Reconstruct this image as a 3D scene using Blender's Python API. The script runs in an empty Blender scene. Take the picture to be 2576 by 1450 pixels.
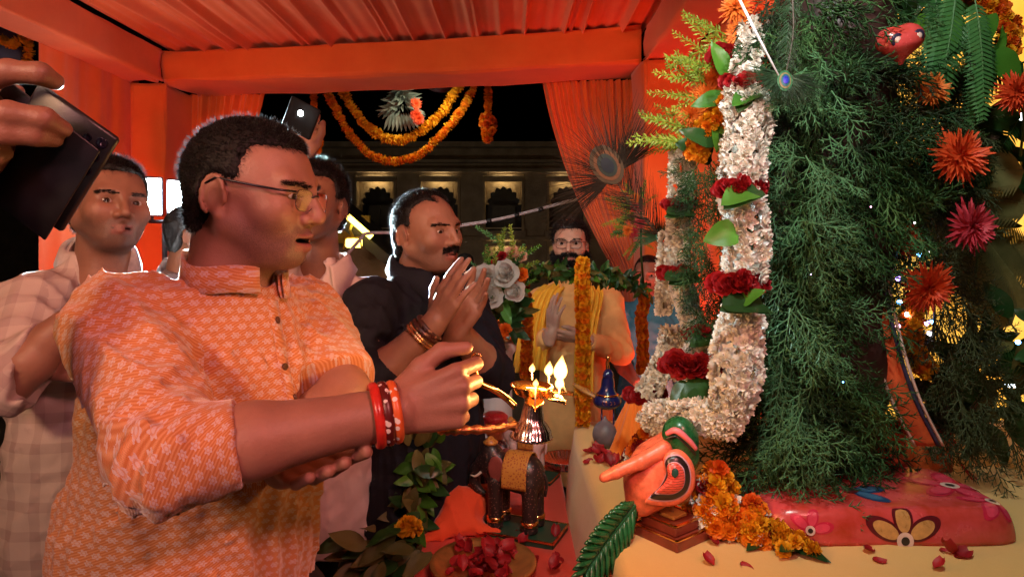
import bpy, math, random
import numpy as np
from mathutils import Vector, Matrix, Euler

SC = bpy.context.scene
COL = SC.collection
random.seed(7)
RNG = np.random.default_rng(11)

# ------------------------------------------------------------------ camera
CAMZ = 1.5
FPX = 1678.0                       # focal length in pixels of a 2575 px wide picture
cam_d = bpy.data.cameras.new('camera')
cam = bpy.data.objects.new('camera', cam_d); COL.objects.link(cam)
cam.location = (0, 0, CAMZ)
cam.rotation_euler = (math.radians(90), 0, 0)
cam_d.sensor_width = 36.0
cam_d.lens = 36.0 * FPX / 2575.0
cam_d.shift_y = -(725 - 618) / 2575.0
cam_d.clip_start = 0.05
cam_d.clip_end = 400
SC.camera = cam

# ------------------------------------------------------------------ night sky
w = bpy.data.worlds.new('World'); SC.world = w; w.use_nodes = True
wn = w.node_tree.nodes; wl = w.node_tree.links
sky = wn.new('ShaderNodeTexSky'); sky.sky_type = 'NISHITA'; sky.sun_disc = False
sky.sun_elevation = math.radians(-5.0); sky.sun_rotation = math.radians(200)
bg = wn['Background']; wl.new(sky.outputs[0], bg.inputs[0]); bg.inputs[1].default_value = 0.10

SC.view_settings.view_transform = 'Standard'
SC.view_settings.look = 'None'
SC.view_settings.exposure = 0.0
SC.view_settings.gamma = 1.0
SC.cycles.use_denoising = True
SC.cycles.max_bounces = 6
SC.cycles.diffuse_bounces = 4
SC.cycles.sample_clamp_indirect = 4.0
SC.cycles.caustics_reflective = False
SC.cycles.caustics_refractive = False

def U(x, y, d):
    """point at depth d seen at picture position x, y (2575 x 1450 grid)"""
    return Vector(((x - 1287.5) / FPX * d, d, CAMZ - (y - 618) / FPX * d))
def uv3(x, y, d):
    return np.array(U(x, y, d))
def lin(c):
    return tuple(((v / 255) / 12.92 if v / 255 <= 0.04045 else ((v / 255 + 0.055) / 1.055) ** 2.4) for v in c)

# ------------------------------------------------------------------ objects
ORG = {}
def tag(o, label=None, cat=None, group=None, kind=None):
    if label: o['label'] = label
    if cat: o['category'] = cat
    if group: o['group'] = group
    if kind: o['kind'] = kind
    return o
def thing(name, label, cat, loc, group=None):
    o = bpy.data.objects.new(name, None); COL.objects.link(o)
    o.empty_display_size = 0.05
    o.location = loc; ORG[o.name] = Vector(loc)
    return tag(o, label, cat, group)
def link(name, me, parent=None, loc=None, rot=None, scale=None):
    """mesh object; loc in world space"""
    o = bpy.data.objects.new(name, me); COL.objects.link(o)
    base = Vector((0, 0, 0))
    if parent is not None:
        o.parent = parent; base = ORG[parent.name]
    l = Vector(loc) if loc is not None else base
    o.location = l - base
    ORG[o.name] = l.copy()
    if rot is not None: o.rotation_euler = rot
    if scale is not None: o.scale = scale if hasattr(scale, '__len__') else (scale,) * 3
    return o
def mesh_np(name, V, F, mat=None, smooth=True):
    """V (n,3), F (m,3|4) arrays or lists of index lists"""
    me = bpy.data.meshes.new(name)
    V = np.asarray(V, dtype=np.float32)
    if isinstance(F, np.ndarray) and F.ndim == 2:
        m, q = F.shape
        me.vertices.add(len(V)); me.vertices.foreach_set('co', V.ravel())
        me.loops.add(m * q); me.loops.foreach_set('vertex_index', F.astype(np.int32).ravel())
        me.polygons.add(m)
        me.polygons.foreach_set('loop_start', np.arange(0, m * q, q, dtype=np.int32))
        me.polygons.foreach_set('loop_total', np.full(m, q, dtype=np.int32))
        me.update(calc_edges=True)
    else:
        me.from_pydata([tuple(map(float, v)) for v in V], [], [list(map(int, f)) for f in F])
    if smooth is True:
        me.polygons.foreach_set('use_smooth', np.ones(len(me.polygons), dtype=bool))
    if mat is not None:
        for m_ in (mat if isinstance(mat, (list, tuple)) else [mat]): me.materials.append(m_)
    me.validate(); me.update()
    return me
def obj(name, V, F, mat, parent=None, smooth=True):
    """world-space vertices -> object sitting in its parent"""
    base = np.array(ORG[parent.name]) if parent is not None else np.zeros(3)
    V = np.asarray(V, dtype=float)
    if parent is None:
        c = V.mean(0); c[2] = V[:, 2].min(); base = c
    me = mesh_np(name, V - base, F, mat, smooth)
    return link(name, me, parent, base)
def vattr(o, name, A, kind='FLOAT_COLOR'):
    me = o.data
    A = np.asarray(A, dtype=np.float32)
    if kind == 'FLOAT_COLOR':
        a = me.attributes.new(name, 'FLOAT_COLOR', 'POINT')
        if A.shape[1] == 3: A = np.hstack([A, np.ones((len(A), 1), dtype=np.float32)])
        a.data.foreach_set('color', A.ravel())
    elif kind == 'FLOAT':
        a = me.attributes.new(name, 'FLOAT', 'POINT'); a.data.foreach_set('value', A.ravel())
    else:
        a = me.attributes.new(name, 'FLOAT_VECTOR', 'POINT'); a.data.foreach_set('vector', A.ravel())

class MB:
    """collects simple shapes into one mesh"""
    def __init__(s): s.V = []; s.F = []; s.n = 0
    def add(s, V, F):
        V = [tuple(v) for v in V]
        s.V += V; s.F += [tuple(i + s.n for i in f) for f in F]; s.n += len(V); return s
    def box(s, c, h, R=None, bev=0.0):
        c = Vector(c); out = []
        if bev <= 0:
            P = [(sx * h[0], sy * h[1], sz * h[2]) for sx in (-1, 1) for sy in (-1, 1) for sz in (-1, 1)]
            F = [(0, 1, 3, 2), (4, 6, 7, 5), (0, 4, 5, 1), (2, 3, 7, 6), (0, 2, 6, 4), (1, 5, 7, 3)]
        else:
            P = []; idx = {}
            for sx in (-1, 1):
                for sy in (-1, 1):
                    for sz in (-1, 1):
                        for a in range(3):
                            p = [sx * (h[0] - bev), sy * (h[1] - bev), sz * (h[2] - bev)]
                            p[a] = (sx, sy, sz)[a] * h[a]
                            idx[(sx, sy, sz, a)] = len(P); P.append(tuple(p))
            F = []
            for a in range(3):
                b, c2 = (a + 1) % 3, (a + 2) % 3
                for sg in (-1, 1):
                    q = []
                    for (u, v) in ((-1, -1), (1, -1), (1, 1), (-1, 1)):
                        t = [0, 0, 0]; t[a] = sg; t[b] = u; t[c2] = v
                        q.append(idx[(t[0], t[1], t[2], a)])
                    F.append(tuple(q if sg > 0 else q[::-1]))
            for a in range(3):
                b, c2 = (a + 1) % 3, (a + 2) % 3
                for u in (-1, 1):
                    for v in (-1, 1):
                        t0 = [0, 0, 0]; t0[a] = -1; t0[b] = u; t0[c2] = v
                        t1 = list(t0); t1[a] = 1
                        q = (idx[(*t0, b)], idx[(*t1, b)], idx[(*t1, c2)], idx[(*t0, c2)])
                        F.append(q if u * v < 0 else q[::-1])
            for sx in (-1, 1):
                for sy in (-1, 1):
                    for sz in (-1, 1):
                        q = tuple(idx[(sx, sy, sz, a)] for a in range(3))
                        F.append(q if sx * sy * sz > 0 else q[::-1])
        for p in P:
            p = Vector(p)
            if R is not None: p = R @ p
            out.append(p + c)
        return s.add(out, F)
    def tube(s, pts, r, n=8, caps=True):
        V, F = tube(pts, r, n, caps); return s.add(V, F)
    def lathe(s, prof, n=24, c=(0, 0, 0), R=None, flute=0, fa=0.0):
        V, F = lathe(prof, n, flute, fa)
        o = []
        for p in V:
            p = Vector(p)
            if R is not None: p = R @ p
            o.append(p + Vector(c))
        return s.add(o, F)
    def build(s, name, mat, parent=None, smooth=True):
        return obj(name, s.V, s.F, mat, parent, smooth)

def tube(pts, r, n=8, caps=True):
    P = [Vector(p) for p in pts]; m = len(P)
    rs = r if hasattr(r, '__len__') else [r] * m
    V = []; F = []
    t0 = (P[1] - P[0]).normalized()
    up = Vector((0, 0, 1)) if abs(t0.z) < 0.9 else Vector((1, 0, 0))
    a = t0.cross(up).normalized()
    for i in range(m):
        t = (P[min(i + 1, m - 1)] - P[max(i - 1, 0)]).normalized()
        a = (a - t * a.dot(t)).normalized(); b = t.cross(a)
        for k in range(n):
            th = 2 * math.pi * k / n
            V.append(P[i] + (a * math.cos(th) + b * math.sin(th)) * rs[i])
    for i in range(m - 1):
        for k in range(n):
            k2 = (k + 1) % n
            F.append((i * n + k, i * n + k2, (i + 1) * n + k2, (i + 1) * n + k))
    if caps:
        F.append(tuple(range(n))[::-1]); F.append(tuple((m - 1) * n + k for k in range(n)))
    return V, F
def lathe(prof, n=24, flute=0, fa=0.0):
    """prof: list of (r, z) bottom to top"""
    V = []; F = []
    for (r, z) in prof:
        for k in range(n):
            th = 2 * math.pi * k / n
            rr = r * (1 + fa * math.cos(flute * th)) if flute else r
            V.append((rr * math.cos(th), rr * math.sin(th), z))
    for i in range(len(prof) - 1):
        for k in range(n):
            k2 = (k + 1) % n
            F.append((i * n + k, i * n + k2, (i + 1) * n + k2, (i + 1) * n + k))
    F.append(tuple(range(n))[::-1]); F.append(tuple((len(prof) - 1) * n + k for k in range(n)))
    return V, F
def spline(pts, n):
    """catmull-rom through pts -> n points (numpy)"""
    P = np.array([tuple(p) for p in pts], dtype=float)
    P = np.vstack([2 * P[0] - P[1], P, 2 * P[-1] - P[-2]])
    out = []
    m = len(P) - 3
    for t in np.linspace(0, m - 1e-9, n):
        i = int(t); f = t - i
        p0, p1, p2, p3 = P[i], P[i + 1], P[i + 2], P[i + 3]
        out.append(0.5 * ((2 * p1) + (-p0 + p2) * f + (2 * p0 - 5 * p1 + 4 * p2 - p3) * f * f + (-p0 + 3 * p1 - 3 * p2 + p3) * f ** 3))
    return np.array(out)
def grid_faces(nu, nv):
    i = np.arange(nu - 1)[:, None]; j = np.arange(nv - 1)[None, :]
    a = i * nv + j
    return np.stack([a, a + nv, a + nv + 1, a + 1], -1).reshape(-1, 4)
def resample(P, step):
    P = np.asarray(P); L = np.r_[0, np.cumsum(np.linalg.norm(np.diff(P, axis=0), axis=1))]
    n = max(2, int(L[-1] / step) + 1); t = np.linspace(0, L[-1], n)
    return np.stack([np.interp(t, L, P[:, k]) for k in range(3)], 1)

# ------------------------------------------------------------------ materials
class NT:
    """small node-tree writer"""
    def __init__(s, name):
        s.m = bpy.data.materials.new(name); s.m.use_nodes = True
        s.t = s.m.node_tree; s.n = s.t.nodes; s.p = s.n['Principled BSDF']
    def new(s, typ, **kw):
        n = s.n.new(typ)
        for k, v in kw.items():
            if hasattr(n, k): setattr(n, k, v)
        return n
    def set(s, sock, v):
        if isinstance(v, bpy.types.NodeSocket): s.t.links.new(v, sock)
        elif v is not None:
            if hasattr(v, '__len__') and len(v) == 3 and sock.type == 'RGBA': v = (*v, 1)
            sock.default_value = v
    def math(s, op, a, b=None, c=None, clamp=False):
        n = s.new('ShaderNodeMath', operation=op, use_clamp=clamp)
        s.set(n.inputs[0], a)
        if b is not None: s.set(n.inputs[1], b)
        if c is not None: s.set(n.inputs[2], c)
        return n.outputs[0]
    def mix(s, f, a, b, mode='MIX'):
        n = s.new('ShaderNodeMix', data_type='RGBA', blend_type=mode)
        s.set(n.inputs[0], f); s.set(n.inputs[6], a); s.set(n.inputs[7], b)
        return n.outputs[2]
    def ramp(s, f, stops):
        n = s.new('ShaderNodeValToRGB'); s.set(n.inputs[0], f)
        e = n.color_ramp.elements
        while len(e) < len(stops): e.new(0.5)
        for i, (p, c) in enumerate(stops):
            e[i].position = p; e[i].color = (*c, 1) if len(c) == 3 else c
        return n.outputs[0]
    def noise(s, scale, detail=3, rough=0.5, vec=None, out=0):
        n = s.new('ShaderNodeTexNoise'); n.inputs['Scale'].default_value = scale
        n.inputs['Detail'].default_value = detail; n.inputs['Roughness'].default_value = rough
        s.set(n.inputs['Vector'], vec if vec is not None else s.obj())
        return n.outputs[out]
    def wave(s, scale, vec, dist=0.0, direction='X'):
        n = s.new('ShaderNodeTexWave', bands_direction=direction)
        n.inputs['Scale'].default_value = scale; n.inputs['Distortion'].default_value = dist
        s.set(n.inputs['Vector'], vec); return n.outputs[1]
    def obj(s):
        if not hasattr(s, '_tc'): s._tc = s.new('ShaderNodeTexCoord')
        return s._tc.outputs['Object']
    def attr(s, name, out='Color'):
        n = s.new('ShaderNodeAttribute'); n.attribute_name = name; return n.outputs[out]
    def sep(s, v):
        n = s.new('ShaderNodeSeparateXYZ'); s.set(n.inputs[0], v); return n.outputs
    def comb(s, x, y, z=0.0):
        n = s.new('ShaderNodeCombineXYZ')
        for i, v in enumerate((x, y, z)): s.set(n.inputs[i], v)
        return n.outputs[0]
    def rnd(s):
        n = s.new('ShaderNodeObjectInfo'); return n.outputs['Random']
    def bump(s, h, strength=0.3, dist=0.002):
        n = s.new('ShaderNodeBump'); n.inputs['Strength'].default_value = strength
        n.inputs['Distance'].default_value = dist; s.set(n.inputs['Height'], h)
        s.set(s.p.inputs['Normal'], n.outputs[0])
    def done(s, color, rough=0.6, metal=0.0, spec=0.5, **kw):
        s.set(s.p.inputs['Base Color'], color); s.set(s.p.inputs['Roughness'], rough)
        s.set(s.p.inputs['Metallic'], metal); s.set(s.p.inputs['Specular IOR Level'], spec)
        for k, v in kw.items(): s.set(s.p.inputs[k], v)
        return s.m
MATS = {}
def M(name, color, rough=0.6, metal=0.0, spec=0.5, var=0.25, scale=30, bump=0.0, bscale=120, bdist=0.002, hue=None, **kw):
    """plain surface with some procedural unevenness"""
    if name in MATS: return MATS[name]
    t = NT(name)
    n = t.noise(scale, 4, 0.6)
    c0 = tuple(max(0, v * (1 - var)) for v in color); c1 = tuple(min(1, v * (1 + var)) for v in color)
    if hue is not None: c1 = hue
    col = t.ramp(n, [(0.3, c0), (0.7, c1)])
    if bump: t.bump(t.noise(bscale, 3, 0.6), bump, bdist)
    rr = t.math('MULTIPLY_ADD', n, 0.2, rough - 0.1, clamp=True)
    MATS[name] = t.done(col, rr, metal, spec, **kw)
    return MATS[name]
def EMIT(name, color, strength):
    if name in MATS: return MATS[name]
    t = NT(name)
    t.set(t.p.inputs['Base Color'], (0.02, 0.02, 0.02)); t.set(t.p.inputs['Emission Color'], color)
    t.set(t.p.inputs['Emission Strength'], strength)
    MATS[name] = t.m; return t.m
def petal_mat(name, c0, c1, rough=0.55, trans=0.25):
    """flower or leaf: colour differs between individuals and along the piece, some light passes through"""
    if name in MATS: return MATS[name]
    t = NT(name)
    n = t.noise(60, 3, 0.6)
    f = t.math('MULTIPLY_ADD', t.rnd(), 0.55, t.math('MULTIPLY', n, 0.55), clamp=True)
    col = t.ramp(f, [(0.2, c0), (0.85, c1)])
    t.done(col, rough, 0, 0.35)
    tr = t.new('ShaderNodeBsdfTranslucent'); t.set(tr.inputs[0], col)
    mx = t.new('ShaderNodeMixShader'); mx.inputs[0].default_value = trans
    out = t.n['Material Output']
    t.t.links.new(t.p.outputs[0], mx.inputs[1]); t.t.links.new(tr.outputs[0], mx.inputs[2]); t.t.links.new(mx.outputs[0], out.inputs[0])
    MATS[name] = t.m; return t.m
# ================================================================== setting
def cloth_mat(name, col, col2, weave=900, rough=0.75, fold=0.0):
    t = NT(name)
    n = t.noise(3.5, 4, 0.6); n2 = t.noise(420, 2, 0.5)
    f = t.math('MULTIPLY_ADD', n2, 0.3, t.math('MULTIPLY', n, 0.75), clamp=True)
    c = t.ramp(f, [(0.25, col), (0.8, col2)])
    x, y, z = t.sep(t.obj())
    wv = t.math('ADD', t.math('SINE', t.math('MULTIPLY', t.math('ADD', x, y), weave)), t.math('SINE', t.math('MULTIPLY', z, weave)))
    t.bump(t.math('ADD', t.math('MULTIPLY', wv, 0.05), t.math('ADD', t.math('MULTIPLY', n2, 0.7), t.math('MULTIPLY', t.noise(28, 3, 0.6), 1.6))), 0.32, 0.0018)
    return t.done(c, rough, 0, 0.25, **{'Sheen Weight': 0.25, 'Sheen Roughness': 0.5})
SAFFRON = cloth_mat('saffron_cloth', (0.66, 0.115, 0.020), (0.84, 0.20, 0.040))
SAFFRON_B = cloth_mat('bright_saffron_cloth', (0.72, 0.13, 0.02), (0.86, 0.22, 0.045))
STONE = M('dark_stone', (0.34, 0.28, 0.21), 0.85, var=0.3, scale=2.5, bump=0.5, bscale=14, bdist=0.02)
STONE_L = M('carved_stone', (0.40, 0.31, 0.20), 0.8, var=0.3, scale=3, bump=0.4, bscale=25, bdist=0.01)
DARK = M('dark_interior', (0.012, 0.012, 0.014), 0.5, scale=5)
METAL_D = M('dark_metal', (0.03, 0.03, 0.035), 0.45, 0.6, scale=20)
BLACKP = M('black_plastic', (0.012, 0.012, 0.014), 0.38, scale=40, bump=0.1, bscale=600)

# ground
g = M('ground_concrete', (0.09, 0.08, 0.07), 0.9, var=0.35, scale=1.5, bump=0.4, bscale=30, bdist=0.01)
n = 30
gx, gy = np.meshgrid(np.linspace(-60, 60, n), np.linspace(-60, 60, n), indexing='ij')
o = obj('ground', np.stack([gx, gy, np.zeros_like(gx)], -1).reshape(-1, 3), grid_faces(n, n), g)
tag(o, 'dark concrete ground under the whole festival tent', kind='structure')

def noise2(x, y, seed=0, oct=3):
    """cheap smooth noise from sines"""
    r = np.random.default_rng(seed); out = 0; a = 1.0
    for i in range(oct):
        for _ in range(3):
            k = r.normal(size=2) * (2 ** i); ph = r.uniform(0, 6.28)
            out = out + a * np.sin(k[0] * x + k[1] * y + ph)
        a *= 0.5
    return out / 3.0

def wrapped_bar(name, label, cat, p0, p1, side, up, hw, hh, mat, seed=0, gather=0.012, group=None, n=90):
    """cloth-wrapped beam or post: rounded rectangle swept from p0 to p1, wrinkled, gathered at the ends"""
    p0, p1, side, up = (np.array(v, float) for v in (p0, p1, side, up))
    m = 48; r = min(hw, hh) * 0.22; V = []
    th = np.linspace(0, 2 * np.pi, m, endpoint=False)
    ex = 0.16
    cx = np.sign(np.cos(th)) * np.abs(np.cos(th)) ** ex; cy = np.sign(np.sin(th)) * np.abs(np.sin(th)) ** ex
    L = np.linalg.norm(p1 - p0)
    for i in range(n):
        t = i / (n - 1); c = p0 + (p1 - p0) * t
        e = np.exp(-t * L / 0.10) + np.exp(-(1 - t) * L / 0.10)
        w = 0.0085 * noise2(th * 1.5 + seed, np.full_like(th, t * L * 3.0), seed) + gather * e * np.sin(9 * th + 2.0 * np.sin(3 * th + seed))
        w = w + 0.004 * np.maximum(0, np.sin(t * L * 9 + 3.5 * np.sin(th * 1.5 + seed) + seed)) ** 3
        sag = -0.012 * math.sin(math.pi * t) if abs(up[2]) > 0.5 else 0
        V.append(c + np.array([0, 0, sag]) + np.outer(cx * hw + np.cos(th) * w, side) + np.outer(cy * hh + np.sin(th) * w, up))
    V = np.concatenate(V); F = []
    for i in range(n - 1):
        for k in range(m):
            k2 = (k + 1) % m; F.append((i * m + k, i * m + k2, (i + 1) * m + k2, (i + 1) * m + k))
    F.append(tuple(range(m))[::-1]); F.append(tuple((n - 1) * m + k for k in range(m)))
    o = obj(name, V, F, mat); tag(o, label, cat, group); return o

ZB, ZT = 2.63, 2.85
# far beam (its right end stands nearer to us)
PL = np.array([-2.40, 4.60]); PR = np.array([0.80, 4.10])
ax = np.r_[(PR - PL) / np.linalg.norm(PR - PL), 0]; nrm = np.array([-ax[1], ax[0], 0])
c0 = np.r_[PL, 0] + nrm * 0.22 + np.array([0, 0, (ZB + ZT) / 2]); c1 = np.r_[PR, 0] + nrm * 0.22 + np.array([0, 0, (ZB + ZT) / 2])
wrapped_bar('wrapped_beam', 'long orange cloth-wrapped beam across the top of the dark opening', 'beam', c0 - ax * 0.02, c1 - ax * 0.005, nrm, (0, 0, 1), 0.22, 0.11, SAFFRON, 3, group='cloth-wrapped beams')
wrapped_bar('wrapped_beam', 'red-orange cloth-wrapped beam along the top left, above the phone', 'beam', (-2.525, 0.4, 2.74), (-2.525, 4.585, 2.74), (1, 0, 0), (0, 0, 1), 0.115, 0.11, SAFFRON, 5, group='cloth-wrapped beams')
wrapped_bar('wrapped_beam', 'orange cloth-wrapped beam at the top right, above the white garland', 'beam', (0.93, 0.4, 2.735), (0.93, 4.08, 2.735), (1, 0, 0), (0, 0, 1), 0.125, 0.105, SAFFRON, 8, group='cloth-wrapped beams')
wrapped_bar('wrapped_column', 'red cloth-wrapped post in the left corner behind the floodlights', 'column', (-2.525, 4.83, 0), (-2.525, 4.83, 2.625), (1, 0, 0), (0, 1, 0), 0.118, 0.21, SAFFRON, 11, group='cloth-wrapped posts')
wrapped_bar('wrapped_column', 'bright red and orange cloth-wrapped post right of the curtain', 'column', (0.945, 4.24, 0), (0.945, 4.24, 2.625), (1, 0, 0), (0, 1, 0), 0.145, 0.21, SAFFRON, 13, group='cloth-wrapped posts')

# pleated ceiling
nx, ny = 900, 40
X = np.linspace(-2.42, 0.83, nx); Y = np.linspace(0.3, 4.75, ny)
GX, GY = np.meshgrid(X, Y, indexing='ij')
Z = np.full_like(GX, ZT + 0.028)
rr = np.random.default_rng(4); xs = np.arange(-2.5, 0.9, 0.186) + rr.normal(0, 0.016, 19)
for k, x0 in enumerate(xs):
    a = rr.uniform(0.040, 0.070); wdt = rr.uniform(0.012, 0.022); lean = rr.uniform(-0.006, 0.006)
    dx = GX - x0 - lean * np.sin(GY * 2 + k) - 0.008 * (GY - 4.5) * rr.normal(0, 0.4)
    Z -= a * np.exp(-(dx / wdt) ** 2) * (0.8 + 0.2 * np.sin(GY * 3 + k * 2))
    if k % 3 == 0: Z -= 0.6 * a * np.exp(-((dx - 0.045) / (wdt * 0.8)) ** 2)
Z -= 0.012 * np.sin((GX - xs[0]) / 0.186 * 2 * np.pi) ** 2
Z += 0.004 * noise2(GX * 5, GY * 2, 3) - 0.03 * np.sin(np.pi * (GY - 0.3) / 4.45) ** 2 * 0.6
o = obj('tent_ceiling', np.stack([GX, GY, Z], -1).reshape(-1, 3), grid_faces(nx, ny), SAFFRON)
tag(o, 'pleated orange cloth ceiling of the tent', 'tent ceiling')

def drape(name, label, cat, A, B, z0, z1, folds, amp, mat, seed=0, nu=160, nz=60, group=None, push=(0, 0)):
    """hanging cloth from ground point A to B with upright folds"""
    A, B = np.array(A, float), np.array(B, float); d = B - A; L = np.linalg.norm(d); nn = np.array([-d[1], d[0]]) / L
    s = np.linspace(0, 1, nu); z = np.linspace(z0, z1, nz)
    S, ZZ = np.meshgrid(s, z, indexing='ij')
    h = (ZZ - z0) / (z1 - z0)
    off = amp * np.sin(2 * np.pi * folds * S + 1.2 * np.sin(5 * S + seed) + 0.3 * np.sin(h * 4 + seed)) * (1.1 - 0.5 * h) + amp * 0.5 * noise2(S * 22, h * 2, seed)
    P = A[None, None] + d[None, None] * S[..., None] + nn[None, None] * off[..., None]
    o = obj(name, np.concatenate([P, ZZ[..., None]], -1).reshape(-1, 3), grid_faces(nu, nz), mat); tag(o, label, cat, group); return o
drape('wall_drape', 'red cloth wall hanging down the left side behind the raised phone', 'drape', (-2.632, 3.72), (-2.632, 4.70), 0.02, 2.66, 3.5, 0.012, SAFFRON, 2, group='cloth walls')
drape('wall_drape', 'red-orange cloth wall behind the upper flowers right of the post', 'drape', (1.07, 4.30), (1.07, 2.55), 0.02, 2.66, 6, 0.02, SAFFRON_B, 6, group='cloth walls')

def curtain(name, label, top, left, right, folds, amp, mat, seed, nu=240, nz=80):
    """top: depth pair; left/right edges as lists of picture points -> gathered curtain"""
    dl, dr = top
    Lp = spline([U(x, y, dl) for x, y in left], nz); Rp = spline([U(x, y, dr) for x, y in right], nz)
    V = np.zeros((nu, nz, 3))
    for j in range(nz):
        s = np.linspace(0, 1, nu)[:, None]
        P = Lp[j] * (1 - s) + Rp[j] * s
        w = np.linalg.norm(Rp[j] - Lp[j]) / np.linalg.norm(Rp[0] - Lp[0])
        ph = 2 * np.pi * folds * s[:, 0] + 1.5 * np.sin(6 * s[:, 0] + seed) + 0.4 * np.sin(j / nz * 5 + seed)
        P[:, 1] += amp * (0.6 + 0.4 * np.sin(s[:, 0] * 17 + seed)) * np.sin(ph) + amp * 0.4 * np.sin(ph * 2.3 + 1 + seed)
        V[:, j] = P
    o = obj(name, V.reshape(-1, 3), grid_faces(nu, nz), mat); tag(o, label, 'curtain', 'gathered curtains of the opening'); return o
curtain('gathered_curtain', 'bright orange gathered curtain at the right of the dark opening', (4.66, 4.46),
        [(1364, 205), (1380, 280), (1402, 360), (1432, 450), (1466, 530), (1505, 610), (1545, 690), (1560, 780), (1560, 1050), (1540, 1180)],
        [(1606, 200), (1606, 300), (1608, 360), (1612, 450), (1618, 530), (1622, 610), (1640, 690), (1650, 780), (1660, 1050), (1680, 1180)], 11, 0.028, SAFFRON_B, 1)
curtain('gathered_curtain', 'red gathered curtain at the left of the dark opening, above the kurta man', (5.02, 4.98),
        [(478, 238), (478, 300), (476, 400), (470, 500), (466, 600), (466, 1000), (468, 1110)],
        [(668, 236), (652, 300), (625, 390), (590, 480), (550, 590), (540, 1000), (555, 1110)], 6, 0.03, SAFFRON, 4)

# ------------------------------------------------------------------ palace facade behind the opening
BY = 18.0
def bp(x, y, dy=0.0):
    p = U(x, y, BY); return Vector((p.x, BY + dy, p.z))
bld = thing('palace_building', 'dark stone palace front with rows of lit scalloped arch niches', 'building', (0, BY, 0))
wallmb = MB()
def bbox_px(mb, x0, y0, x1, y1, f0, f1):
    a = bp(x0, y1); b = bp(x1, y0)
    mb.box(((a.x + b.x) / 2, BY + (f0 + f1) / 2, (a.z + b.z) / 2), ((b.x - a.x) / 2, (f1 - f0) / 2, (b.z - a.z) / 2))
rows = [(447, 588), (608, 752)]
cx_all = [306 + 160 * k for k in range(12)]
HALF = 52
# piers between the niches and courses between the rows
edges = [-200] + sum([[c - HALF, c + HALF] for c in cx_all], []) + [2600]
for i in range(0, len(edges), 2):
    bbox_px(wallmb, edges[i], 440, edges[i + 1], 760, 0.0, 0.9)
    bbox_px(wallmb, edges[i] + 22, 446, edges[i + 1] - 22, 757, -0.10, 0.0) if edges[i + 1] - edges[i] > 60 else None
for (y0, y1) in ((368, 440), (592, 607), (756, 790)):
    bbox_px(wallmb, -200, y0, 2600, y1, 0.003, 0.9)
wallmb.build('wall', STONE, bld, False)
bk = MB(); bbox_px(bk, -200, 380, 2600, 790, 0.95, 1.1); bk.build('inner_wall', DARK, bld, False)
for i, (y0, y1, f) in enumerate(((362, 374, -0.45), (404, 411, -0.28), (426, 434, -0.22), (595, 602, -0.14))):
    c = MB(); bbox_px(c, -190, y0, 2590, y1, f, 0.02); c.build('cornice', STONE, bld, False)
LEDW = EMIT('niche_led', (1.0, 0.72, 0.34), 20.0)
def scallop(xc, ytop, ybase, half, lobes=7, arcs=6):
    """cusped arch outline in picture units, left spring to right spring"""
    pts = []
    for k in range(lobes):
        a0 = math.pi * (1 - k / lobes); a1 = math.pi * (1 - (k + 1) / lobes)
        p0 = (xc + half * math.cos(a0), ybase - (ybase - ytop) * math.sin(a0)); p1 = (xc + half * math.cos(a1), ybase - (ybase - ytop) * math.sin(a1))
        mx, my = (p0[0] + p1[0]) / 2, (p0[1] + p1[1]) / 2
        ln = math.hypot(p1[0] - p0[0], p1[1] - p0[1]); am = (a0 + a1) / 2
        nx_, ny_ = math.cos(am), -math.sin(am)
        for j in range(arcs):
            f = j / arcs; b = math.sin(math.pi * f) * ln * 0.42
            pts.append((p0[0] + (p1[0] - p0[0]) * f + nx_ * b, p0[1] + (p1[1] - p0[1]) * f + ny_ * b))
    pts.append((xc + half, ybase)); return pts
for (ry0, ry1) in rows:
    for c in cx_all:
        if c < 780 or c > 1720: continue
        fr = MB()
        for (x0, x1, y0, y1) in ((c - HALF, c - HALF + 6, ry0, ry1), (c + HALF - 6, c + HALF, ry0, ry1)):
            bbox_px(fr, x0, y0, x1, y1, -0.16, 0.5)
        bbox_px(fr, c - HALF + 6, ry0, c + HALF - 6, ry0 + 11, -0.16, -0.10)
        f_ = fr.build('window_frame', STONE_L, bld, False)
        # arch panel with a scalloped opening
        top = ry0 + 20; base = ry0 + 66; half = 36; fr_y = 0.16
        pts = scallop(c, top + 6, base, half)
        V = []; F = []
        L = [(c - HALF + 5, base)] + [(c - HALF + 5 + (2 * HALF - 10) * i / (len(pts) - 3), ry0 + 7) for i in range(len(pts) - 2)] + [(c + HALF - 5, base)]
        m = len(pts)
        for dy in (fr_y, fr_y + 0.12):
            for p in pts: V.append(bp(p[0], p[1], dy))
            for p in L: V.append(bp(p[0], p[1], dy))
        for i in range(m - 1):
            F.append((i, m + i, m + i + 1, i + 1)); F.append((2 * m + i, 2 * m + i + 1, 3 * m + i + 1, 3 * m + i)); F.append((i, i + 1, 2 * m + i + 1, 2 * m + i))
        obj('arch_panel', V, F, STONE_L, bld, False)
        sl = MB(); bbox_px(sl, c - HALF + 6, ry1 - 16, c + HALF - 6, ry1 - 13, 0.02, 0.05); sl.build('rail', M('pale_rail', (0.55, 0.45, 0.33), 0.5, scale=6), bld, False)
        sb = MB(); bbox_px(sb, c - HALF - 4, ry1 - 8, c + HALF + 4, ry1 + 10, -0.22, 0.14); sb.build('sill', STONE, bld, False)
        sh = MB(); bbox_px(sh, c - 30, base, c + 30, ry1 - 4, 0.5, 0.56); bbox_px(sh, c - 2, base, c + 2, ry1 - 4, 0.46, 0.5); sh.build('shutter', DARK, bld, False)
        ld = MB(); bbox_px(ld, c - 22, ry0 + 3, c + 22, ry0 + 5, -0.03, 0.02); ld.build('lamp_strip', LEDW, bld, False)

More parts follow.
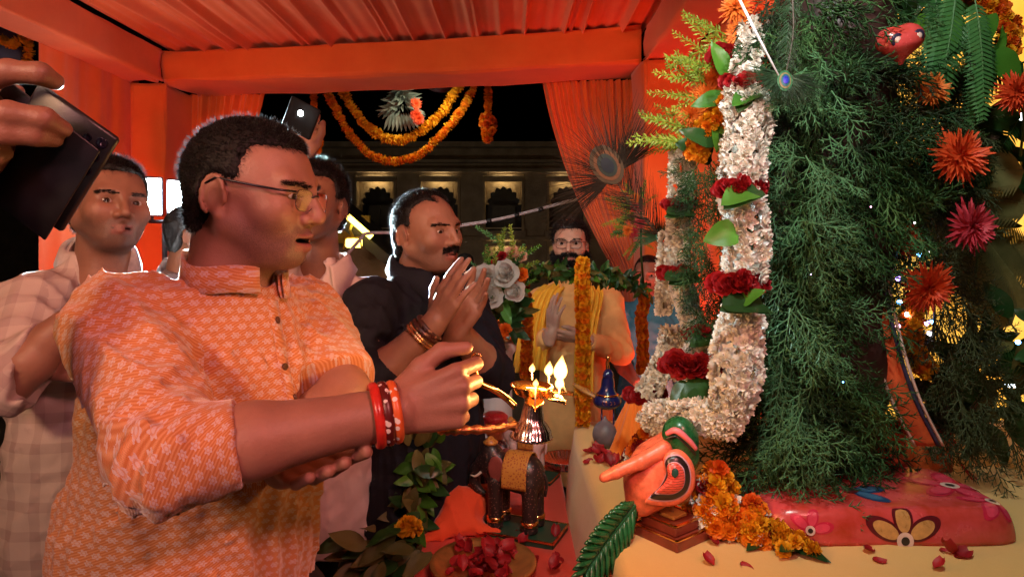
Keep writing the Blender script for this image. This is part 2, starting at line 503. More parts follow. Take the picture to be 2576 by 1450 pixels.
# lean-to roof and yellow tube lamp between the palace and the tent
ROOFM = M('roof_sheet', (0.05, 0.05, 0.055), 0.6, 0.3, scale=6)
YROOF = M('yellow_tarpaulin', (0.75, 0.55, 0.05), 0.5, scale=8)
sd = thing('lean_to_shed', 'small shed roof with a yellow lit underside behind the white shirt', 'shed', (-2.0, 7.0, 0))
mb = MB()
a, b = U(700, 425, 7.0), U(975, 655, 7.0)
dr = (b - a).normalized(); nr = Vector((-dr.z, 0, dr.x))
q = [a, b]
mb.add([a + nr * 0.05, b + nr * 0.05, b - nr * 0.05, a - nr * 0.05] + [p + Vector((0, 1.6, 0)) for p in (a + nr * 0.05, b + nr * 0.05, b - nr * 0.05, a - nr * 0.05)],
       [(0, 1, 2, 3), (7, 6, 5, 4), (0, 4, 5, 1), (1, 5, 6, 2), (2, 6, 7, 3), (3, 7, 4, 0)])
mb.build('roof_slab', ROOFM, sd, False)
mb = MB(); e1, e2 = U(700, 540, 8.2), U(930, 605, 8.2)
mb.box(((e1.x + e2.x) / 2, 8.2, (e1.z + e2.z) / 2 - 0.02), ((e2.x - e1.x) / 2, 0.03, 0.17)); mb.build('end_panel', YROOF, sd, False)
mb = MB(); mb.box((U(860, 0, 7.6).x, 7.9, 0.75), (0.5, 0.06, 0.75)); mb.build('wall', STONE, sd, False)
tl = thing('tube_light', 'slanted yellow tube lamp glowing under the shed roof', 'lamp', U(895, 560, 7.05))
mb = MB(); mb.tube([U(838, 512, 6.98), U(934, 596, 6.98)], 0.030, 10); mb.build('tube', EMIT('yellow_tube', (1.0, 0.72, 0.10), 9.0), tl)
mb = MB(); mb.tube([U(836, 506, 7.03), U(938, 592, 7.03)], 0.026, 8); mb.build('lamp_housing', METAL_D, tl)
hl = thing('halogen_lamp', 'small caged yellow work lamp hanging behind the white shirt', 'lamp', U(890, 612, 6.6))
p = U(890, 611, 6.6)
mb = MB(); mb.box(p, (0.075, 0.05, 0.045), bev=0.015); mb.build('lamp_body', EMIT('yellow_halogen', (1.0, 0.74, 0.12), 7.0), hl)
mb = MB()
for dx in (-0.09, 0.09): mb.tube([p + Vector((dx, -0.055, -0.06)), p + Vector((dx * 0.8, -0.055, 0.06))], 0.008, 6)
mb.tube([p + Vector((-0.09, -0.055, 0.06)), p + Vector((0.09, -0.055, 0.06))], 0.008, 6); mb.tube([p + Vector((0, 0, 0.04)), U(880, 578, 6.9), U(884, 566, 6.98)], 0.014, 6)
mb.build('bracket', M('yellow_paint', (0.6, 0.42, 0.05), 0.5), hl)

# cable strung across the opening
cb = thing('cable_bundle', 'pale taped cable strung across the dark opening', 'cable', U(1180, 560, 5.6))
CABLE = M('pale_cable', (0.42, 0.40, 0.48), 0.5, scale=30)
for k, off in enumerate((0, 6)):
    path = spline([U(870, 640 + off, 5.6), U(905, 600 + off, 5.6), U(925, 585 + off * 0.6, 5.6), U(1010, 582 + off * 0.5, 5.6), U(1150, 566 + off * 0.7, 5.6), U(1270, 546 + off * 0.5, 5.6), U(1420, 507 + off * 0.6, 5.6), U(1560, 470 + off, 5.6)], 60)
    mb = MB(); mb.tube(path, 0.0085, 6); mb.build('cable', CABLE, cb)
mb = MB()
for x, y in ((1300, 541), (1360, 526), (1230, 555)): mb.tube([U(x - 6, y + 2, 5.6), U(x + 6, y - 1, 5.6)], 0.019, 8)
mb.build('tape', METAL_D, cb)
# ================================================================== seen floodlights, and unseen stage lamps assumed or added as fill
def aim(o, frm, to):
    d = (Vector(to) - Vector(frm)).normalized(); o.rotation_euler = d.to_track_quat('-Z', 'Y').to_euler()
def added_par_can(label, loc, to, color, power, size=0.16, angle=95, blend=0.9, hang=0.25):
    """unseen LED stage lamp: drum, lens, yoke and its light"""
    t = thing('added_stage_lamp', label, 'lamp', loc, 'unseen stage lamps')
    d = (Vector(to) - Vector(loc)).normalized(); R = d.to_track_quat('Z', 'Y').to_matrix()
    mb = MB(); mb.lathe([(0.05, -0.2), (0.085, -0.19), (0.095, -0.12), (0.098, -0.02), (0.104, -0.015), (0.104, 0.0), (0.094, 0.0), (0.09, -0.012)], 28, loc, R); mb.build('drum', METAL_D, t)
    mb = MB(); mb.lathe([(0.088, -0.012), (0.086, -0.008), (0.0, -0.006)], 28, loc, R)
    mb.build('lens', EMIT('lens_' + '%02x%02x%02x' % tuple(int(255 * c) for c in color), color, 2.0), t)
    mb = MB(); a = R @ Vector((0.11, 0, -0.09)); b = R @ Vector((-0.11, 0, -0.09)); up = Vector((0, 0, 1)) * hang
    L = Vector(loc); mb.tube([L + a, L + a * 0.9 + up * 0.6, L + up, L + b * 0.9 + up * 0.6, L + b], 0.008, 6); mb.build('yoke', METAL_D, t)
    l = bpy.data.lights.new('lamp_light', 'SPOT'); l.energy = power; l.color = color; l.shadow_soft_size = size / 2
    l.spot_size = math.radians(angle); l.spot_blend = blend
    lo = bpy.data.objects.new('lamp_light', l); COL.objects.link(lo); lo.parent = t; lo.location = d * 0.02
    aim(lo, loc, to); return t

# warm red wash assumed from behind the camera, over the right shoulder
added_par_can('assumed red-pink stage lamp, unseen high behind the viewer on the right', (0.85, -0.45, 2.45), (-0.38, 1.15, 1.50), (1.0, 0.31, 0.29), 112, 0.3, 74)  # fixture unseen, assumed as key light for the pinkish faces
added_par_can('unseen amber stage lamp added high behind the viewer on the left', (-1.3, -0.9, 2.35), (-0.6, 4.0, 2.7), (1.0, 0.55, 0.30), 205, 0.3, 110)  # unseen lamp, added to warm and brighten the canopy cloth
added_par_can('unseen mauve fill lamp added behind the viewer, left of the amber one', (-0.75, -0.7, 2.0), (-0.5, 1.2, 1.4), (1.0, 0.38, 0.42), 34, 0.3, 100)  # unseen fill lamp, added to tint the people pinkish
added_par_can('assumed cool white stage lamp, unseen overhead in front of the decorated idol', (0.22, 0.35, 2.70), (0.70, 1.45, 1.60), (0.86, 1.0, 0.92), 84, 0.14, 74)  # unseen lamp, assumed from the cool light on greens and white blossoms
added_par_can('unseen narrow white fill lamp added behind the viewer, right of the red-pink one', (0.45, -0.50, 2.45), (0.34, 3.6, 1.45), (1.0, 0.93, 0.86), 170, 0.12, 26)  # unseen lamp, put in to brighten the bearded man's face
added_par_can('unseen small white fill lamp added over the canopy behind the altar', (0.15, 1.95, 2.62), (0.35, 3.5, 1.45), (1.0, 0.88, 0.78), 30, 0.12, 85)  # added fill for the bearded man, the blue shirt and the bouquet
added_par_can('assumed red stage lamp, hidden on the floor behind the altar', (0.92, 3.35, 0.32), (0.95, 4.25, 1.9), (1.0, 0.10, 0.06), 120, 0.2, 95, hang=-0.2)  # hidden lamp, assumed and added to redden the right post and drape
added_par_can('unseen red stage lamp added on the floor in the left corner', (-2.0, 3.2, 0.3), (-2.5, 4.4, 2.3), (1.0, 0.13, 0.10), 85, 0.2, 120, hang=-0.2)  # hidden uplight, added to redden and brighten the left drapes

added_par_can('unseen warm fill lamp added behind the far beam, over the marigold swags', (-0.55, 4.98, 2.70), (-0.75, 5.6, 2.1), (1.0, 0.90, 0.68), 22, 0.12, 150, hang=0.1)  # hidden lamp added to brighten the swags
added_par_can('unseen warm white lamp added on the ground outside to brighten the palace front', (-1.0, 11.0, 0.3), (-0.8, 18.0, 4.0), (1.0, 0.84, 0.62), 55, 0.2, 120, hang=-0.2)  # added to lift the dark facade; the fixture stays unseen
# LED floodlights on a stand (in the picture, behind the men)
FL = thing('floodlight_stand', 'pair of glaring white floodlights on a stand by the red wall', 'floodlight', (U(412, 600, 4.3).x, 4.3, 0))
fw = EMIT('flood_white', (0.80, 0.95, 1.0), 60.0)
for cx, cy, yaw in ((383, 494, 0.25), (446, 500, 0.1)):
    c = U(cx, cy, 4.3); to = Vector((-0.74, 1.0, 1.48)); d = (to - c).normalized()
    R = d.to_track_quat('Z', 'Y').to_matrix()
    mb = MB(); mb.box(c - d * 0.03, (0.062, 0.128, 0.026), R, 0.008); f = mb.build('housing', M('flood_frame', (0.25, 0.30, 0.36), 0.4, 0.5), FL)
    mb = MB(); mb.box(c - d * 0.004, (0.052, 0.115, 0.003), R); mb.build('panel', fw, f)
    l = bpy.data.lights.new('flood_light', 'AREA'); l.shape = 'RECTANGLE'; l.size = 0.10; l.size_y = 0.22; l.energy = 260; l.color = (0.75, 0.93, 1.0); l.spread = math.radians(36)
    lo = bpy.data.objects.new('flood_light', l); COL.objects.link(lo); lo.parent = FL; lo.location = c + d * 0.004 - ORG[FL.name]; aim(lo, c, to)
mb = MB(); p = U(412, 600, 4.32); mb.tube([Vector((p.x, 4.33, 0.02)), Vector((p.x, 4.33, U(0, 560, 4.32).z))], 0.016, 10)
mb.tube([U(375, 557, 4.33), U(455, 557, 4.33)], 0.012, 8)
for cx in (383, 446): mb.tube([U(cx, 557, 4.33), U(cx, 520, 4.34)], 0.009, 6)
for k in range(3):
    a = 2.09 * k + 0.4; mb.tube([(p.x, 4.33, 0.45), (p.x + 0.4 * math.cos(a), 4.33 + 0.4 * math.sin(a), 0.02)], 0.012, 8)
mb.build('stand', METAL_D, FL)
# ================================================================== implicit-surface sculpting (bodies, clothes, figurines)
def nrmz(v): v = np.asarray(v, float); return v / np.linalg.norm(v)
def f_cap(a, b, ra, rb):
    a = np.asarray(a, np.float32); ba = (np.asarray(b, np.float32) - a); L2 = float(ba @ ba) + 1e-12
    def f(p):
        q = p - a; t = np.clip((q @ ba) / L2, 0, 1)
        return np.linalg.norm(q - t[..., None] * ba, axis=-1) - (ra + (rb - ra) * t)
    return f
def f_ell(c, r):
    c = np.asarray(c, np.float32); r = np.asarray(r, np.float32)
    def f(p):
        q = (p - c) / r; k0 = np.linalg.norm(q, axis=-1); k1 = np.linalg.norm(q / r, axis=-1) + 1e-9
        return k0 * (k0 - 1) / k1
    return f
def f_box(c, h, rd):
    c = np.asarray(c, np.float32); h = np.asarray(h, np.float32) - rd
    def f(p):
        q = np.abs(p - c) - h
        return np.linalg.norm(np.maximum(q, 0), axis=-1) + np.minimum(q.max(-1), 0) - rd
    return f
def f_plane(n, d):
    n = np.asarray(n, np.float32)
    return lambda p: p @ n - d
def f_tor(c, R, r, rot):
    c = np.asarray(c, np.float32); A = np.asarray(rot, np.float32)
    def f(p):
        q = (p - c) @ A
        return np.sqrt((np.hypot(q[..., 0], q[..., 1]) - R) ** 2 + q[..., 2] ** 2) - r
    return f
class SDF:
    def __init__(s): s.ops = []; s.fr = (np.eye(3, dtype=np.float32), np.zeros(3, np.float32), np.ones(3, np.float32))
    def frame(s, R=None, t=None, sc=1.0):
        """local axes are the columns of R; sc may be per-axis"""
        sc = np.full(3, sc, np.float32) if not hasattr(sc, '__len__') else np.asarray(sc, np.float32)
        s.fr = (np.eye(3, dtype=np.float32) if R is None else np.asarray(R, np.float32), np.zeros(3, np.float32) if t is None else np.asarray(t, np.float32), sc); return s
    def op(s, f, k, o): s.ops.append((f, k, o, s.fr)); return s
    def cap(s, a, b, ra, rb=None, k=0.01, o='u'): return s.op(f_cap(a, b, ra, ra if rb is None else rb), k, o)
    def ell(s, c, r, k=0.01, o='u'): return s.op(f_ell(c, r), k, o)
    def sph(s, c, r, k=0.01, o='u'): return s.op(f_ell(c, (r, r, r)), k, o)
    def box(s, c, h, rd=0.004, k=0.005, o='u'): return s.op(f_box(c, h, rd), k, o)
    def plane(s, n, d, k=0.002, o='c'): return s.op(f_plane(n, d), k, o)
    def tor(s, c, R, r, rot=np.eye(3), k=0.004, o='u'): return s.op(f_tor(c, R, r, rot), k, o)
    def chain(s, pts, rs, k=0.01, o='u'):
        for i in range(len(pts) - 1): s.cap(pts[i], pts[i + 1], rs[i], rs[i + 1], k, o)
        return s
    @staticmethod
    def ev(op, P):
        f, k, o, (R, t, sc) = op
        return f(((P - t) @ R) / sc) * sc.min()
    def mesh(s, lo, hi, h, disp=None, amp=0.0, n=8, smooth=1):
        lo = np.asarray(lo, np.float32); hi = np.asarray(hi, np.float32); bs = n * h
        nb = np.ceil((hi - lo) / bs).astype(int)
        gi = np.stack(np.meshgrid(*[np.arange(k) for k in nb], indexing='ij'), -1).reshape(-1, 3)
        C = (lo + (gi + 0.5) * bs).astype(np.float32); hd = bs * 0.87
        D = np.full(len(C), 9.0, np.float32); Dk = []
        for op in s.ops:
            d = s.ev(op, C); Dk.append(d); D = s.comb(D, d, op[1], op[2])
        keep = np.abs(D) < hd * 1.4 + amp + 0.03
        gi = gi[keep]; Dk = [d[keep] for d in Dk]; B = len(gi)
        a = np.arange(n + 1) * h
        loc = np.stack(np.meshgrid(a, a, a, indexing='ij'), -1).reshape(-1, 3).astype(np.float32)
        W = np.full((B, len(loc)), 9.0, np.float32)
        org = (lo + gi * bs).astype(np.float32)
        for op, dk in zip(s.ops, Dk):
            lim = op[1] * 1.5 + hd * 1.4 + 2 * h + amp + 0.01
            m = np.nonzero(dk < lim)[0] if op[2] != 'c' else np.nonzero(dk > -lim)[0]
            for j in range(0, len(m), 400):
                mm = m[j:j + 400]
                P = org[mm][:, None] + loc[None]
                W[mm] = s.comb(W[mm], s.ev(op, P), op[1], op[2])
        if disp is not None:
            for j in range(0, B, 400): W[j:j + 400] += disp(org[j:j + 400][:, None] + loc[None])
        W = W.reshape(B, n + 1, n + 1, n + 1)
        ins = W < 0
        cs = [(i, j, k) for i in (0, 1) for j in (0, 1) for k in (0, 1)]
        cnt = sum(ins[:, i:n + i, j:n + j, k:n + k].astype(np.int8) for i, j, k in cs)
        b, i, j, k = np.nonzero((cnt > 0) & (cnt < 8))
        cv = np.stack([W[b, i + c[0], j + c[1], k + c[2]] for c in cs], -1)
        acc = np.zeros((len(b), 3)); num = np.zeros(len(b))
        for e0 in range(8):
            for ax_ in range(3):
                c = list(cs[e0])
                if c[ax_]: continue
                c[ax_] = 1; e1 = cs.index(tuple(c))
                v0, v1 = cv[:, e0], cv[:, e1]; cr = (v0 < 0) != (v1 < 0)
                t = np.where(cr, v0 / np.where(cr, v0 - v1, 1), 0)
                p = np.tile(np.array(cs[e0], float), (len(b), 1)); p[:, ax_] = t
                acc[cr] += p[cr]; num += cr
        V = org[b] + (np.stack([i, j, k], -1) + acc / num[:, None]) * h
        N = nb * n + 2
        key = lambda I, J, K: ((I + 1).astype(np.int64) * N[1] + (J + 1)) * N[2] + (K + 1)
        gc = gi[b] * n + np.stack([i, j, k], -1)
        ky = key(gc[:, 0], gc[:, 1], gc[:, 2]); od = np.argsort(ky); ks = ky[od]
        F = []
        for ax_ in range(3):
            sl = [slice(0, n)] * 3; s1 = list(sl); s1[ax_] = slice(1, n + 1)
            A0 = ins[(slice(None), *sl)]; A1 = ins[(slice(None), *s1)]
            b2, i2, j2, k2 = np.nonzero(A0 != A1)
            g2 = gi[b2] * n + np.stack([i2, j2, k2], -1); fl = A0[b2, i2, j2, k2]
            u_, v_ = (ax_ + 1) % 3, (ax_ + 2) % 3; q = []; ok = np.ones(len(b2), bool)
            for du, dv in ((-1, -1), (0, -1), (0, 0), (-1, 0)):
                c = g2.copy(); c[:, u_] += du; c[:, v_] += dv
                kk = key(c[:, 0], c[:, 1], c[:, 2]); ix = np.clip(np.searchsorted(ks, kk), 0, len(ks) - 1)
                ok &= ks[ix] == kk; q.append(od[ix])
            q = np.stack(q, -1); q[~fl] = q[~fl][:, ::-1]; F.append(q[ok])
        F = np.concatenate(F)
        for _ in range(smooth): V = lap(V, F, 0.5)
        return V, F
    @staticmethod
    def comb(d, e, k, o):
        if o == 'u':
            h = np.maximum(k - np.abs(d - e), 0) / k; return np.minimum(d, e) - h * h * k * 0.25
        if o == 's': e = -e
        h = np.maximum(k - np.abs(d - e), 0) / k; return np.maximum(d, e) + h * h * k * 0.25
def lap(V, F, lam):
    q = F.shape[1]; S = np.zeros_like(V); n = np.zeros(len(V))
    for a in range(q):
        b = (a + 1) % q
        for c in range(3): S[:, c] += np.bincount(F[:, a], V[F[:, b], c], len(V)) + np.bincount(F[:, b], V[F[:, a], c], len(V))
        n += np.bincount(F[:, a], minlength=len(V)) + np.bincount(F[:, b], minlength=len(V))
    n = np.maximum(n, 1); return V + lam * (S / n[:, None] - V)
def vnormals(V, F):
    fn = np.cross(V[F[:, 2]] - V[F[:, 0]], V[F[:, -1]] - V[F[:, 1]]) if F.shape[1] == 4 else np.cross(V[F[:, 1]] - V[F[:, 0]], V[F[:, 2]] - V[F[:, 0]])
    N = np.zeros_like(V)
    for a in range(F.shape[1]):
        for c in range(3): N[:, c] += np.bincount(F[:, a], fn[:, c], len(V))
    return N / (np.linalg.norm(N, axis=1)[:, None] + 1e-12)
def compact(V, F):
    u, inv = np.unique(F, return_inverse=True); return V[u], inv.reshape(F.shape), u
def spikes(P, D, L, r, bend=None, seg=2, sides=3):
    """many tapering hairs: roots P, directions D, lengths L, root radius r"""
    n = len(P); L = np.broadcast_to(L, n)[:, None]; D = D / (np.linalg.norm(D, axis=1)[:, None] + 1e-9)
    up = np.where(np.abs(D[:, 2:3]) < 0.9, np.array([[0, 0, 1.0]]), np.array([[1.0, 0, 0]]))
    A = np.cross(D, up); A /= np.linalg.norm(A, axis=1)[:, None]; B = np.cross(D, A)
    V = []; ring = []
    r = np.broadcast_to(r, n)[:, None]
    for s in range(seg + 1):
        t = s / seg
        c = P + D * L * t + (0 if bend is None else bend * (t * t) * L)
        rr = r * (1 - 0.85 * t)
        ring.append(np.stack([c + (A * math.cos(2 * math.pi * k / sides) + B * math.sin(2 * math.pi * k / sides)) * rr for k in range(sides)], 1))
    V = np.stack(ring, 1).reshape(-1, 3)       # n, seg+1, sides
    base = np.arange(n)[:, None, None] * ((seg + 1) * sides)
    s = np.arange(seg)[None, :, None] * sides; k = np.arange(sides)[None, None, :]; k2 = (k + 1) % sides
    F = np.stack([base + s + k, base + s + k2, base + s + sides + k2, base + s + sides + k], -1).reshape(-1, 4)
    return V, F
# ================================================================== people
def hframe(fx, fy, pitch=0.0, roll=0.0):
    f = nrmz([fx, fy, 0]); up = np.array([0, 0, 1.0]); r = np.cross(f, up)
    c, s = math.cos(math.radians(pitch)), math.sin(math.radians(pitch))
    f2 = f * c + up * s; u2 = up * c - f * s
    c, s = math.cos(math.radians(roll)), math.sin(math.radians(roll))
    return np.stack([r * c + u2 * s, f2, u2 * c - r * s], 1)
def ortho(y, z):
    y = nrmz(y); z = np.asarray(z, float); z = nrmz(z - y * (z @ y)); return np.stack([np.cross(y, z), y, z], 1)
def skin_mat():
    t = NT('skin')
    n = t.noise(45, 4, 0.6); n2 = t.noise(9, 2, 0.5)
    c = t.mix(1.0, t.attr('Col'), t.ramp(t.math('MULTIPLY_ADD', n, 0.5, t.math('MULTIPLY', n2, 0.5)), [(0.3, (0.80, 0.78, 0.78)), (0.75, (1.14, 1.08, 1.06))]), 'MULTIPLY')
    sb = t.math('MULTIPLY', t.attr('Stub', 'Fac'), t.math('GREATER_THAN', t.noise(1100, 1, 0.5), 0.53)); c = t.mix(t.math('MULTIPLY', sb, 0.6), c, (0.03, 0.02, 0.018))
    t.bump(t.math('ADD', t.noise(520, 3, 0.65), t.math('MULTIPLY', t.noise(120, 3, 0.6), 1.2)), 0.38, 0.0014)
    r = t.math('MULTIPLY_ADD', n, 0.24, 0.30)
    return t.done(c, r, 0, 0.42, **{'Subsurface Weight': 0.12, 'Subsurface Radius': (0.012, 0.005, 0.003), 'Subsurface Scale': 0.6})
SKIN = skin_mat()
HAIR = M('black_hair', (0.006, 0.005, 0.005), 0.62, var=0.4, scale=60, spec=0.25)
def eye_mat():
    t = NT('eye'); c = t.attr('Col'); return t.done(c, 0.12, 0, 0.6)
EYE = eye_mat()
def strand_mat():
    t = NT('hair_strands'); t.done((0.008, 0.007, 0.007), 0.42, 0, 0.4); tr = t.new('ShaderNodeBsdfTranslucent'); tr.inputs[0].default_value = (0.16, 0.15, 0.15, 1)
    mx = t.new('ShaderNodeMixShader'); mx.inputs[0].default_value = 0.22; t.t.links.new(t.p.outputs[0], mx.inputs[1]); t.t.links.new(tr.outputs[0], mx.inputs[2]); t.t.links.new(mx.outputs[0], t.n['Material Output'].inputs[0]); return t.m
HAIRS = strand_mat()
def fuzz_mat():
    t = NT('stray_hair'); t.done((0.012, 0.011, 0.011), 0.4, 0, 0.5); tr = t.new('ShaderNodeBsdfTranslucent'); tr.inputs[0].default_value = (0.42, 0.42, 0.43, 1)
    mx = t.new('ShaderNodeMixShader'); mx.inputs[0].default_value = 0.5; t.t.links.new(t.p.outputs[0], mx.inputs[1]); t.t.links.new(tr.outputs[0], mx.inputs[2]); t.t.links.new(mx.outputs[0], t.n['Material Output'].inputs[0]); return t.m
HAIRF = fuzz_mat()

def head_sdf(S, R, p, s, o):
    """skull, face and ears; o: option dict"""
    S.frame(R, p, s)
    jw = o.get('jaw', 1.0); fat = o.get('fat', 0.0); op = o.get('open', 0.0); nz = o.get('nose', 1.0)
    S.ell((0, -0.008, 0.028), (0.076, 0.100, 0.083))
    S.ell((0, 0.034, -0.028), (0.061 * jw + fat * 0.3, 0.061, 0.080), 0.03)
    for sx in (-1, 1):
        S.cap((sx * 0.056 * jw, -0.004, -0.048), (sx * 0.022, 0.066, -0.087), 0.021 + fat, 0.0195, 0.02)
        S.sph((sx * 0.041, 0.058, -0.024), 0.029 + fat * 0.5, 0.022)
        S.cap((sx * 0.043, 0.076, 0.022), (sx * 0.012, 0.086, 0.018), 0.0115, 0.0115, 0.016)
    S.sph((0, 0.076, -0.091), 0.0180, 0.014)
    S.ell((0, 0.072, -0.064), (0.032, 0.024, 0.026), 0.016)
    for sx in (-1, 1):
        S.ell((sx * 0.033, 0.102, 0.001), (0.018, 0.016, 0.0115), 0.012, 's')
        S.sph((sx * 0.0325, 0.0745, -0.001), 0.0152, 0.004)
        S.ell((sx * 0.0325, 0.0905, -0.0015), (0.0150, 0.021, o.get('lid', 0.0048)), 0.002, 's')
    S.cap((0, 0.092, 0.013), (0, 0.107 + 0.006 * nz, -0.026), 0.0082, 0.0092 * nz, 0.012)
    S.ell((0, 0.108 + 0.004 * nz, -0.0325), (0.0112 * nz, 0.0105 * nz, 0.0095), 0.007)
    for sx in (-1, 1):
        S.sph((sx * 0.0135 * nz, 0.100, -0.035), 0.0085 * nz, 0.006)
        S.ell((sx * 0.0068, 0.108, -0.0435), (0.0036, 0.005, 0.005), 0.003, 's')
    for sx in (-1, 1):
        S.cap((sx * 0.0255, 0.082, -0.067), (0, 0.0995, -0.0595 + op * 0.2), 0.0042, 0.0060, 0.005)
        S.cap((sx * 0.0245, 0.081, -0.069 - op * 0.3), (0, 0.0970, -0.0725 - op), 0.0046, 0.0072, 0.005)
    S.ell((0, 0.102, -0.066 - op * 0.4), (0.026, 0.022 + op, 0.0014 + op * 0.42), 0.0018, 's')
    for sx in (-1, 1):     # ears
        S.ell((sx * 0.0765, -0.018, -0.010), (0.0065, 0.017, 0.029), 0.004)
        rim = [(sx * (0.083 - 0.003 * math.cos(a)), -0.018 - 0.0175 * math.sin(a), -0.008 + 0.028 * math.cos(a)) for a in np.radians(np.linspace(-75, 165, 10))]
        S.chain(rim, [0.0034] * 10, 0.003)
        S.ell((sx * 0.084, -0.013, -0.012), (0.006, 0.009, 0.014), 0.004, 's')
        S.sph((sx * 0.077, -0.010, -0.038), 0.0075, 0.005)
        S.cap((sx * 0.078, 0.000, -0.006), (sx * 0.078, 0.000, -0.018), 0.004, 0.004, 0.004)
    S.cap((0, -0.022, -0.060), (0, -0.040, -0.200), 0.049 + fat * 0.6, 0.056 + fat * 0.5, 0.020)
    if fat > 0: S.ell((0, 0.028, -0.098), (0.042, 0.042, 0.016 + fat), 0.025)

def hand_sdf(S, w, y, z, side, curl, thumb, s=1.0, spread=1.0):
    R = ortho(y, z); S.frame(R, w, s)
    X = lambda x: side * x
    kx = [0.030, 0.010, -0.010, -0.028]; ky = [0.088, 0.092, 0.086, 0.076]; kz = [0.0, 0.003, 0.002, -0.003]; bx = [0.014, 0.004, -0.006, -0.015]
    S.cap((0, -0.04, 0), (0, 0.012, -0.002), 0.0265, 0.024, 0.02)
    S.ell((0, 0.048, -0.008), (0.036, 0.047, 0.0145), 0.012)
    for i in range(4): S.cap((X(bx[i]), 0.012, -0.002), (X(kx[i]), ky[i], kz[i]), 0.0125, 0.0112, 0.008)
    S.ell((X(0.024), 0.034, -0.014), (0.017, 0.030, 0.015), 0.012)
    ln = [(0.043, 0.026, 0.021), (0.047, 0.030, 0.022), (0.044, 0.028, 0.021), (0.034, 0.021, 0.019)]
    rd = [(0.0102, 0.0094, 0.0085, 0.0072)] * 3 + [(0.0092, 0.0083, 0.0075, 0.0064)]
    for i in range(4):
        p = np.array([X(kx[i]), ky[i], kz[i]]); a = 0.0; sp = (0.10, 0.02, -0.05, -0.13)[i] * spread
        for j in range(3):
            a += math.radians(curl[i][j])
            q = p + ln[i][j] * np.array([X(math.sin(sp) * math.cos(a)), math.cos(sp) * math.cos(a), -math.sin(a)])
            S.cap(p, q, rd[i][j], rd[i][j + 1], 0.0022); p = q
    tp = [(X(a_), b_, c_) for a_, b_, c_ in thumb]
    S.chain(tp, [0.0155, 0.0125, 0.0112, 0.0082][:len(tp)], 0.006)
    return R
THUMB_OPEN = [(0.020, 0.012, -0.010), (0.040, 0.045, -0.018), (0.050, 0.076, -0.018), (0.054, 0.103, -0.014)]

def wrinkle(P, seed, scale=1.0, stretch=(1, 1, 0.35)):
    r = np.random.default_rng(seed); q = P * np.asarray(stretch, np.float32)
    w = sum(np.sin(q @ (r.normal(size=3) * 14 * scale).astype(np.float32) + r.uniform(0, 6)) for _ in range(2)) * 0.9
    out = 0
    for i, (f, a) in enumerate(((55, 1.0), (100, 0.6), (170, 0.32))):
        k = nrmz(r.normal(size=3)).astype(np.float32) * f * scale
        s_ = np.sin(q @ k + w * (1 + 0.4 * i) + r.uniform(0, 6)); out = out + a * (1 - np.abs(s_)) ** 1.5
    return out - 0.75

def stubble_paint(L, skin, lips, stub, stub_amt, o):
    """vertex colours of head skin in head-local coordinates L"""
    C = np.tile(np.array(skin, float), (len(L), 1))
    x, y, z = L.T; ax_ = np.abs(x); op = o.get('open', 0.0)
    def sm(v, a, b): t = np.clip((v - a) / (b - a), 0, 1); return t * t * (3 - 2 * t)
    beard = sm(-z, 0.045, 0.075) * sm(y, 0.0, 0.05) * (1 - sm(-z, 0.12, 0.15)) + sm(-z, 0.02, 0.05) * sm(y, -0.01, 0.01) * sm(ax_, 0.045, 0.06) * (1 - sm(-z, 0.10, 0.13)) * 0.7
    ulip = sm(-z, 0.040, 0.048) * (1 - sm(-z, 0.056, 0.06)) * (1 - sm(ax_, 0.026, 0.036)) * sm(y, 0.07, 0.085)
    a = np.clip(beard + ulip, 0, 1)[:, None] * stub_amt
    C = C * (1 - a) + np.array(stub) * a
    lip = (1 - sm(ax_, 0.021, 0.027)) * sm(-z, 0.0555, 0.0585) * (1 - sm(-z, 0.0785 + op, 0.082 + op)) * sm(y, 0.078, 0.084)
    C = C * (1 - lip[:, None]) + np.array(lips) * lip[:, None]
    inm = (np.abs(z + 0.066 + op * 0.4) < 0.002 + op * 0.35) & (y < 0.095) & (y > 0.07) & (ax_ < 0.022)
    C[inm] = (0.03, 0.008, 0.008)
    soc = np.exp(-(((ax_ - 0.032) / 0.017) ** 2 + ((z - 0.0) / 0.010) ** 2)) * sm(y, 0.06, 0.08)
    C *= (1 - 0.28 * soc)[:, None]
    chk = np.exp(-(((ax_ - 0.04) / 0.02) ** 2 + ((z + 0.025) / 0.02) ** 2)) * sm(y, 0.04, 0.07)
    C *= 1 + chk[:, None] * np.array([0.10, 0.02, 0.0]); return C

def eyes(par, R, p, s, look=(0, 1, 0), lidz=0):
    for sx in (-1, 1):
        c = p + R @ (np.array([sx * 0.0325, 0.0745, -0.001]) * s)
        nu, nv = 20, 24; V = []; C = []
        d = R @ nrmz(look)
        a = nrmz(np.cross(d, [0.1, 0.2, 1])); b = np.cross(a, d)
        for i in range(nu):
            th = math.pi * i / (nu - 1)
            for j in range(nv):
                ph = 2 * math.pi * j / nv
                V.append(c + 0.0136 * s * (d * math.cos(th) + (a * math.cos(ph) + b * math.sin(ph)) * math.sin(th)))
                C.append((0.004, 0.004, 0.004) if th < 0.22 else (0.035, 0.016, 0.008) if th < 0.50 else (0.55, 0.50, 0.47))
        F = [(i * nv + j, (i + 1) * nv + j, (i + 1) * nv + (j + 1) % nv, i * nv + (j + 1) % nv) for i in range(nu - 1) for j in range(nv)]
        o = obj('eye', V, np.array(F), EYE, par); vattr(o, 'Col', C)

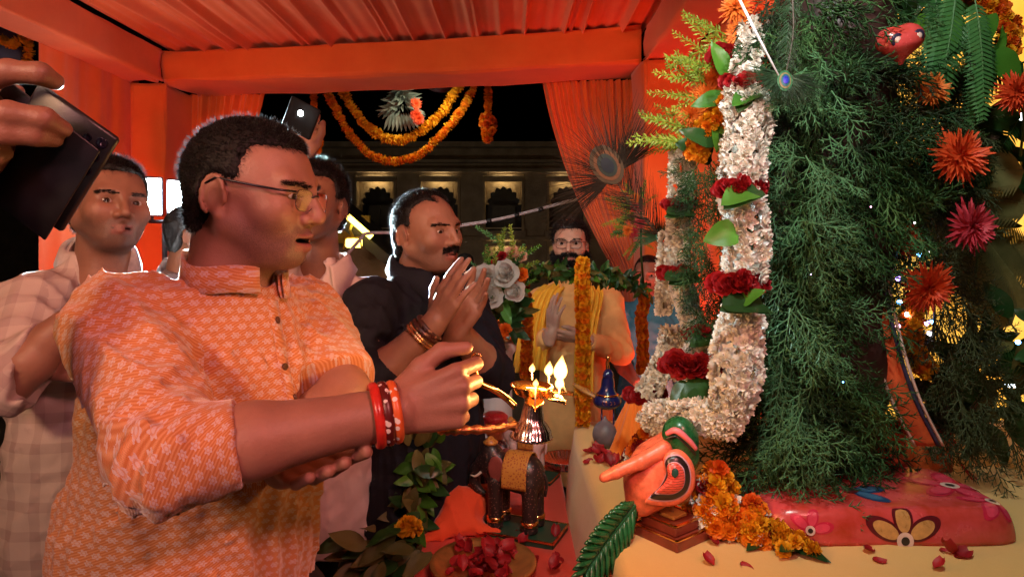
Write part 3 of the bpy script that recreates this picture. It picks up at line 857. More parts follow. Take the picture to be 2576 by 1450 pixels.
def hair_cap(par, R, p, s, ho, h=0.004):
    """ho: thick, line (front hairline z), temple (y), nape z, n, len, comb, bald"""
    S = SDF(); S.frame(R, p, s); th = ho.get('thick', 0.010)
    S.ell((0, -0.010, 0.029), (0.0765 + th * 0.6, 0.100 + th * 0.8, 0.083 + th))
    for sx in (-1, 1): S.cap((sx * 0.066, -0.045, -0.01), (sx * 0.052, -0.062, -0.055), 0.018, 0.012, 0.02)
    S.ell((0, -0.062, -0.03), (0.055, 0.040, 0.055), 0.02)
    ln = ho.get('line', 0.068); tp = ho.get('temple', 0.026)
    S.box((0, tp + 0.15, ln - 0.15), (0.16, 0.15, 0.15), 0.02, 0.022, 's')
    for sx in (-1, 1):
        S.box((sx * 0.10, -0.004, -0.085), (0.05, 0.034, 0.10), 0.01, 0.008, 's')          # clear of the ears
        S.ell((sx * 0.080, -0.018, -0.010), (0.018, 0.022, 0.034), 0.006, 's')
    if ho.get('bald'): S.ell((0, 0.075, 0.105), ho['bald'], 0.01, 's'); S.ell((0.054, 0.072, 0.072), (0.026, 0.040, 0.040), 0.01, 's'); S.ell((-0.054, 0.072, 0.072), (0.026, 0.040, 0.040), 0.01, 's')
    S.box((0, 0, -0.16 + ho.get('nape', -0.07) + 0.0), (0.2, 0.2, 0.16), 0.01, 0.004, 's')
    r = 0.15 * s
    V, F = S.mesh(p - r, p + r, h)
    N = vnormals(V, F); rg = np.random.default_rng(ho.get('seed', 3))
    V = V + N * (rg.normal(0, 0.0012, len(V)))[:, None]
    o = obj('hair', V, F, HAIR, par)
    n = ho.get('n', 5000); ix = rg.integers(0, len(V), n)
    comb = R @ np.array(ho.get('comb', (0, 0.3, -0.2)), float)
    L0 = (V[ix] - p) @ R / s
    D = N[ix] * ho.get('lift', 0.7) + comb + rg.normal(0, ho.get('mess', 0.25), (n, 3))
    side = np.clip((0.045 - L0[:, 2]) / 0.05, 0, 1)[:, None]
    D = D * (1 - side) + side * (N[ix] * 0.25 + R @ np.array([0, -0.35, -0.8]) + rg.normal(0, 0.2, (n, 3)))
    Ls = ho.get('len', 0.016) * rg.uniform(0.5, 1.2, n) * (1 - 0.5 * side[:, 0])
    SV, SF = spikes(V[ix] - N[ix] * 0.001, D, Ls * s, ho.get('r', 0.0005), bend=np.tile(R @ np.array(ho.get('bend', (0, 0, -0.2))), (n, 1)))
    obj('hair_strands', SV, SF, HAIRS, par); tag(par.children[-1], kind='stuff') if False else None
    nf = ho.get('fuzz', 0)
    if nf:
        m = np.nonzero((L_all(V, p, R, s)[:, 1] < 0.0) | (L_all(V, p, R, s)[:, 2] > 0.07))[0]; ix = rg.choice(m, nf)
        SV, SF = spikes(V[ix], N[ix] + rg.normal(0, 0.22, (nf, 3)) + R @ np.array([0, 0, 0.15]), ho.get('flen', 0.015) * rg.uniform(0.5, 1.15, nf) * s, 0.00042)
        obj('stray_hair', SV, SF, HAIRF, par)
    return V, N
def L_all(V, p, R, s): return (V - p) @ R / s
def facial_hair(name, par, V, N, L, R, s, mask, n, ln, r, dirf, seed=1, mess=0.25):
    rg = np.random.default_rng(seed); ix = np.nonzero(mask)[0]
    if len(ix) == 0: return
    ix = rg.choice(ix, n)
    D = np.array([dirf(*L[i]) for i in ix]) @ R.T + N[ix] * 0.35 + rg.normal(0, mess, (n, 3))
    SV, SF = spikes(V[ix] + rg.normal(0, 0.0012, (n, 3)), D, ln * rg.uniform(0.6, 1.2, n) * s, r, seg=2)
    return obj(name, SV, SF, HAIR, par)

def uvline(P, a, b):
    a = np.asarray(a); d = nrmz(np.asarray(b) - a); q = P - a; t = q @ d
    e1 = nrmz(np.cross(d, [0.3, 1, 0.2])); e2 = np.cross(d, e1); rr = q - t[:, None] * d
    return t, np.arctan2(rr @ e2, rr @ e1)

def collar(par, c, R, mat, kind='shirt', r=0.066, gap=26, hgt=0.036, tilt=14, name='collar', fall=0.05, spread=0.022):
    """band (and leaf) round the neck; c = neck base centre, R = torso frame"""
    n = 60; th = np.radians(np.linspace(gap, 360 - gap, n)); V = []
    prof = [(0.004, -0.012, 0), (0.0, 0.0, 0), (-0.002, hgt, 0), (0.004, hgt + 0.004, 0), (0.011, hgt - 0.002, 0)]
    if kind == 'shirt': prof += [(0.016, hgt * 0.45, 0), (spread, -0.006, 1)]
    else: prof = prof[:4] + [(0.0035, hgt * 0.5, 0), (0.007, -0.012, 0)]
    for a in th:
        front = math.exp(-((min(a, 2 * math.pi - a) - math.radians(gap)) / 0.45) ** 2)
        for (dr, dz, lf) in prof:
            rr = r + dr + (0.012 * front if lf else 0) + (0.004 * front)
            x = rr * math.sin(a) * 1.04; y = rr * math.cos(a) * 1.06; z = dz - (fall * front if lf else 0) - math.tan(math.radians(tilt)) * (y + r) * 0.75 + 0.006 * math.sin(3 * a)
            V.append(c + R @ np.array([x, y, z]))
    o = obj(name, V, grid_faces(n, len(prof)), mat, par)
    m = o.modifiers.new('thick', 'SOLIDIFY'); m.thickness = 0.0025; m.offset = 1
    return o

def person(label, hd, sh, el, wr, tor, cloth, hands=None, skin=(0.30, 0.155, 0.095), h=0.004, ch=0.007, stub=0.35, group='people gathered round the altar', hair=None, trouser=None, low=True, kurta=False, extra=None):
    """sh/el/wr: (right, left) joints; tor: f, w, dp; cloth: mat, cut (sleeve end along forearm, <0 on the upper arm), collar"""
    HP, HR, HS = np.array(hd['p']), hframe(*hd['f'], hd.get('pitch', 0), hd.get('roll', 0)), hd.get('s', 1.0)
    sh = [np.array(v, float) for v in sh]; el = [np.array(v, float) for v in el]; wr = [np.array(v, float) for v in wr]
    TR = hframe(*tor['f']); mid = (sh[0] + sh[1]) / 2; w_, dp = tor.get('w', 1.0), tor.get('dp', 1.0)
    lean = np.array(tor.get('lean', (0, 0, 0)), float)
    par = thing('person', label, 'person', (mid[0], mid[1], 0.0), group)
    # ---------------- skin
    S = SDF(); head_sdf(S, HR, HP, HS, hd)
    S.frame()
    nb = np.array(tor['nb'], float) if 'nb' in tor else mid + np.array([0, 0, 0.055]) + TR[:, 1] * -0.02
    hn = HP + HR @ np.array([0, -0.032, -0.085]) * HS
    S.cap(hn, nb, 0.053 * HS + hd.get('fat', 0) * 0.6, 0.058, 0.03)
    for i in (0, 1): S.cap(nb - [0, 0, 0.01], sh[i], 0.034, 0.040, 0.03)
    S.frame(TR, mid); S.ell((0, -0.005, -0.13), (0.140 * w_, 0.085 * dp, 0.15), 0.03); S.frame()
    for i in (0, 1):
        S.cap(sh[i], el[i], 0.042, 0.040, 0.02)
        d = wr[i] - el[i]
        S.cap(el[i], el[i] + d * 0.35, 0.043, 0.046, 0.015); S.cap(el[i] + d * 0.35, wr[i], 0.046, 0.0285, 0.015)
    if hands:
        for hnd in hands:
            if callable(hnd): hnd(S)
            elif hnd is not None: hand_sdf(S, *hnd[0], **hnd[1]); S.frame()
    pts = np.array([HP + HR @ (np.array(v) * HS) for v in ((0, 0.13, 0), (0, -0.12, 0), (0, 0, 0.13), (0.1, 0, 0), (-0.1, 0, 0))] + sh + el + wr + [mid - [0, 0, 0.3]])
    V, F = S.mesh(pts.min(0) - 0.21, pts.max(0) + 0.21, h, smooth=1)
    L = ((V - HP) @ HR) / HS
    hm = (np.abs(L[:, 0]) < 0.1) & (L[:, 2] > -0.16) & (np.abs(L[:, 1]) < 0.14)
    Col = np.tile(np.array(skin), (len(V), 1)).astype(float)
    lips = hd.get('lips', (skin[0] * 0.95, skin[1] * 0.62, skin[2] * 0.72))
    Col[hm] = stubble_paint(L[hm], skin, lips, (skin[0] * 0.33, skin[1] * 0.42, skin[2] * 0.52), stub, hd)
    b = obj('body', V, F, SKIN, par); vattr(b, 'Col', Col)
    z_, y_ = L[:, 2], L[:, 1]; vattr(b, 'Stub', np.where(hm & (y_ > 0.0) & (z_ < -0.035), np.clip((-z_ - 0.035) / 0.02, 0, 1) * np.clip(y_ / 0.03, 0, 1), 0) * min(1, stub * 2), 'FLOAT')
    N = vnormals(V, F)
    eyes(par, HR, HP, HS, hd.get('look', (0, 1, 0)))
    # brows
    bm = hm & (np.abs(L[:, 2] - 0.0200 + 0.16 * np.abs(np.abs(L[:, 0]) - 0.036)) < 0.0030) & (np.abs(L[:, 0]) > 0.011) & (np.abs(L[:, 0]) < 0.056) & (L[:, 1] > 0.04)
    facial_hair('eyebrows', par, V, N, L, HR, HS, bm, 700, 0.0068, 0.00040, lambda x, y, z: (math.copysign(1.2, x), -0.5, 0.05), 2, 0.12)
    if hd.get('moustache'):
        ms = hd['moustache']
        mm = hm & (L[:, 2] < -0.0425) & (L[:, 2] > -0.0575 - 0.15 * np.maximum(np.abs(L[:, 0]) - 0.015, 0)) & (np.abs(L[:, 0]) < 0.031) & (L[:, 1] > 0.07)
        facial_hair('moustache', par, V, N, L, HR, HS, mm, ms[0], ms[1], 0.0006, lambda x, y, z: (math.copysign(0.6, x) if abs(x) > 0.004 else 0, 0.2, -0.9), 4)
    if hd.get('beard'):
        bd = hd['beard']
        mm = hm & (((L[:, 2] < -0.072) & (L[:, 1] > 0.0)) | ((L[:, 2] < -0.028) & (L[:, 1] < 0.045) & (L[:, 1] > 0.004) & (np.abs(L[:, 0]) > 0.04)) | ((L[:, 2] < -0.05) & (np.abs(L[:, 0]) > 0.026) & (L[:, 1] > 0.0))) & (L[:, 2] > -0.135)
        facial_hair('beard', par, V, N, L, HR, HS, mm, bd[0], bd[1], 0.0008, lambda x, y, z: (x * 4, 0.35, -0.8), 6, 0.4)
    if hair: hair_cap(par, HR, HP, HS, hair, max(h, 0.004))
    # ---------------- shirt
    C = SDF(); C.frame(TR, mid)
    lo_z = -0.95 if kurta else -0.66; of = tor.get('off', (0, 0))
    C.ell((0, 0.0, -0.13), (0.178 * w_, 0.125 * dp, 0.19), 0.05)
    C.ell((of[0] * 0.5, 0.022 * dp + of[1], -0.36), (0.172 * w_, 0.140 * dp, 0.22), 0.08)
    C.ell((of[0], 0.005 + of[1], -0.56), (0.188 * w_, 0.145 * dp, 0.20), 0.08)
    if kurta: C.ell((of[0], 0.005 + of[1], -0.78), (0.20 * w_, 0.150 * dp, 0.28), 0.1)
    C.frame()
    for i in (0, 1):
        C.cap(nb + [0, 0, -0.012], sh[i], 0.050, 0.060 * cloth.get('loose', 1.0), 0.04)
        sg = (1, -1)[i]
        lo = cloth.get('loose', 1.0)
        C.cap(sh[i], el[i], 0.072 * lo, 0.060 * lo, 0.035)
        cut = cloth['cut'][i]
        if cut > 0: e = el[i] + (wr[i] - el[i]) * cut; C.cap(el[i], e + nrmz(e - el[i]) * 0.03, 0.060 * lo, cloth.get('cuff', 0.050), 0.02)
    dn = nrmz(hn - nb); st = cloth.get('stand', 0.035)
    C.cap(nb - dn * 0.02, nb + dn * st, cloth.get('hole', 0.066) + 0.022, cloth.get('hole', 0.066) + 0.013, 0.035)
    bkc = cloth.get('back', 0.0)
    if bkc: C.cap(nb - TR[:, 1] * 0.030, nb - TR[:, 1] * 0.034 + [0, 0, bkc], 0.052, 0.042, 0.03)
    ends = []
    for i in (0, 1):     # open sleeve ends
        cut = cloth['cut'][i]
        a_, b_ = (el[i], wr[i]) if cut > 0 else (sh[i], el[i]); f_ = cut if cut > 0 else -cut
        e = a_ + (b_ - a_) * f_; d = nrmz(b_ - a_); ends.append(e.astype(np.float32))
        C.frame(ortho(d, [0.1, 0.3, 1.0]), e); C.box((0, 0.10, 0), (0.085, 0.10, 0.085), 0.002, 0.002, 's')
        C.cap((0, 0.030, 0), (0, 0.08, 0), cloth.get('cuff', 0.050) - 0.009, None, 0.002, 's'); C.frame()
    C.frame(TR, mid); C.plane((0, 0, -1), -lo_z, 0.004); C.frame()
    C.cap(nb + nrmz(hn - nb) * cloth.get('rise', 0.058), hn + (hn - nb) * 0.8, cloth.get('hole', 0.066), cloth.get('hole', 0.066) + 0.006, 0.006, 's')
    V0 = cloth.get('vneck', 0)
    if V0:
        fr = nb + TR[:, 1] * 0.085 * dp
        C.cap(fr + [0, 0, 0.03], fr + TR[:, 1] * 0.06 - [0, 0, V0], cloth.get('vr', 0.034), 0.004, 0.006, 's')
    amp = cloth.get('amp', 0.006); sd = cloth.get('seed', 1)
    def disp(P):
        wv = wrinkle(P, sd, 1.0, (1, 1, 0.45)) * 1.0 + wrinkle(P, sd + 50, 1.7, (0.6, 0.6, 1.0)) * 0.45
        for i in (0, 1):
            e = el[i].astype(np.float32); dd = np.linalg.norm(P - e, axis=-1)
            ax_ = nrmz(sh[i] - wr[i]).astype(np.float32)
            wv = wv + np.exp(-(dd / 0.12) ** 2) * 0.6 * np.sin((P - e) @ ax_ * 150 + 2.2 * wrinkle(P, sd + 9 + i, 0.6))
            s_ = sh[i].astype(np.float32); ds = np.linalg.norm(P - (s_ * 0.75 + mid.astype(np.float32) * 0.25 - np.array([0, 0, 0.09], np.float32)), axis=-1)
            wv = wv + np.exp(-(ds / 0.10) ** 2) * 0.7 * np.sin(P @ (nrmz(sh[i] - el[i]) * 105).astype(np.float32) + 2 * wrinkle(P, sd + 4 + i, 0.6))
        for e in ends: wv = wv * (1 - np.exp(-(np.linalg.norm(P - e, axis=-1) / 0.085) ** 4))
        dnk = np.linalg.norm(P - (nb + dn * 0.03).astype(np.float32), axis=-1); wv = wv * (1 - np.exp(-(dnk / 0.085) ** 4))
        return -amp * wv
    mz = mid[2] + lo_z - 0.05
    pts2 = np.array(sh + el + [e for i, e in enumerate(wr)] + [nb + [0, 0, 0.08]])
    blo = np.minimum(pts2.min(0) - 0.13, mid - np.array([0.30, 0.30, 0])); bhi = np.maximum(pts2.max(0) + 0.13, mid + np.array([0.30, 0.30, 0.1]))
    blo[2] = min(mz, pts2[:, 2].min() - 0.1)
    V2, F2 = C.mesh(blo, bhi, ch, disp, amp * 2.5, smooth=2)
    # split torso and sleeves so that each keeps its own cloth direction
    fc = V2[F2].mean(1); cls = np.zeros(len(fc), int)
    for i in (0, 1):
        d1 = f_cap(sh[i], el[i], 0.072, 0.06)(fc.astype(np.float32)); d2 = f_cap(el[i], wr[i], 0.06, 0.05)(fc.astype(np.float32))
        loc = (fc - mid) @ TR; side = (loc[:, 0] if i == 0 else -loc[:, 0])
        shx = (sh[i] - mid) @ TR; sx = abs(shx[0])
        ax2 = nrmz(el[i] - sh[i]); t = (fc - sh[i]) @ ax2
        m = (np.minimum(d1, d2) < 0.02) & ((side > sx - 0.015) | (d2 < 0.018) | ((t > 0.06) & (d1 < 0.016)))
        cls[m] = i + 1
    for c_ in range(3):
        if not (cls == c_).any(): continue
        v, f, _ = compact(V2, F2[cls == c_])
        if c_ == 0:
            q = (v - mid) @ TR; u_ = np.arctan2(q[:, 0], q[:, 1]) * 0.185; vv = q[:, 2]
            nm = cloth.get('name', 'shirt')
        else:
            i = c_ - 1
            t, a = uvline(v, sh[i], el[i]); t2, a2 = uvline(v, el[i], wr[i]); Lu = np.linalg.norm(el[i] - sh[i])
            k = np.clip((t - Lu * 0.8) / (Lu * 0.4), 0, 1)
            dv_ = nrmz((sh[i] + wr[i]) / 2 - np.array([0, 0, CAMZ]))
            def flat(a0, b0): e1 = nrmz(np.cross(b0 - a0, dv_)); return (v - a0) @ e1
            u_ = 1.2 * (flat(sh[i], el[i]) * (1 - k) + flat(el[i], wr[i]) * k); vv = -(t * (1 - k) + (Lu + t2) * k); nm = 'sleeve'
        o = obj(nm, v, f, cloth['mat'], par); vattr(o, 'P2', np.stack([u_, vv, np.zeros_like(u_)], 1), 'V')
    # ---------------- trousers and shoes
    T = SDF(); T.frame(TR, mid)
    hz = mid[2] - 0.56
    for sx in (-1, 1):
        T.cap((sx * 0.085, 0, -0.54), (sx * 0.095, 0.015, -0.54 - hz * 0.47), 0.098, 0.075, 0.03)
        T.cap((sx * 0.095, 0.015, -0.54 - hz * 0.47), (sx * 0.10, -0.01, -mid[2] + 0.07), 0.075, 0.062, 0.03)
    T.ell((0, 0, -0.54), (0.165 * w_, 0.118 * dp, 0.13), 0.03); T.frame()
    V3, F3 = T.mesh(mid - np.array([0.3, 0.3, mid[2]]), mid + np.array([0.3, 0.3, -0.35]), 0.014, lambda P: -0.006 * wrinkle(P, sd + 30, 0.8), 0.012, smooth=1)
    obj('trousers', V3, F3, trouser or M('dark_trousers', (0.012, 0.012, 0.018), 0.8, scale=40, bump=0.2, bscale=500), par)
    for sx in (-1, 1):
        Q = SDF(); Q.frame(TR, mid); Q.ell((sx * 0.105, 0.06, -mid[2] + 0.045), (0.048, 0.135, 0.045), 0.02); Q.ell((sx * 0.103, -0.015, -mid[2] + 0.07), (0.045, 0.06, 0.055), 0.02); Q.plane((0, 0, -1), mid[2] - 0.003)
        cc = mid + TR @ np.array([sx * 0.1, 0.05, -mid[2] + 0.06])
        v, f = Q.mesh(cc - 0.2, cc + 0.2, 0.012); obj('shoe', v, f, M('shoe_leather', (0.02, 0.014, 0.010), 0.4, scale=30), par)
    return dict(par=par, HR=HR, HP=HP, HS=HS, TR=TR, mid=mid, nb=nb, V=V, N=N, L=L, CV=V2, CF=F2)
# ------------------------------------------------------------------ man in the orange kurta
def kurta_mat():
    t = NT('block_print_kurta'); u, v, _ = t.sep(t.attr('P2', 'Vector'))
    jit = t.noise(14, 2, 0.5); u = t.math('MULTIPLY_ADD', jit, 0.006, u)
    du, dv = 0.0225, 0.0122
    r = t.math('DIVIDE', v, dv); row = t.math('FLOOR', r); fy = t.math('SUBTRACT', t.math('FRACT', r), 0.5)
    od = t.math('MULTIPLY', t.math('MODULO', t.math('ABSOLUTE', row), 2.0), 0.5)
    c = t.math('ADD', t.math('DIVIDE', u, du), od); fx = t.math('SUBTRACT', t.math('FRACT', c), 0.5)
    X = t.math('MULTIPLY', fx, 1.0); Yv = t.math('MULTIPLY', fy, 1.0)
    rad = t.math('SQRT', t.math('ADD', t.math('MULTIPLY', X, X), t.math('MULTIPLY', Yv, Yv)))
    ang = t.math('ARCTAN2', Yv, X)
    pet = t.math('MULTIPLY_ADD', t.math('COSINE', t.math('MULTIPLY', ang, 6.0)), 0.075, 0.31)
    wear = t.math('MULTIPLY', t.math('SUBTRACT', t.noise(260, 2, 0.7), 0.5), 0.34)
    mot = t.math('GREATER_THAN', t.math('ADD', pet, wear), rad)
    ring = t.math('MULTIPLY', t.math('LESS_THAN', t.math('ABSOLUTE', t.math('SUBTRACT', rad, 0.16)), 0.05), 0.65)
    mot = t.math('SUBTRACT', mot, ring, clamp=True)
    st = t.math('SINE', t.math('MULTIPLY', t.math('ADD', t.math('MULTIPLY', u, 0.45), v), 1500))
    slub = t.noise(700, 2, 0.6)
    basec = t.mix(t.math('MULTIPLY_ADD', st, 0.36, t.math('MULTIPLY', slub, 0.5)), (0.55, 0.20, 0.065), (0.76, 0.42, 0.22))
    col = t.mix(mot, basec, (0.66, 0.50, 0.47))
    wv = t.math('ADD', t.math('SINE', t.math('MULTIPLY', u, 4200)), t.math('SINE', t.math('MULTIPLY', v, 4200)))
    t.bump(t.math('ADD', t.math('MULTIPLY', wv, 0.2), t.math('MULTIPLY', t.noise(90, 4, 0.6), 1.5)), 0.4, 0.0018)
    return t.done(col, 0.8, 0, 0.25, **{'Sheen Weight': 0.7, 'Sheen Roughness': 0.35})
KURTA = kurta_mat()
sR, sL = uv3(308, 815, 0.96), uv3(765, 800, 1.27)
eR, eL = uv3(425, 1150, 0.80), uv3(865, 985, 1.10)
wR, wL = uv3(985, 1036, 0.885), uv3(715, 1170, 0.985)
fist = [(55, 75, 40), (72, 88, 50), (76, 92, 50), (80, 90, 50)]
def left_fingers(S):
    """fingertips of the far hand peeping out below the near forearm"""
    S.frame()
    for (x0, y0, x1, y1, x2, y2, r) in ((800, 1120, 880, 1150, 922, 1136, 0.0098), (770, 1140, 835, 1180, 868, 1163, 0.0100), (740, 1160, 790, 1200, 826, 1184, 0.0098), (715, 1180, 745, 1215, 778, 1200, 0.0088)):
        S.chain([uv3(x0, y0, 0.96), uv3((x0 + x1) / 2, (y0 + y1) / 2 + 8, 0.925), uv3(x1, y1, 0.895), uv3(x2, y2, 0.862)], [r * 1.1, r * 1.05, r, r * 0.88], 0.003)
    S.chain([wL, uv3(760, 1150, 0.965)], [0.028, 0.03], 0.02)
main = person('stout man in an orange block-print kurta and rimless glasses holding the lit brass lamp',
    dict(p=uv3(636, 486, 1.03), f=(0.99, -0.14), pitch=-5, s=0.97, fat=0.002, jaw=1.0, open=0.0048, nose=1.06, lid=0.0034, look=(0.05, 1, -0.12)),
    (sR, sL), (eR, eL), (wR, wL), dict(f=(0.88, -0.47), w=1.24, dp=1.42, nb=uv3(588, 772, 1.055), off=(0.02, -0.10)),
    dict(mat=KURTA, cut=(0.30, -0.93), cuff=0.052, loose=1.06, amp=0.0100, seed=5, vneck=0.11, vr=0.008, hole=0.062, stand=0.012, rise=0.050, back=0.075, name='kurta', aoff=2.2),
    hands=[((wR, (0.955, 0.05, 0.22), (-0.05, -1, 0.12), -1, fist, [(0.020, 0.012, -0.010), (0.045, 0.044, -0.016), (0.058, 0.074, -0.020), (0.055, 0.106, -0.022)]), dict(s=1.08)), left_fingers],
    h=0.0032, ch=0.0058, stub=0.42, kurta=True, skin=(0.35, 0.18, 0.125),
    hair=dict(thick=0.007, line=0.066, temple=0.024, nape=-0.07, n=24000, len=0.009, lift=0.32, comb=(0, 0.5, 0.0), mess=0.15, seed=4, fuzz=2600, flen=0.010))

collar(main['par'], main['nb'] + main['TR'] @ np.array([0, 0.004, 0.058]), main['TR'], KURTA, 'band', r=0.0690, gap=16, hgt=0.022, tilt=13)
for o in main['par'].children:
    if o.name.startswith('collar') and 'P2' not in o.data.attributes:
        co = np.empty(len(o.data.vertices) * 3, np.float32); o.data.vertices.foreach_get('co', co); co = co.reshape(-1, 3)
        vattr(o, 'P2', np.stack([(co[:, 0] - co[:, 1]) * 0.8, co[:, 2], co[:, 0] * 0], 1), 'V')
# ------------------------------------------------------------------ glasses, buttons, bangles of the kurta man
def lens_mat():
    t = NT('lens_glass'); tr = t.new('ShaderNodeBsdfTransparent'); gl = t.new('ShaderNodeBsdfGlossy'); gl.inputs['Roughness'].default_value = 0.03
    mx = t.new('ShaderNodeMixShader'); lw = t.new('ShaderNodeFresnel'); lw.inputs[0].default_value = 1.5
    t.t.links.new(t.math('MULTIPLY_ADD', lw.outputs[0], 0.09, 0.03), mx.inputs[0]); t.t.links.new(tr.outputs[0], mx.inputs[1]); t.t.links.new(gl.outputs[0], mx.inputs[2]); t.t.links.new(mx.outputs[0], t.n['Material Output'].inputs[0]); return t.m
GLASS = lens_mat()
STEEL = M('dark_steel', (0.05, 0.05, 0.06), 0.3, 0.9, scale=20)
def spectacles(label, P, frame_mat, rim=0.0, w=0.024, hh=0.016, group='glasses'):
    R, p, s = P['HR'], P['HP'], P['HS']; q = lambda x, y, z: p + R @ (np.array([x, y, z]) * s)
    t = thing('eyeglasses', label, 'glasses', q(0, 0.105, 0), group)
    for sx in (-1, 1):
        c = np.array([sx * 0.031, 0.1035, -0.006]); n = 28; pts = []
        for k in range(n):
            a = 2 * math.pi * k / n; ca, sa = math.cos(a), math.sin(a)
            x = w * math.copysign(abs(ca) ** 0.55, ca); z = hh * math.copysign(abs(sa) ** 0.6, sa)
            pts.append((c[0] + x, c[1] - 0.10 * abs(c[0] + x) ** 1.25 * 1.6, c[2] + z))
        F = []; V = [q(*v) for v in pts] + [q(v[0], v[1] + 0.0018, v[2]) for v in pts]
        F = [tuple(range(n))[::-1], tuple(range(n, 2 * n))] + [(k, (k + 1) % n, n + (k + 1) % n, n + k) for k in range(n)]
        ln = obj('lens', V, F, GLASS, t, False)
        if rim:
            mb = MB(); mb.tube([q(v[0], v[1] + 0.001, v[2]) for v in pts + pts[:2]], rim, 6, False); mb.build('rim', frame_mat, t)
        mb = MB(); e = pts[2]
        mb.tube([q(e[0], e[1], e[2] + 0.002), q(sx * 0.072, 0.078, 0.006), q(sx * 0.0805, 0.02, 0.012), q(sx * 0.082, -0.014, 0.016), q(sx * 0.082, -0.034, 0.004)], 0.0013 if not rim else 0.0018, 6); mb.build('temple', frame_mat, t)
    mb = MB(); mb.tube([q(-0.010, 0.103, 0.0), q(-0.005, 0.108, 0.003), q(0.005, 0.108, 0.003), q(0.010, 0.103, 0.0)], 0.0013 + rim * 0.3, 6); mb.build('bridge', frame_mat, t)
    return t
spectacles('rimless glasses with thin dark temples on the kurta man', main, STEEL, 0.0006)

# placket strip and buttons lie on the kurta's surface
from mathutils.bvhtree import BVHTree
KT = BVHTree.FromPolygons([tuple(v) for v in main['CV']], [tuple(int(i) for i in f) for f in main['CF']])
CAMP = Vector((0, 0, CAMZ))
def on_kurta(x, y):
    d = (U(x, y, 1.0) - CAMP).normalized(); loc, nn, _, _ = KT.ray_cast(CAMP, d, 3.0); return loc, (nn if nn.dot(d) < 0 else -nn)
BUT = M('brown_button', (0.10, 0.04, 0.02), 0.35, scale=90)
path = spline([(684, 752, 0), (692, 800, 0), (703, 860, 0), (715, 925, 0), (731, 985, 0), (742, 1040, 0)], 34); V = []; uvp = []; ok = True
for i_, p_ in enumerate(path):
    row = []
    for s_ in (-13, -11.5, 0, 11.5, 13):
        h_ = on_kurta(p_[0] + s_, p_[1] + 0.12 * s_)
        if h_[0] is None: ok = False; break
        row.append(h_[0] + h_[1] * (0.0028 if abs(s_) < 12 else -0.001))
    if not ok: break
    V += row; uvp += [(0.3 + k_ * 0.006, -0.0035 * i_, 0) for k_ in range(5)]
n_ = len(V) // 5
if n_ > 3:
    o = obj('placket', V[:n_ * 5], grid_faces(n_, 5), KURTA, main['par']); vattr(o, 'P2', np.array(uvp[:n_ * 5]), 'V')
for (x, y) in ((693, 805), (712, 922), (737, 1000)):
    c, nn = on_kurta(x, y)
    if c is None: continue
    c = c + nn * 0.003; R = nn.to_track_quat('Z', 'Y').to_matrix(); mb = MB()
    mb.lathe([(0.0050, -0.002), (0.0056, 0.001), (0.0052, 0.0022), (0.0038, 0.0019), (0.0, 0.0017)], 16, c, R); mb.build('button', BUT, main['par'])
axis = nrmz(wR - eR)
fo = lambda s: eR + (wR - eR) * s
RED = M('red_bangle', (0.55, 0.03, 0.02), 0.3, scale=60); ORG_B = M('orange_bangle', (0.75, 0.16, 0.03), 0.4, scale=60)
def studded(name, col, dot):
    t = NT(name); v = t.new('ShaderNodeTexVoronoi'); v.inputs['Scale'].default_value = 95; t.set(v.inputs['Vector'], t.obj())
    m = t.math('LESS_THAN', v.outputs['Distance'], 0.33); return t.done(t.mix(m, col, dot), 0.35, 0, 0.5)
BEAD = studded('black_red_beads', (0.10, 0.01, 0.01), (0.75, 0.70, 0.66)); ORB = studded('orange_studded', (0.72, 0.14, 0.03), (0.85, 0.8, 0.75))
def ring_obj(name, label, c, ax, R, r, mat, sq=1.0, group=None, flat=1.0, cat='bracelet'):
    A = ortho(ax, [0, 0.2, 1]); n, m = 48, 10; V = []
    for i in range(n):
        a = 2 * math.pi * i / n
        for j in range(m):
            b = 2 * math.pi * j / m
            rr = R + r * math.cos(b); V.append(np.asarray(c) + A @ np.array([rr * math.cos(a), r * flat * math.sin(b), sq * rr * math.sin(a)]))
    F = [(i * m + j, ((i + 1) % n) * m + j, ((i + 1) % n) * m + (j + 1) % m, i * m + (j + 1) % m) for i in range(n) for j in range(m)]
    o = obj(name, V, np.array(F), mat); tag(o, label, cat, group); return o
ring_obj('bracelet', 'plain red band on the kurta man, nearest his elbow', fo(0.925), axis, 0.0375, 0.0042, RED, 1.05, 'bracelets of the kurta man', 1.6)
ring_obj('bracelet', 'dark beaded band with white studs between two bright bands', fo(0.968), axis, 0.0360, 0.0048, BEAD, 1.05, 'bracelets of the kurta man', 1.5)
ring_obj('bracelet', 'orange studded band nearest the hand that holds the lamp', fo(1.012), axis, 0.0345, 0.0055, ORB, 1.05, 'bracelets of the kurta man', 1.2)

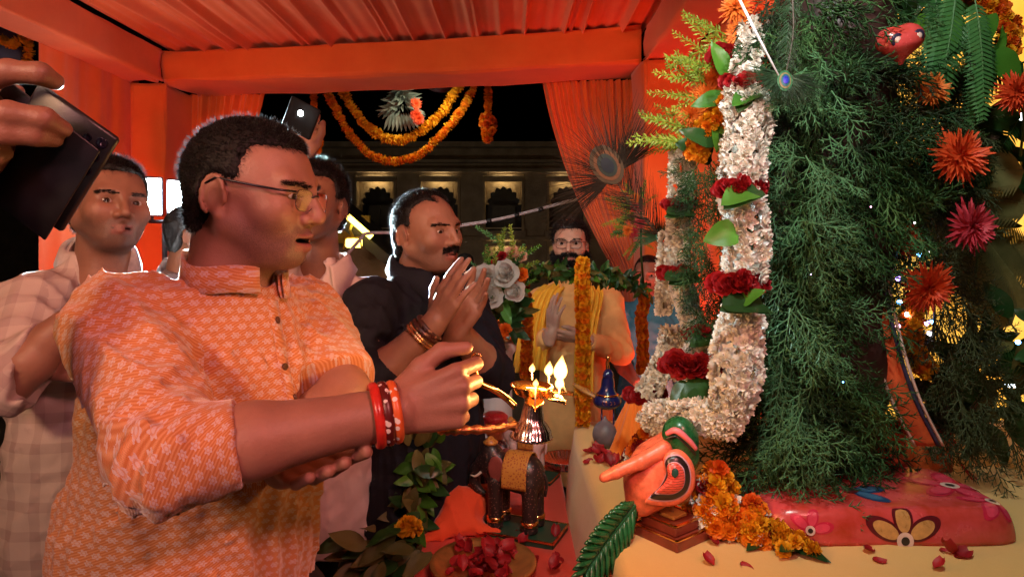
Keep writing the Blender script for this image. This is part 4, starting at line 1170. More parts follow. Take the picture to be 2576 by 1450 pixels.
# ------------------------------------------------------------------ man in the black shirt, hands clasped
BLACKSH = M('black_shirt', (0.008, 0.008, 0.014), 0.82, scale=30, bump=0.35, bscale=260, bdist=0.0015, spec=0.25)
bw = [uv3(1092, 812, 1.62), uv3(1152, 828, 1.70)]
flat = [(8, 12, 8), (5, 10, 8), (6, 12, 8), (10, 14, 10)]
hy = (0.46, -0.30, 0.80)
tha = [(0.020, 0.012, -0.010), (0.042, 0.042, -0.014), (0.056, 0.068, -0.012), (0.060, 0.095, -0.008)]
black = person('man in a black shirt with a moustache pressing his palms together',
    dict(p=uv3(1072, 583, 1.90), f=(0.80, -0.60), pitch=1, roll=-3, s=1.0, fat=0.002, jaw=1.02, nose=1.08, lid=0.0030, look=(0.1, 1, -0.25), moustache=(900, 0.0085)),
    (uv3(930, 770, 1.77), uv3(1168, 770, 2.06)), (uv3(908, 985, 1.62), uv3(1238, 940, 1.90)), bw, dict(f=(0.82, -0.57), w=1.05, dp=1.1, nb=uv3(1052, 715, 1.93)),
    dict(mat=BLACKSH, cut=(0.42, 0.40), cuff=0.050, loose=1.05, amp=0.0085, seed=12, vneck=0.10, vr=0.022, hole=0.064),
    hands=[((bw[0], hy, (-0.35, -0.9, 0.2), -1, flat, tha), dict(s=0.96, spread=0.4)), ((bw[1], hy, (0.35, 0.9, -0.2), 1, flat, tha), dict(s=0.96, spread=0.4))],
    h=0.0042, ch=0.0075, stub=0.30, skin=(0.32, 0.16, 0.105),
    hair=dict(thick=0.008, line=0.074, temple=0.016, nape=-0.075, n=9000, len=0.013, lift=0.6, comb=(0, 0.2, 0.1), mess=0.25, bald=(0.036, 0.040, 0.024), seed=8, fuzz=1800, flen=0.009))
collar(black['par'], black['nb'] + black['TR'] @ np.array([0, 0.004, 0.042]), black['TR'], BLACKSH, 'shirt', r=0.068, gap=24, hgt=0.034, tilt=22)
bx = nrmz(bw[0] - black['L'][0] * 0 - uv3(908, 985, 1.62)); be = uv3(908, 985, 1.62)
WOODB = studded('dark_wood_beads', (0.06, 0.015, 0.01), (0.35, 0.16, 0.08)); GOLDB = M('copper_bangle', (0.75, 0.38, 0.18), 0.25, 0.9, scale=60)
lab = ['copper bangle nearest the elbow of the man in black', 'second copper bangle of the man in black', 'dark bead string next to the copper bangles of the man in black', 'dark bead string of the man in black, nearest his hand']
for k, (f, r, m_) in enumerate(((0.80, 0.038, GOLDB), (0.83, 0.0375, GOLDB), (0.88, 0.036, WOODB), (0.93, 0.035, WOODB))):
    ring_obj('bracelet', lab[k], be + (bw[0] - be) * f, bx + np.array([0.1 * (k % 2), 0, 0.08]), r, 0.0036 if k < 2 else 0.0048, m_, 1.05, 'bracelets of the man in black', 1.3)

# ------------------------------------------------------------------ man in the pale checked shirt, far left
def check_mat():
    t = NT('pale_check'); u, v, _ = t.sep(t.attr('P2', 'Vector'))
    a = t.math('GREATER_THAN', t.math('SINE', t.math('MULTIPLY', u, 95)), 0.45); b = t.math('GREATER_THAN', t.math('SINE', t.math('MULTIPLY', v, 95)), 0.45)
    col = t.mix(t.math('MULTIPLY', t.math('ADD', a, b), 0.38), (0.52, 0.44, 0.40), (0.34, 0.25, 0.24))
    t.bump(t.noise(300, 3, 0.6), 0.3, 0.0015); return t.done(col, 0.85, 0, 0.2)
CHECK = check_mat()
lw = [uv3(165, 815, 1.42), uv3(225, 925, 1.46)]
fol = [(20, 30, 20)] * 4
left = person('man in a pale checked shirt with folded arms, half hidden by the raised phone',
    dict(p=uv3(278, 516, 1.66), f=(0.74, -0.67), pitch=4, roll=4, s=1.0, jaw=1.04, fat=0.003, nose=1.08, lid=0.0034, look=(0.2, 1, -0.05)),
    (uv3(85, 770, 1.56), uv3(335, 760, 1.84)), (uv3(30, 960, 1.40), uv3(330, 950, 1.62)), lw, dict(f=(0.70, -0.71), w=1.05, dp=1.1, nb=uv3(248, 680, 1.72)),
    dict(mat=CHECK, cut=(0.86, 0.86), cuff=0.044, loose=1.1, amp=0.008, seed=21, vneck=0.07, vr=0.022, hole=0.066),
    hands=[((lw[0], (0.75, 0.25, 0.55), (-0.2, -0.8, 0.5), -1, fol, THUMB_OPEN), dict()), ((lw[1], (-0.8, 0.1, 0.1), (0, -0.8, 0.5), 1, fol, THUMB_OPEN), dict())],
    h=0.0046, ch=0.008, stub=0.55, skin=(0.29, 0.15, 0.10),
    hair=dict(thick=0.012, line=0.072, temple=0.028, nape=-0.07, n=7000, len=0.020, lift=0.6, comb=(0.1, 0.6, 0.1), mess=0.3, seed=9, fuzz=1500, flen=0.012))
collar(left['par'], left['nb'] + left['TR'] @ np.array([0, 0.004, 0.042]), left['TR'], M('pale_collar', (0.50, 0.42, 0.39), 0.85, bump=0.3, bscale=300), 'shirt', r=0.069, gap=24, hgt=0.034, tilt=22)

# man behind the kurta man, only the back of his head in front of the floodlight
person('man whose ear and short hair show against the right floodlight',
    dict(p=uv3(492, 592, 2.3), f=(0.90, 0.30), pitch=-4, s=0.88),
    (uv3(420, 740, 2.2), uv3(520, 740, 2.5)), (uv3(410, 920, 2.15), uv3(540, 920, 2.5)), (uv3(470, 1020, 2.1), uv3(590, 1020, 2.5)), dict(f=(0.90, 0.30)),
    dict(mat=M('grey_shirt', (0.25, 0.25, 0.27), 0.85), cut=(-0.8, -0.8), amp=0.006, seed=31), h=0.006, ch=0.012, stub=0.3, skin=(0.27, 0.135, 0.085),
    hair=dict(thick=0.010, line=0.07, temple=0.02, n=4000, len=0.010, lift=0.5, seed=13))

# man in the pinkish white shirt behind the kurta man's face
PINKW = M('pinkish_white_shirt', (0.62, 0.50, 0.48), 0.85, var=0.12, scale=12, bump=0.3, bscale=300)
pw = [uv3(752, 400, 1.80), uv3(900, 960, 1.80)]
pink = person('man in an open-necked pinkish white shirt behind the kurta man, raising a phone',
    dict(p=uv3(788, 512, 1.82), f=(-0.12, -0.99), pitch=2, roll=3, s=1.0, lid=0.0040, jaw=1.0),
    (uv3(700, 765, 1.84), uv3(905, 765, 1.86)), (uv3(690, 640, 1.70), uv3(915, 985, 1.88)), pw, dict(f=(0.05, -1.0), nb=uv3(802, 705, 1.86)),
    dict(mat=PINKW, cut=(0.4, 0.3), cuff=0.05, loose=1.05, amp=0.008, seed=41, vneck=0.10, vr=0.036, hole=0.068),
    hands=[((pw[0], (0.1, -0.1, 1), (-0.4, 0.9, 0), -1, [(45, 50, 30)] * 4, THUMB_OPEN), dict()), ((pw[1], (-0.6, -0.5, -0.3), (0.3, -0.8, 0.2), 1, fol, THUMB_OPEN), dict())],
    h=0.005, ch=0.008, stub=0.4, skin=(0.30, 0.15, 0.09),
    hair=dict(thick=0.014, line=0.066, temple=0.03, n=7000, len=0.022, lift=0.6, comb=(0.15, 0.3, 0.2), mess=0.3, seed=14))
collar(pink['par'], pink['nb'] + pink['TR'] @ np.array([0, 0.004, 0.042]), pink['TR'], PINKW, 'shirt', r=0.070, gap=34, hgt=0.036, tilt=18, fall=0.05, spread=0.03)

# bearded man in yellow and orange, clapping
YEL = M('yellow_kurta', (0.80, 0.44, 0.16), 0.8, var=0.12, scale=10, bump=0.3, bscale=260)
yw = [uv3(1385, 838, 3.30), uv3(1462, 852, 3.32)]
beard = person('bearded man with glasses in a yellow-orange kurta clapping behind the leaf garland',
    dict(p=uv3(1434, 614, 3.60), f=(-0.16, -0.99), pitch=3, s=1.16, jaw=1.05, fat=0.004, nose=1.1, lid=0.0042, moustache=(1500, 0.013), beard=(7000, 0.030)),
    (uv3(1358, 760, 3.62), uv3(1530, 760, 3.58)), (uv3(1335, 885, 3.50), uv3(1562, 885, 3.46)), yw, dict(f=(-0.05, -1.0), w=1.08, dp=1.15, nb=uv3(1438, 702, 3.63)),
    dict(mat=YEL, cut=(0.85, 0.85), cuff=0.048, loose=1.10, amp=0.007, seed=51, vneck=0.08, vr=0.03),
    hands=[((yw[0], (0.15, -0.1, 1), (-0.6, -0.6, 0.1), -1, flat, THUMB_OPEN), dict(s=1.05)), ((yw[1], (-0.95, -0.1, 0.15), (0, -0.6, -0.6), 1, flat, THUMB_OPEN), dict(s=1.05))],
    h=0.0062, ch=0.010, stub=0.3, skin=(0.50, 0.30, 0.22), kurta=True,
    hair=dict(thick=0.012, line=0.066, temple=0.030, nape=-0.08, n=6000, len=0.026, lift=0.7, comb=(0, 0.1, 0.1), mess=0.7, seed=15, r=0.0011))
collar(beard['par'], beard['nb'] + beard['TR'] @ np.array([0, 0.004, 0.042]), beard['TR'], YEL, 'shirt', r=0.072, gap=30, hgt=0.036, tilt=18)
spectacles('dark squarish glasses on the bearded man', beard, M('brown_frame', (0.05, 0.02, 0.015), 0.35), 0.0019, 0.026, 0.018)
SHAWL = M('yellow_shawl', (0.85, 0.48, 0.04), 0.75, var=0.2, scale=14, bump=0.4, bscale=120)
def shawl(label, top, bot, d, w0, w1, folds=5, seed=0):
    nu, nv = 60, 50; V = np.zeros((nu, nv, 3)); T = spline([U(*p, dd) for p, dd in zip(top, d)], nv)
    for j in range(nv):
        f = j / (nv - 1); wd = w0 + (w1 - w0) * f
        for i in range(nu):
            s_ = i / (nu - 1) - 0.5; ph = 2 * math.pi * folds * s_ + seed + 0.8 * math.sin(f * 5 + seed)
            V[i, j] = T[j] + np.array([s_ * wd, -0.012 * math.sin(ph) - 0.02 * (1 - 4 * s_ * s_), 0.01 * math.sin(7 * s_ + seed)])
    o = obj('shawl', V.reshape(-1, 3), grid_faces(nu, nv), SHAWL); tag(o, label, 'shawl', 'yellow shawl ends'); m = o.modifiers.new('thick', 'SOLIDIFY'); m.thickness = 0.003; return o
shawl('yellow pleated shawl end over the bearded man\'s right arm, beside the bouquet', [(1400, 712), (1372, 740), (1350, 800), (1338, 870), (1330, 930)], None, [3.62, 3.47, 3.40, 3.36, 3.36], 0.13, 0.17, 5, 1)
shawl('yellow pleated shawl end hanging down the bearded man\'s chest, right of his hands', [(1470, 708), (1492, 735), (1480, 800), (1470, 880), (1468, 1000)], None, [3.62, 3.48, 3.38, 3.34, 3.34], 0.10, 0.10, 4, 3)

# man in the blue shirt at the right, mostly behind the garlands
BLUE = M('teal_blue_shirt', (0.035, 0.22, 0.34), 0.8, var=0.15, scale=14, bump=0.3, bscale=260)
bl = [uv3(1600, 960, 3.75), uv3(1680, 850, 3.7)]
person('man in a teal blue shirt looking out between the garlands on the right',
    dict(p=uv3(1630, 692, 3.95), f=(-0.35, -0.94), pitch=2, s=1.0, lid=0.0046, jaw=1.03, fat=0.003, moustache=(700, 0.007)),
    (uv3(1562, 790, 3.98), uv3(1712, 790, 3.94)), (uv3(1555, 905, 3.9), uv3(1725, 905, 3.85)), bl, dict(f=(-0.2, -1.0), w=1.1, dp=1.2),
    dict(mat=BLUE, cut=(-0.8, -0.8), amp=0.009, seed=61, vneck=0.05), h=0.0062, ch=0.010, stub=0.4, skin=(0.33, 0.17, 0.12),
    hair=dict(thick=0.009, line=0.072, temple=0.026, n=4000, len=0.010, lift=0.5, seed=16))

# bystander far behind the clasped hands
person('balding man far behind the clasped hands, lit white on the back of his head',
    dict(p=uv3(1172, 672, 5.4), f=(0.35, 0.94), pitch=-4, s=0.98),
    (uv3(1185, 735, 5.4), uv3(1120, 735, 5.4)), (uv3(1195, 820, 5.4), uv3(1110, 820, 5.4)), (uv3(1190, 880, 5.5), uv3(1115, 880, 5.5)), dict(f=(0.35, 0.94)),
    dict(mat=M('blue_grey_shirt', (0.18, 0.24, 0.32), 0.85), cut=(-0.8, -0.8), amp=0.006, seed=71), h=0.009, ch=0.015, skin=(0.36, 0.2, 0.14),
    hair=dict(thick=0.008, line=0.09, temple=0.0, n=1500, len=0.008, bald=(0.07, 0.10, 0.06), seed=17))

# ------------------------------------------------------------------ hand and phone of somebody at the left edge
ph_ = thing('smartphone', 'large black smartphone in a flip case held up at the upper left', 'smartphone', U(180, 420, 0.74))
A_, B_, C_, D_ = U(100, 208, 0.72), U(302, 350, 0.74), U(196, 606, 0.78), U(-20, 470, 0.76)
u1 = (B_ - A_); v1 = (C_ - B_); u1n = u1.normalized(); v1n = (v1 - u1n * v1.dot(u1n)).normalized(); nrm_ = u1n.cross(v1n).normalized()
Rp = Matrix((u1n, v1n, nrm_)).transposed(); W_, H_ = u1.length, v1.length
cen = B_ - u1n * W_ * 0.5 + v1n * H_ * 0.5
if nrm_.y > 0: back = -1
else: back = 1
mb = MB(); mb.box(cen, (W_ / 2, H_ / 2, 0.0045), Rp, 0.003); body = mb.build('phone_body', BLACKP, ph_)
mb = MB(); mb.box(cen - Rp @ Vector((W_ * 0.28, -H_ * 0.05, 0.012)) + Vector((0, 0.012, -0.01)), (W_ * 0.62, H_ * 0.48, 0.0015), Rp @ Matrix.Rotation(0.10, 3, 'Y'), 0.001); mb.build('case_flap', BLACKP, ph_)
for k, (a, b) in enumerate(((0.88, 0.10), (0.88, 0.24), (0.88, 0.38), (0.72, 0.13), (0.74, 0.30))):
    c = B_ - u1n * W_ * (1 - a) * 1.0 + v1n * H_ * b + nrm_ * back * 0.0045
    Rl = (nrm_ * back).to_track_quat('Z', 'Y').to_matrix(); mb = MB(); r = 0.0055 if k < 3 else 0.004
    mb.lathe([(r * 1.15, 0), (r * 1.15, 0.0012), (r, 0.0014), (r * 0.8, 0.0006), (0, 0.0005)], 20, c, Rl); mb.build('camera_lens', M('lens_black', (0.01, 0.01, 0.02), 0.08), body)
S = SDF(); S.frame()
def fing(pts, rs): S.chain([np.array(U(*p)) for p in pts], rs, 0.006)
hc = (-70, 320)
S.ell(np.array(U(-95, 330, 0.72)), (0.055, 0.03, 0.055), 0.02)
fing([(-80, 215, 0.70), (20, 180, 0.70), (100, 185, 0.705), (138, 205, 0.722)], [0.016, 0.0125, 0.0115, 0.0095])
fing([(-80, 300, 0.69), (20, 285, 0.680), (110, 298, 0.690), (160, 325, 0.712)], [0.016, 0.0125, 0.0115, 0.009])
fing([(-80, 350, 0.69), (10, 335, 0.684), (90, 340, 0.694), (138, 352, 0.716)], [0.016, 0.012, 0.011, 0.0085])
fing([(-80, 400, 0.70), (-20, 390, 0.70), (10, 385, 0.71)], [0.015, 0.011, 0.009])
fing([(-95, 360, 0.74), (-40, 250, 0.765), (40, 230, 0.765)], [0.018, 0.012, 0.009])
S.chain([np.array(U(-100, 350, 0.72)), np.array(U(-170, 520, 0.70)), np.array(U(-330, 900, 0.66))], [0.04, 0.031, 0.045], 0.02)
V, F = S.mesh(np.array(U(-400, 950, 0.72)) - 0.1, np.array(U(200, 130, 0.72)) + 0.1, 0.0034)
hp = thing('person', 'hand of a person outside the picture gripping the large black phone', 'person', (V[:, 0].mean(), V[:, 1].mean(), V[:, 2].min()))
o = obj('hand', V, F, SKIN, hp); vattr(o, 'Col', np.tile((0.24, 0.115, 0.075), (len(V), 1)))

# phone with its torch on, raised behind the kurta man's head
tp = thing('smartphone', 'dark phone with its white torch lit, raised above the kurta man\'s head', 'smartphone', U(757, 296, 1.66))
c = U(757, 297, 1.64); Rt = Euler((math.radians(12), math.radians(28), math.radians(-8))).to_matrix()
mb = MB(); mb.box(c, (0.042, 0.0045, 0.040), Rt, 0.003); mb.build('phone_body', M('matt_black_case', (0.006, 0.006, 0.007), 0.85, spec=0.15), tp)
mb = MB(); mb.lathe([(0.0075, 0), (0.006, 0.002), (0, 0.003)], 16, U(756, 285, 1.632), Matrix.Rotation(math.radians(90), 3, 'X')); mb.build('torch', EMIT('torch_white', (0.85, 1.0, 0.92), 45), tp)
l = bpy.data.lights.new('torch_light', 'POINT'); l.energy = 0.06; l.color = (0.85, 1, 0.92); l.shadow_soft_size = 0.01
lo = bpy.data.objects.new('torch_light', l); COL.objects.link(lo); lo.parent = tp; lo.location = U(756, 285, 1.60) - ORG[tp.name]
# ================================================================== altar, figurines, lamp
UZ, LZ = 0.95, 0.75
def on(x, y, z):
    """point on a level surface of height z seen at picture position x, y"""
    d = (CAMZ - z) * FPX / (y - 618); return U(x, y, d)
CREAM = cloth_mat('cream_altar_cloth', (0.62, 0.36, 0.10), (0.74, 0.47, 0.17), 1400)
REDC = cloth_mat('red_table_cloth', (0.50, 0.025, 0.010), (0.66, 0.050, 0.018), 1400)
# upper tier: table under a draped cream cloth
def rounded_table(name, label, x0, x1, y0, y1, ztop, zbot, mat, seed, flare=0.05, nfold=17):
    """cloth over a table: top sheet that rolls over the edge and hangs in folds"""
    nu, nv = 260, 70; V = np.zeros((nu, nv, 3)); cx, cy = (x0 + x1) / 2, (y0 + y1) / 2; hx, hy = (x1 - x0) / 2, (y1 - y0) / 2
    for i in range(nu):
        a = 2 * math.pi * i / nu; ca, sa = math.cos(a), math.sin(a); e = 0.12
        ex = math.copysign(abs(ca) ** e, ca); ey = math.copysign(abs(sa) ** e, sa)
        for j in range(nv):
            t = j / (nv - 1)
            if t < 0.4:
                f = t / 0.4; z = ztop + 0.0035 * (math.sin(ex * f * 9 + seed) * math.sin(ey * f * 7 + 2 * ex * f)) * (1 - f) + 0.0028 * max(0, math.sin(6 * ex * f + 11 * ey * f + seed)) ** 4 + 0.002 * max(0, math.sin(17 * ex * f - 5 * ey * f)) ** 6; V[i, j] = (cx + ex * hx * f, cy + ey * hy * f, z)
            else:
                f = (t - 0.4) / 0.6; fold = math.sin(nfold * a + 1.5 * math.sin(3 * a + seed)) * 0.022 * min(1, f * 2)
                out = 0.012 * min(1, f * 8) + flare * f + fold
                V[i, j] = (cx + ex * hx + ca * out, cy + ey * hy + sa * out, ztop - 0.010 * min(1, f * 8) - (ztop - zbot) * f)
    F = grid_faces(nu, nv); w_ = np.array([[(nu - 1) * nv + j, j, j + 1, (nu - 1) * nv + j + 1] for j in range(nv - 1)])
    o = obj(name, V.reshape(-1, 3), np.vstack([F, w_]), mat); return o
o = rounded_table('altar_table', '', 0.185, 1.75, 0.75, 2.12, UZ, 0.02, CREAM, 1); tag(o, 'upper altar table under a cream cloth carrying the idol', 'table')
o = rounded_table('offering_table', '', -0.24, 0.16, 1.42, 2.35, LZ, 0.02, REDC, 4, 0.03, 13); tag(o, 'lower table under a red cloth carrying the elephant figurines', 'table')

# ---------------- brass lamp with burning wicks
BRASS = M('brass', (0.80, 0.46, 0.18), 0.22, 1.0, var=0.2, scale=40, bump=0.15, bscale=200, bdist=0.0008)
SILV = M('silver_tin', (0.70, 0.62, 0.58), 0.22, 1.0, var=0.15, scale=40, bump=0.25, bscale=130, bdist=0.001)
LD = 0.985
lc = U(1337, 1082, LD); up = Vector((0.05, -0.03, 1)).normalized(); Rl = up.to_track_quat('Z', 'Y').to_matrix()
k = LD / FPX
lamp = thing('oil_lamp', 'burning brass oil lamp with five spouts held out over the altar', 'oil lamp', lc)
mb = MB(); mb.lathe([(52 * k, -18 * k), (54 * k, -14 * k), (50 * k, -10 * k), (47 * k, 4 * k), (38 * k, 18 * k), (30 * k, 26 * k), (28 * k, 40 * k), (24 * k, 60 * k), (21 * k, 76 * k), (24 * k, 82 * k), (30 * k, 86 * k)], 72, lc, Rl, 24, 0.03); mb.build('foot', SILV, lamp)
bc = lc + Rl @ Vector((0, 0, 86 * k))
mb = MB(); mb.lathe([(26 * k, 0), (44 * k, 10 * k), (52 * k, 26 * k), (55 * k, 29 * k), (52 * k, 30 * k), (47 * k, 22 * k), (30 * k, 14 * k), (0, 12 * k)], 48, bc + Vector((-6 * k, 0, 0)), Rl); mb.build('bowl', BRASS, lamp)
mb = MB(); mb.lathe([(42 * k, 20 * k), (38 * k, 21.5 * k), (0, 22 * k)], 40, bc + Vector((-6 * k, 0, 0)), Rl); mb.build('oil', NT('oil').done((0.35, 0.16, 0.02), 0.05, 0, 0.6), lamp)
FLAME = bpy.data.materials.new('flame'); FLAME.use_nodes = True; fn_ = FLAME.node_tree.nodes; fn_.clear(); fo_ = fn_.new('ShaderNodeOutputMaterial'); fe_ = fn_.new('ShaderNodeEmission')
fe_.inputs[0].default_value = (1.0, 0.50, 0.12, 1); fe_.inputs[1].default_value = 800.0; FLAME.node_tree.links.new(fe_.outputs[0], fo_.inputs['Volume'])
spouts = [(1345, 1018, 0.93, 1347, 965, 0.55), (1405, 1002, 0.95, 1407, 965, 1.0), (1425, 985, 1.01, 1409, 935, 1.75), (1380, 975, 1.05, 1380, 932, 1.1), (1338, 962, 1.06, 1338, 928, 0.7)]
for (sx, sy, sd, fx, fy, fs) in spouts:
    c = U(sx, sy, sd); inn = bc + Rl @ Vector((0, 0, 18 * k)); d = (c - inn); d.z *= 0.3; dn = d.normalized(); sd_ = Vector((-dn.y, dn.x, 0)).normalized()
    nn = 14; V = []; F = []
    for i in range(nn):       # leaf-shaped dish: pointed outwards
        t = i / (nn - 1); wd = (0.5 + 0.5 * math.sin(math.pi * min(1, t * 1.15))) * 22 * k * (1 - max(0, t - 0.6) * 2.2); wd = max(wd, 1.5 * k)
        p = inn + (c + dn * 22 * k - inn) * (0.35 + 0.65 * t)
        for s_ in (-1, -0.6, 0, 0.6, 1): V.append(p + sd_ * wd * s_ + Vector((0, 0, (-9 * k) * (1 - s_ * s_))))
        for s_ in (1, 0.6, 0, -0.6, -1): V.append(p + sd_ * wd * s_ * 1.05 + Vector((0, 0, (-9 * k) * (1 - s_ * s_) - 3 * k)))
    for i in range(nn - 1):
        for j in range(10): F.append((i * 10 + j, i * 10 + (j + 1) % 10, (i + 1) * 10 + (j + 1) % 10, (i + 1) * 10 + j))
    F += [tuple(range(10))[::-1], tuple((nn - 1) * 10 + j for j in range(10))]
    sp = obj('spout', V, F, BRASS, lamp)
    wk = c + Vector((0, 0, 2 * k)); fp = U(fx, fy, sd)
    mb = MB(); mb.tube([wk - Vector((0, 0, 4 * k)), Vector((fp.x, fp.y, fp.z - 12 * k * fs))], 2.2 * k, 6); mb.build('wick', M('wick', (0.5, 0.42, 0.3), 0.9), sp)
    hgt = 27 * k * fs; mb = MB()
    mb.lathe([(p_[0], p_[1]) for p_ in spline([(0.5 * k, -hgt * 0.5, 0), (8.0 * k * fs ** 0.8, -hgt * 0.30, 0), (11.5 * k * fs ** 0.8, 0.0, 0), (9.5 * k * fs ** 0.8, hgt * 0.32, 0), (4.2 * k * fs ** 0.9, hgt * 0.66, 0), (0.3 * k, hgt * 0.95, 0)], 18)], 20, fp, Matrix.Rotation(0.12, 3, 'Y')); mb.build('flame', FLAME, sp)
    l = bpy.data.lights.new('flame_light', 'POINT'); l.energy = 0.8 * fs; l.color = (1.0, 0.50, 0.15); l.shadow_soft_size = 0.012
    lo = bpy.data.objects.new('flame_light', l); COL.objects.link(lo); lo.parent = lamp; lo.location = fp - ORG[lamp.name]
# coiled handle and lower tail
mb = MB(); hp_ = spline([U(1296, 1022, LD), U(1272, 1000, LD), U(1240, 978, 0.965), U(1214, 966, 0.955), U(1199, 952, 0.95), U(1193, 922, 0.942), U(1190, 900, 0.938), U(1196, 890, 0.938), U(1210, 894, 0.938)], 50)
mb.tube(hp_, [0.0052 * (1 - 0.45 * i / 49) for i in range(50)], 10); mb.build('handle', BRASS, lamp)
mb = MB(); tp_ = spline([U(1300, 1068, LD), U(1240, 1078, 0.965), U(1180, 1080, 0.955), U(1130, 1083, 0.95), U(1100, 1088, 0.95)], 30)
mb.tube(tp_, [0.0062 + 0.0012 * math.sin(i * 1.7) - 0.004 * max(0, (i - 20) / 9) for i in range(30)], 10); mb.build('tail_handle', M('copper_handle', (0.62, 0.26, 0.10), 0.35, 0.9, bump=0.6, bscale=260, bdist=0.002), lamp)

# ---------------- black elephant on a green base
EBLK = M('black_lacquer', (0.018, 0.012, 0.012), 0.3, scale=60, var=0.5, spec=0.6)
def painted(name, base, spots, scale=120, th=0.22, rough=0.35):
    t = NT(name); v = t.new('ShaderNodeTexVoronoi', feature='F1'); v.inputs['Scale'].default_value = scale; t.set(v.inputs['Vector'], t.obj())
    m = t.math('LESS_THAN', v.outputs['Distance'], th); m2 = t.math('LESS_THAN', v.outputs['Distance'], th * 0.5)
    return t.done(t.mix(m2, t.mix(m, base, spots), base), rough, 0, 0.5)
EPAINT = painted('floral_black_lacquer', (0.022, 0.012, 0.012), (0.22, 0.10, 0.08), 150, 0.25)
GOLDP = painted('gold_red_saddle', (0.50, 0.22, 0.04), (0.25, 0.03, 0.02), 170, 0.35)
WPAINT = painted('white_painted', (0.62, 0.42, 0.38), (0.45, 0.10, 0.05), 110, 0.14)
def elephant(label, x, y, d, sc, mats, group, base=True, face=-1):
    """carved elephant standing on a slab, facing left"""
    o0 = U(x, y, d); t = thing('elephant_figurine', label, 'figurine', o0, group); B = np.array(o0); k_ = sc
    ang = math.radians(-22); R = np.array([[math.cos(ang), -math.sin(ang), 0], [math.sin(ang), math.cos(ang), 0], [0, 0, 1.0]])
    S = SDF(); S.frame(R, B, k_)
    zb = 0.02
    S.ell((0.012, 0, zb + 0.135), (0.062, 0.042, 0.050), 0.01); S.ell((0.045, 0, zb + 0.132), (0.034, 0.040, 0.046), 0.02)
    S.ell((-0.058, 0, zb + 0.148), (0.036, 0.032, 0.046), 0.02); S.sph((-0.064, 0, zb + 0.182), 0.024, 0.015)
    S.chain([(-0.085, 0, zb + 0.158), (-0.106, 0, zb + 0.130), (-0.113, 0, zb + 0.100), (-0.103, 0, zb + 0.078), (-0.085, 0, zb + 0.070)], [0.019, 0.015, 0.012, 0.010, 0.008], 0.012)
    for lx in (-0.042, 0.052):
        for ly in (-0.026, 0.026): S.cap((lx, ly, zb + 0.115), (lx, ly, zb + 0.012), 0.020, 0.0185, 0.012); S.cap((lx, ly, zb + 0.012), (lx, ly, zb + 0.002), 0.021, 0.021, 0.004)
    S.plane((0, 0, -1), -zb + 0.001, 0.002); S.frame()
    V, F = S.mesh(B - np.array([0.16, 0.12, 0.02]) * k_, B + np.array([0.12, 0.12, 0.26]) * k_, 0.0032 * k_); obj('body', V, F, mats[0], t)
    W = lambda p: B + R @ (np.array(p) * k_)
    for ly in (-1, 1):        # ears, tusks, anklets
        Q = SDF(); Q.frame(R, B, k_); Q.ell((-0.034, ly * 0.037, zb + 0.150), (0.024, 0.006, 0.034), 0.004); Q.ell((-0.034, ly * 0.045, zb + 0.150), (0.017, 0.004, 0.026), 0.003, 's')
        c = W((-0.034, ly * 0.037, zb + 0.15)); V, F = Q.mesh(c - 0.05 * k_, c + 0.05 * k_, 0.0028 * k_); obj('ear', V, F, mats[3], t)
        mb = MB(); mb.tube(spline([W((-0.083, ly * 0.015, zb + 0.132)), W((-0.100, ly * 0.019, zb + 0.118)), W((-0.116, ly * 0.02, zb + 0.120))], 8), [0.0042 * k_ * (1 - 0.1 * i) for i in range(8)], 8); mb.build('tusk', M('ivory_paint', (0.6, 0.5, 0.4), 0.4), t)
        for lx in (-0.042, 0.052):
            mb = MB(); mb.lathe([(0.0215 * k_, 0.016 * k_), (0.0225 * k_, 0.019 * k_), (0.0225 * k_, 0.026 * k_), (0.0210 * k_, 0.029 * k_)], 18, W((lx, ly * 0.026, zb)), Matrix(R.tolist())); mb.build('anklet', mats[1], t)
    # saddle cloth hugging the back
    nu, nv = 26, 30; V = np.zeros((nu, nv, 3))
    for i in range(nu):
        xx = -0.016 + 0.066 * i / (nu - 1)
        for j in range(nv):
            a = math.radians(-118 + 236 * j / (nv - 1)); ry, rz = 0.0455, 0.0535 - 0.4 * max(0, abs(xx - 0.02) - 0.02) ** 1.0 * 0.2
            yy = ry * math.sin(a); zz = zb + 0.135 + rz * math.cos(a)
            if abs(a) > math.pi / 2: zz = zb + 0.135 - (abs(a) - math.pi / 2) * 0.055; yy = math.copysign(ry + 0.001, a)
            V[i, j] = W((xx, yy, zz))
    o = obj('saddle_cloth', V.reshape(-1, 3), grid_faces(nu, nv), mats[2], t); m = o.modifiers.new('thick', 'SOLIDIFY'); m.thickness = 0.003 * k_; m.offset = 1
    mb = MB(); mb.lathe([(0.018 * k_, 0), (0.020 * k_, 0.006 * k_), (0.012 * k_, 0.012 * k_), (0.005 * k_, 0.020 * k_), (0.0, 0.022 * k_)], 20, W((-0.066, 0, zb + 0.200)), Matrix(R.tolist())); mb.build('head_ornament', mats[2], t)
    if base:
        RM = Matrix(R.tolist()); mb = MB(); mb.box(W((0.0, 0, 0.0085)), (0.125 * k_, 0.062 * k_, 0.0085 * k_), RM, 0.002); bs_ = mb.build('base', M('dark_green_paint', (0.012, 0.05, 0.03), 0.4, scale=40), t, False)
        for (cx_, cy_, hx_, hy_) in ((0, -0.0625, 0.125, 0.002), (0, 0.0625, 0.125, 0.002), (-0.1255, 0, 0.002, 0.0645), (0.1255, 0, 0.002, 0.0645)):
            mb = MB(); mb.box(W((cx_, cy_, 0.0165)), (hx_ * k_, hy_ * k_, 0.0022 * k_), RM); mb.build('gold_edge', BRASS, bs_, False)
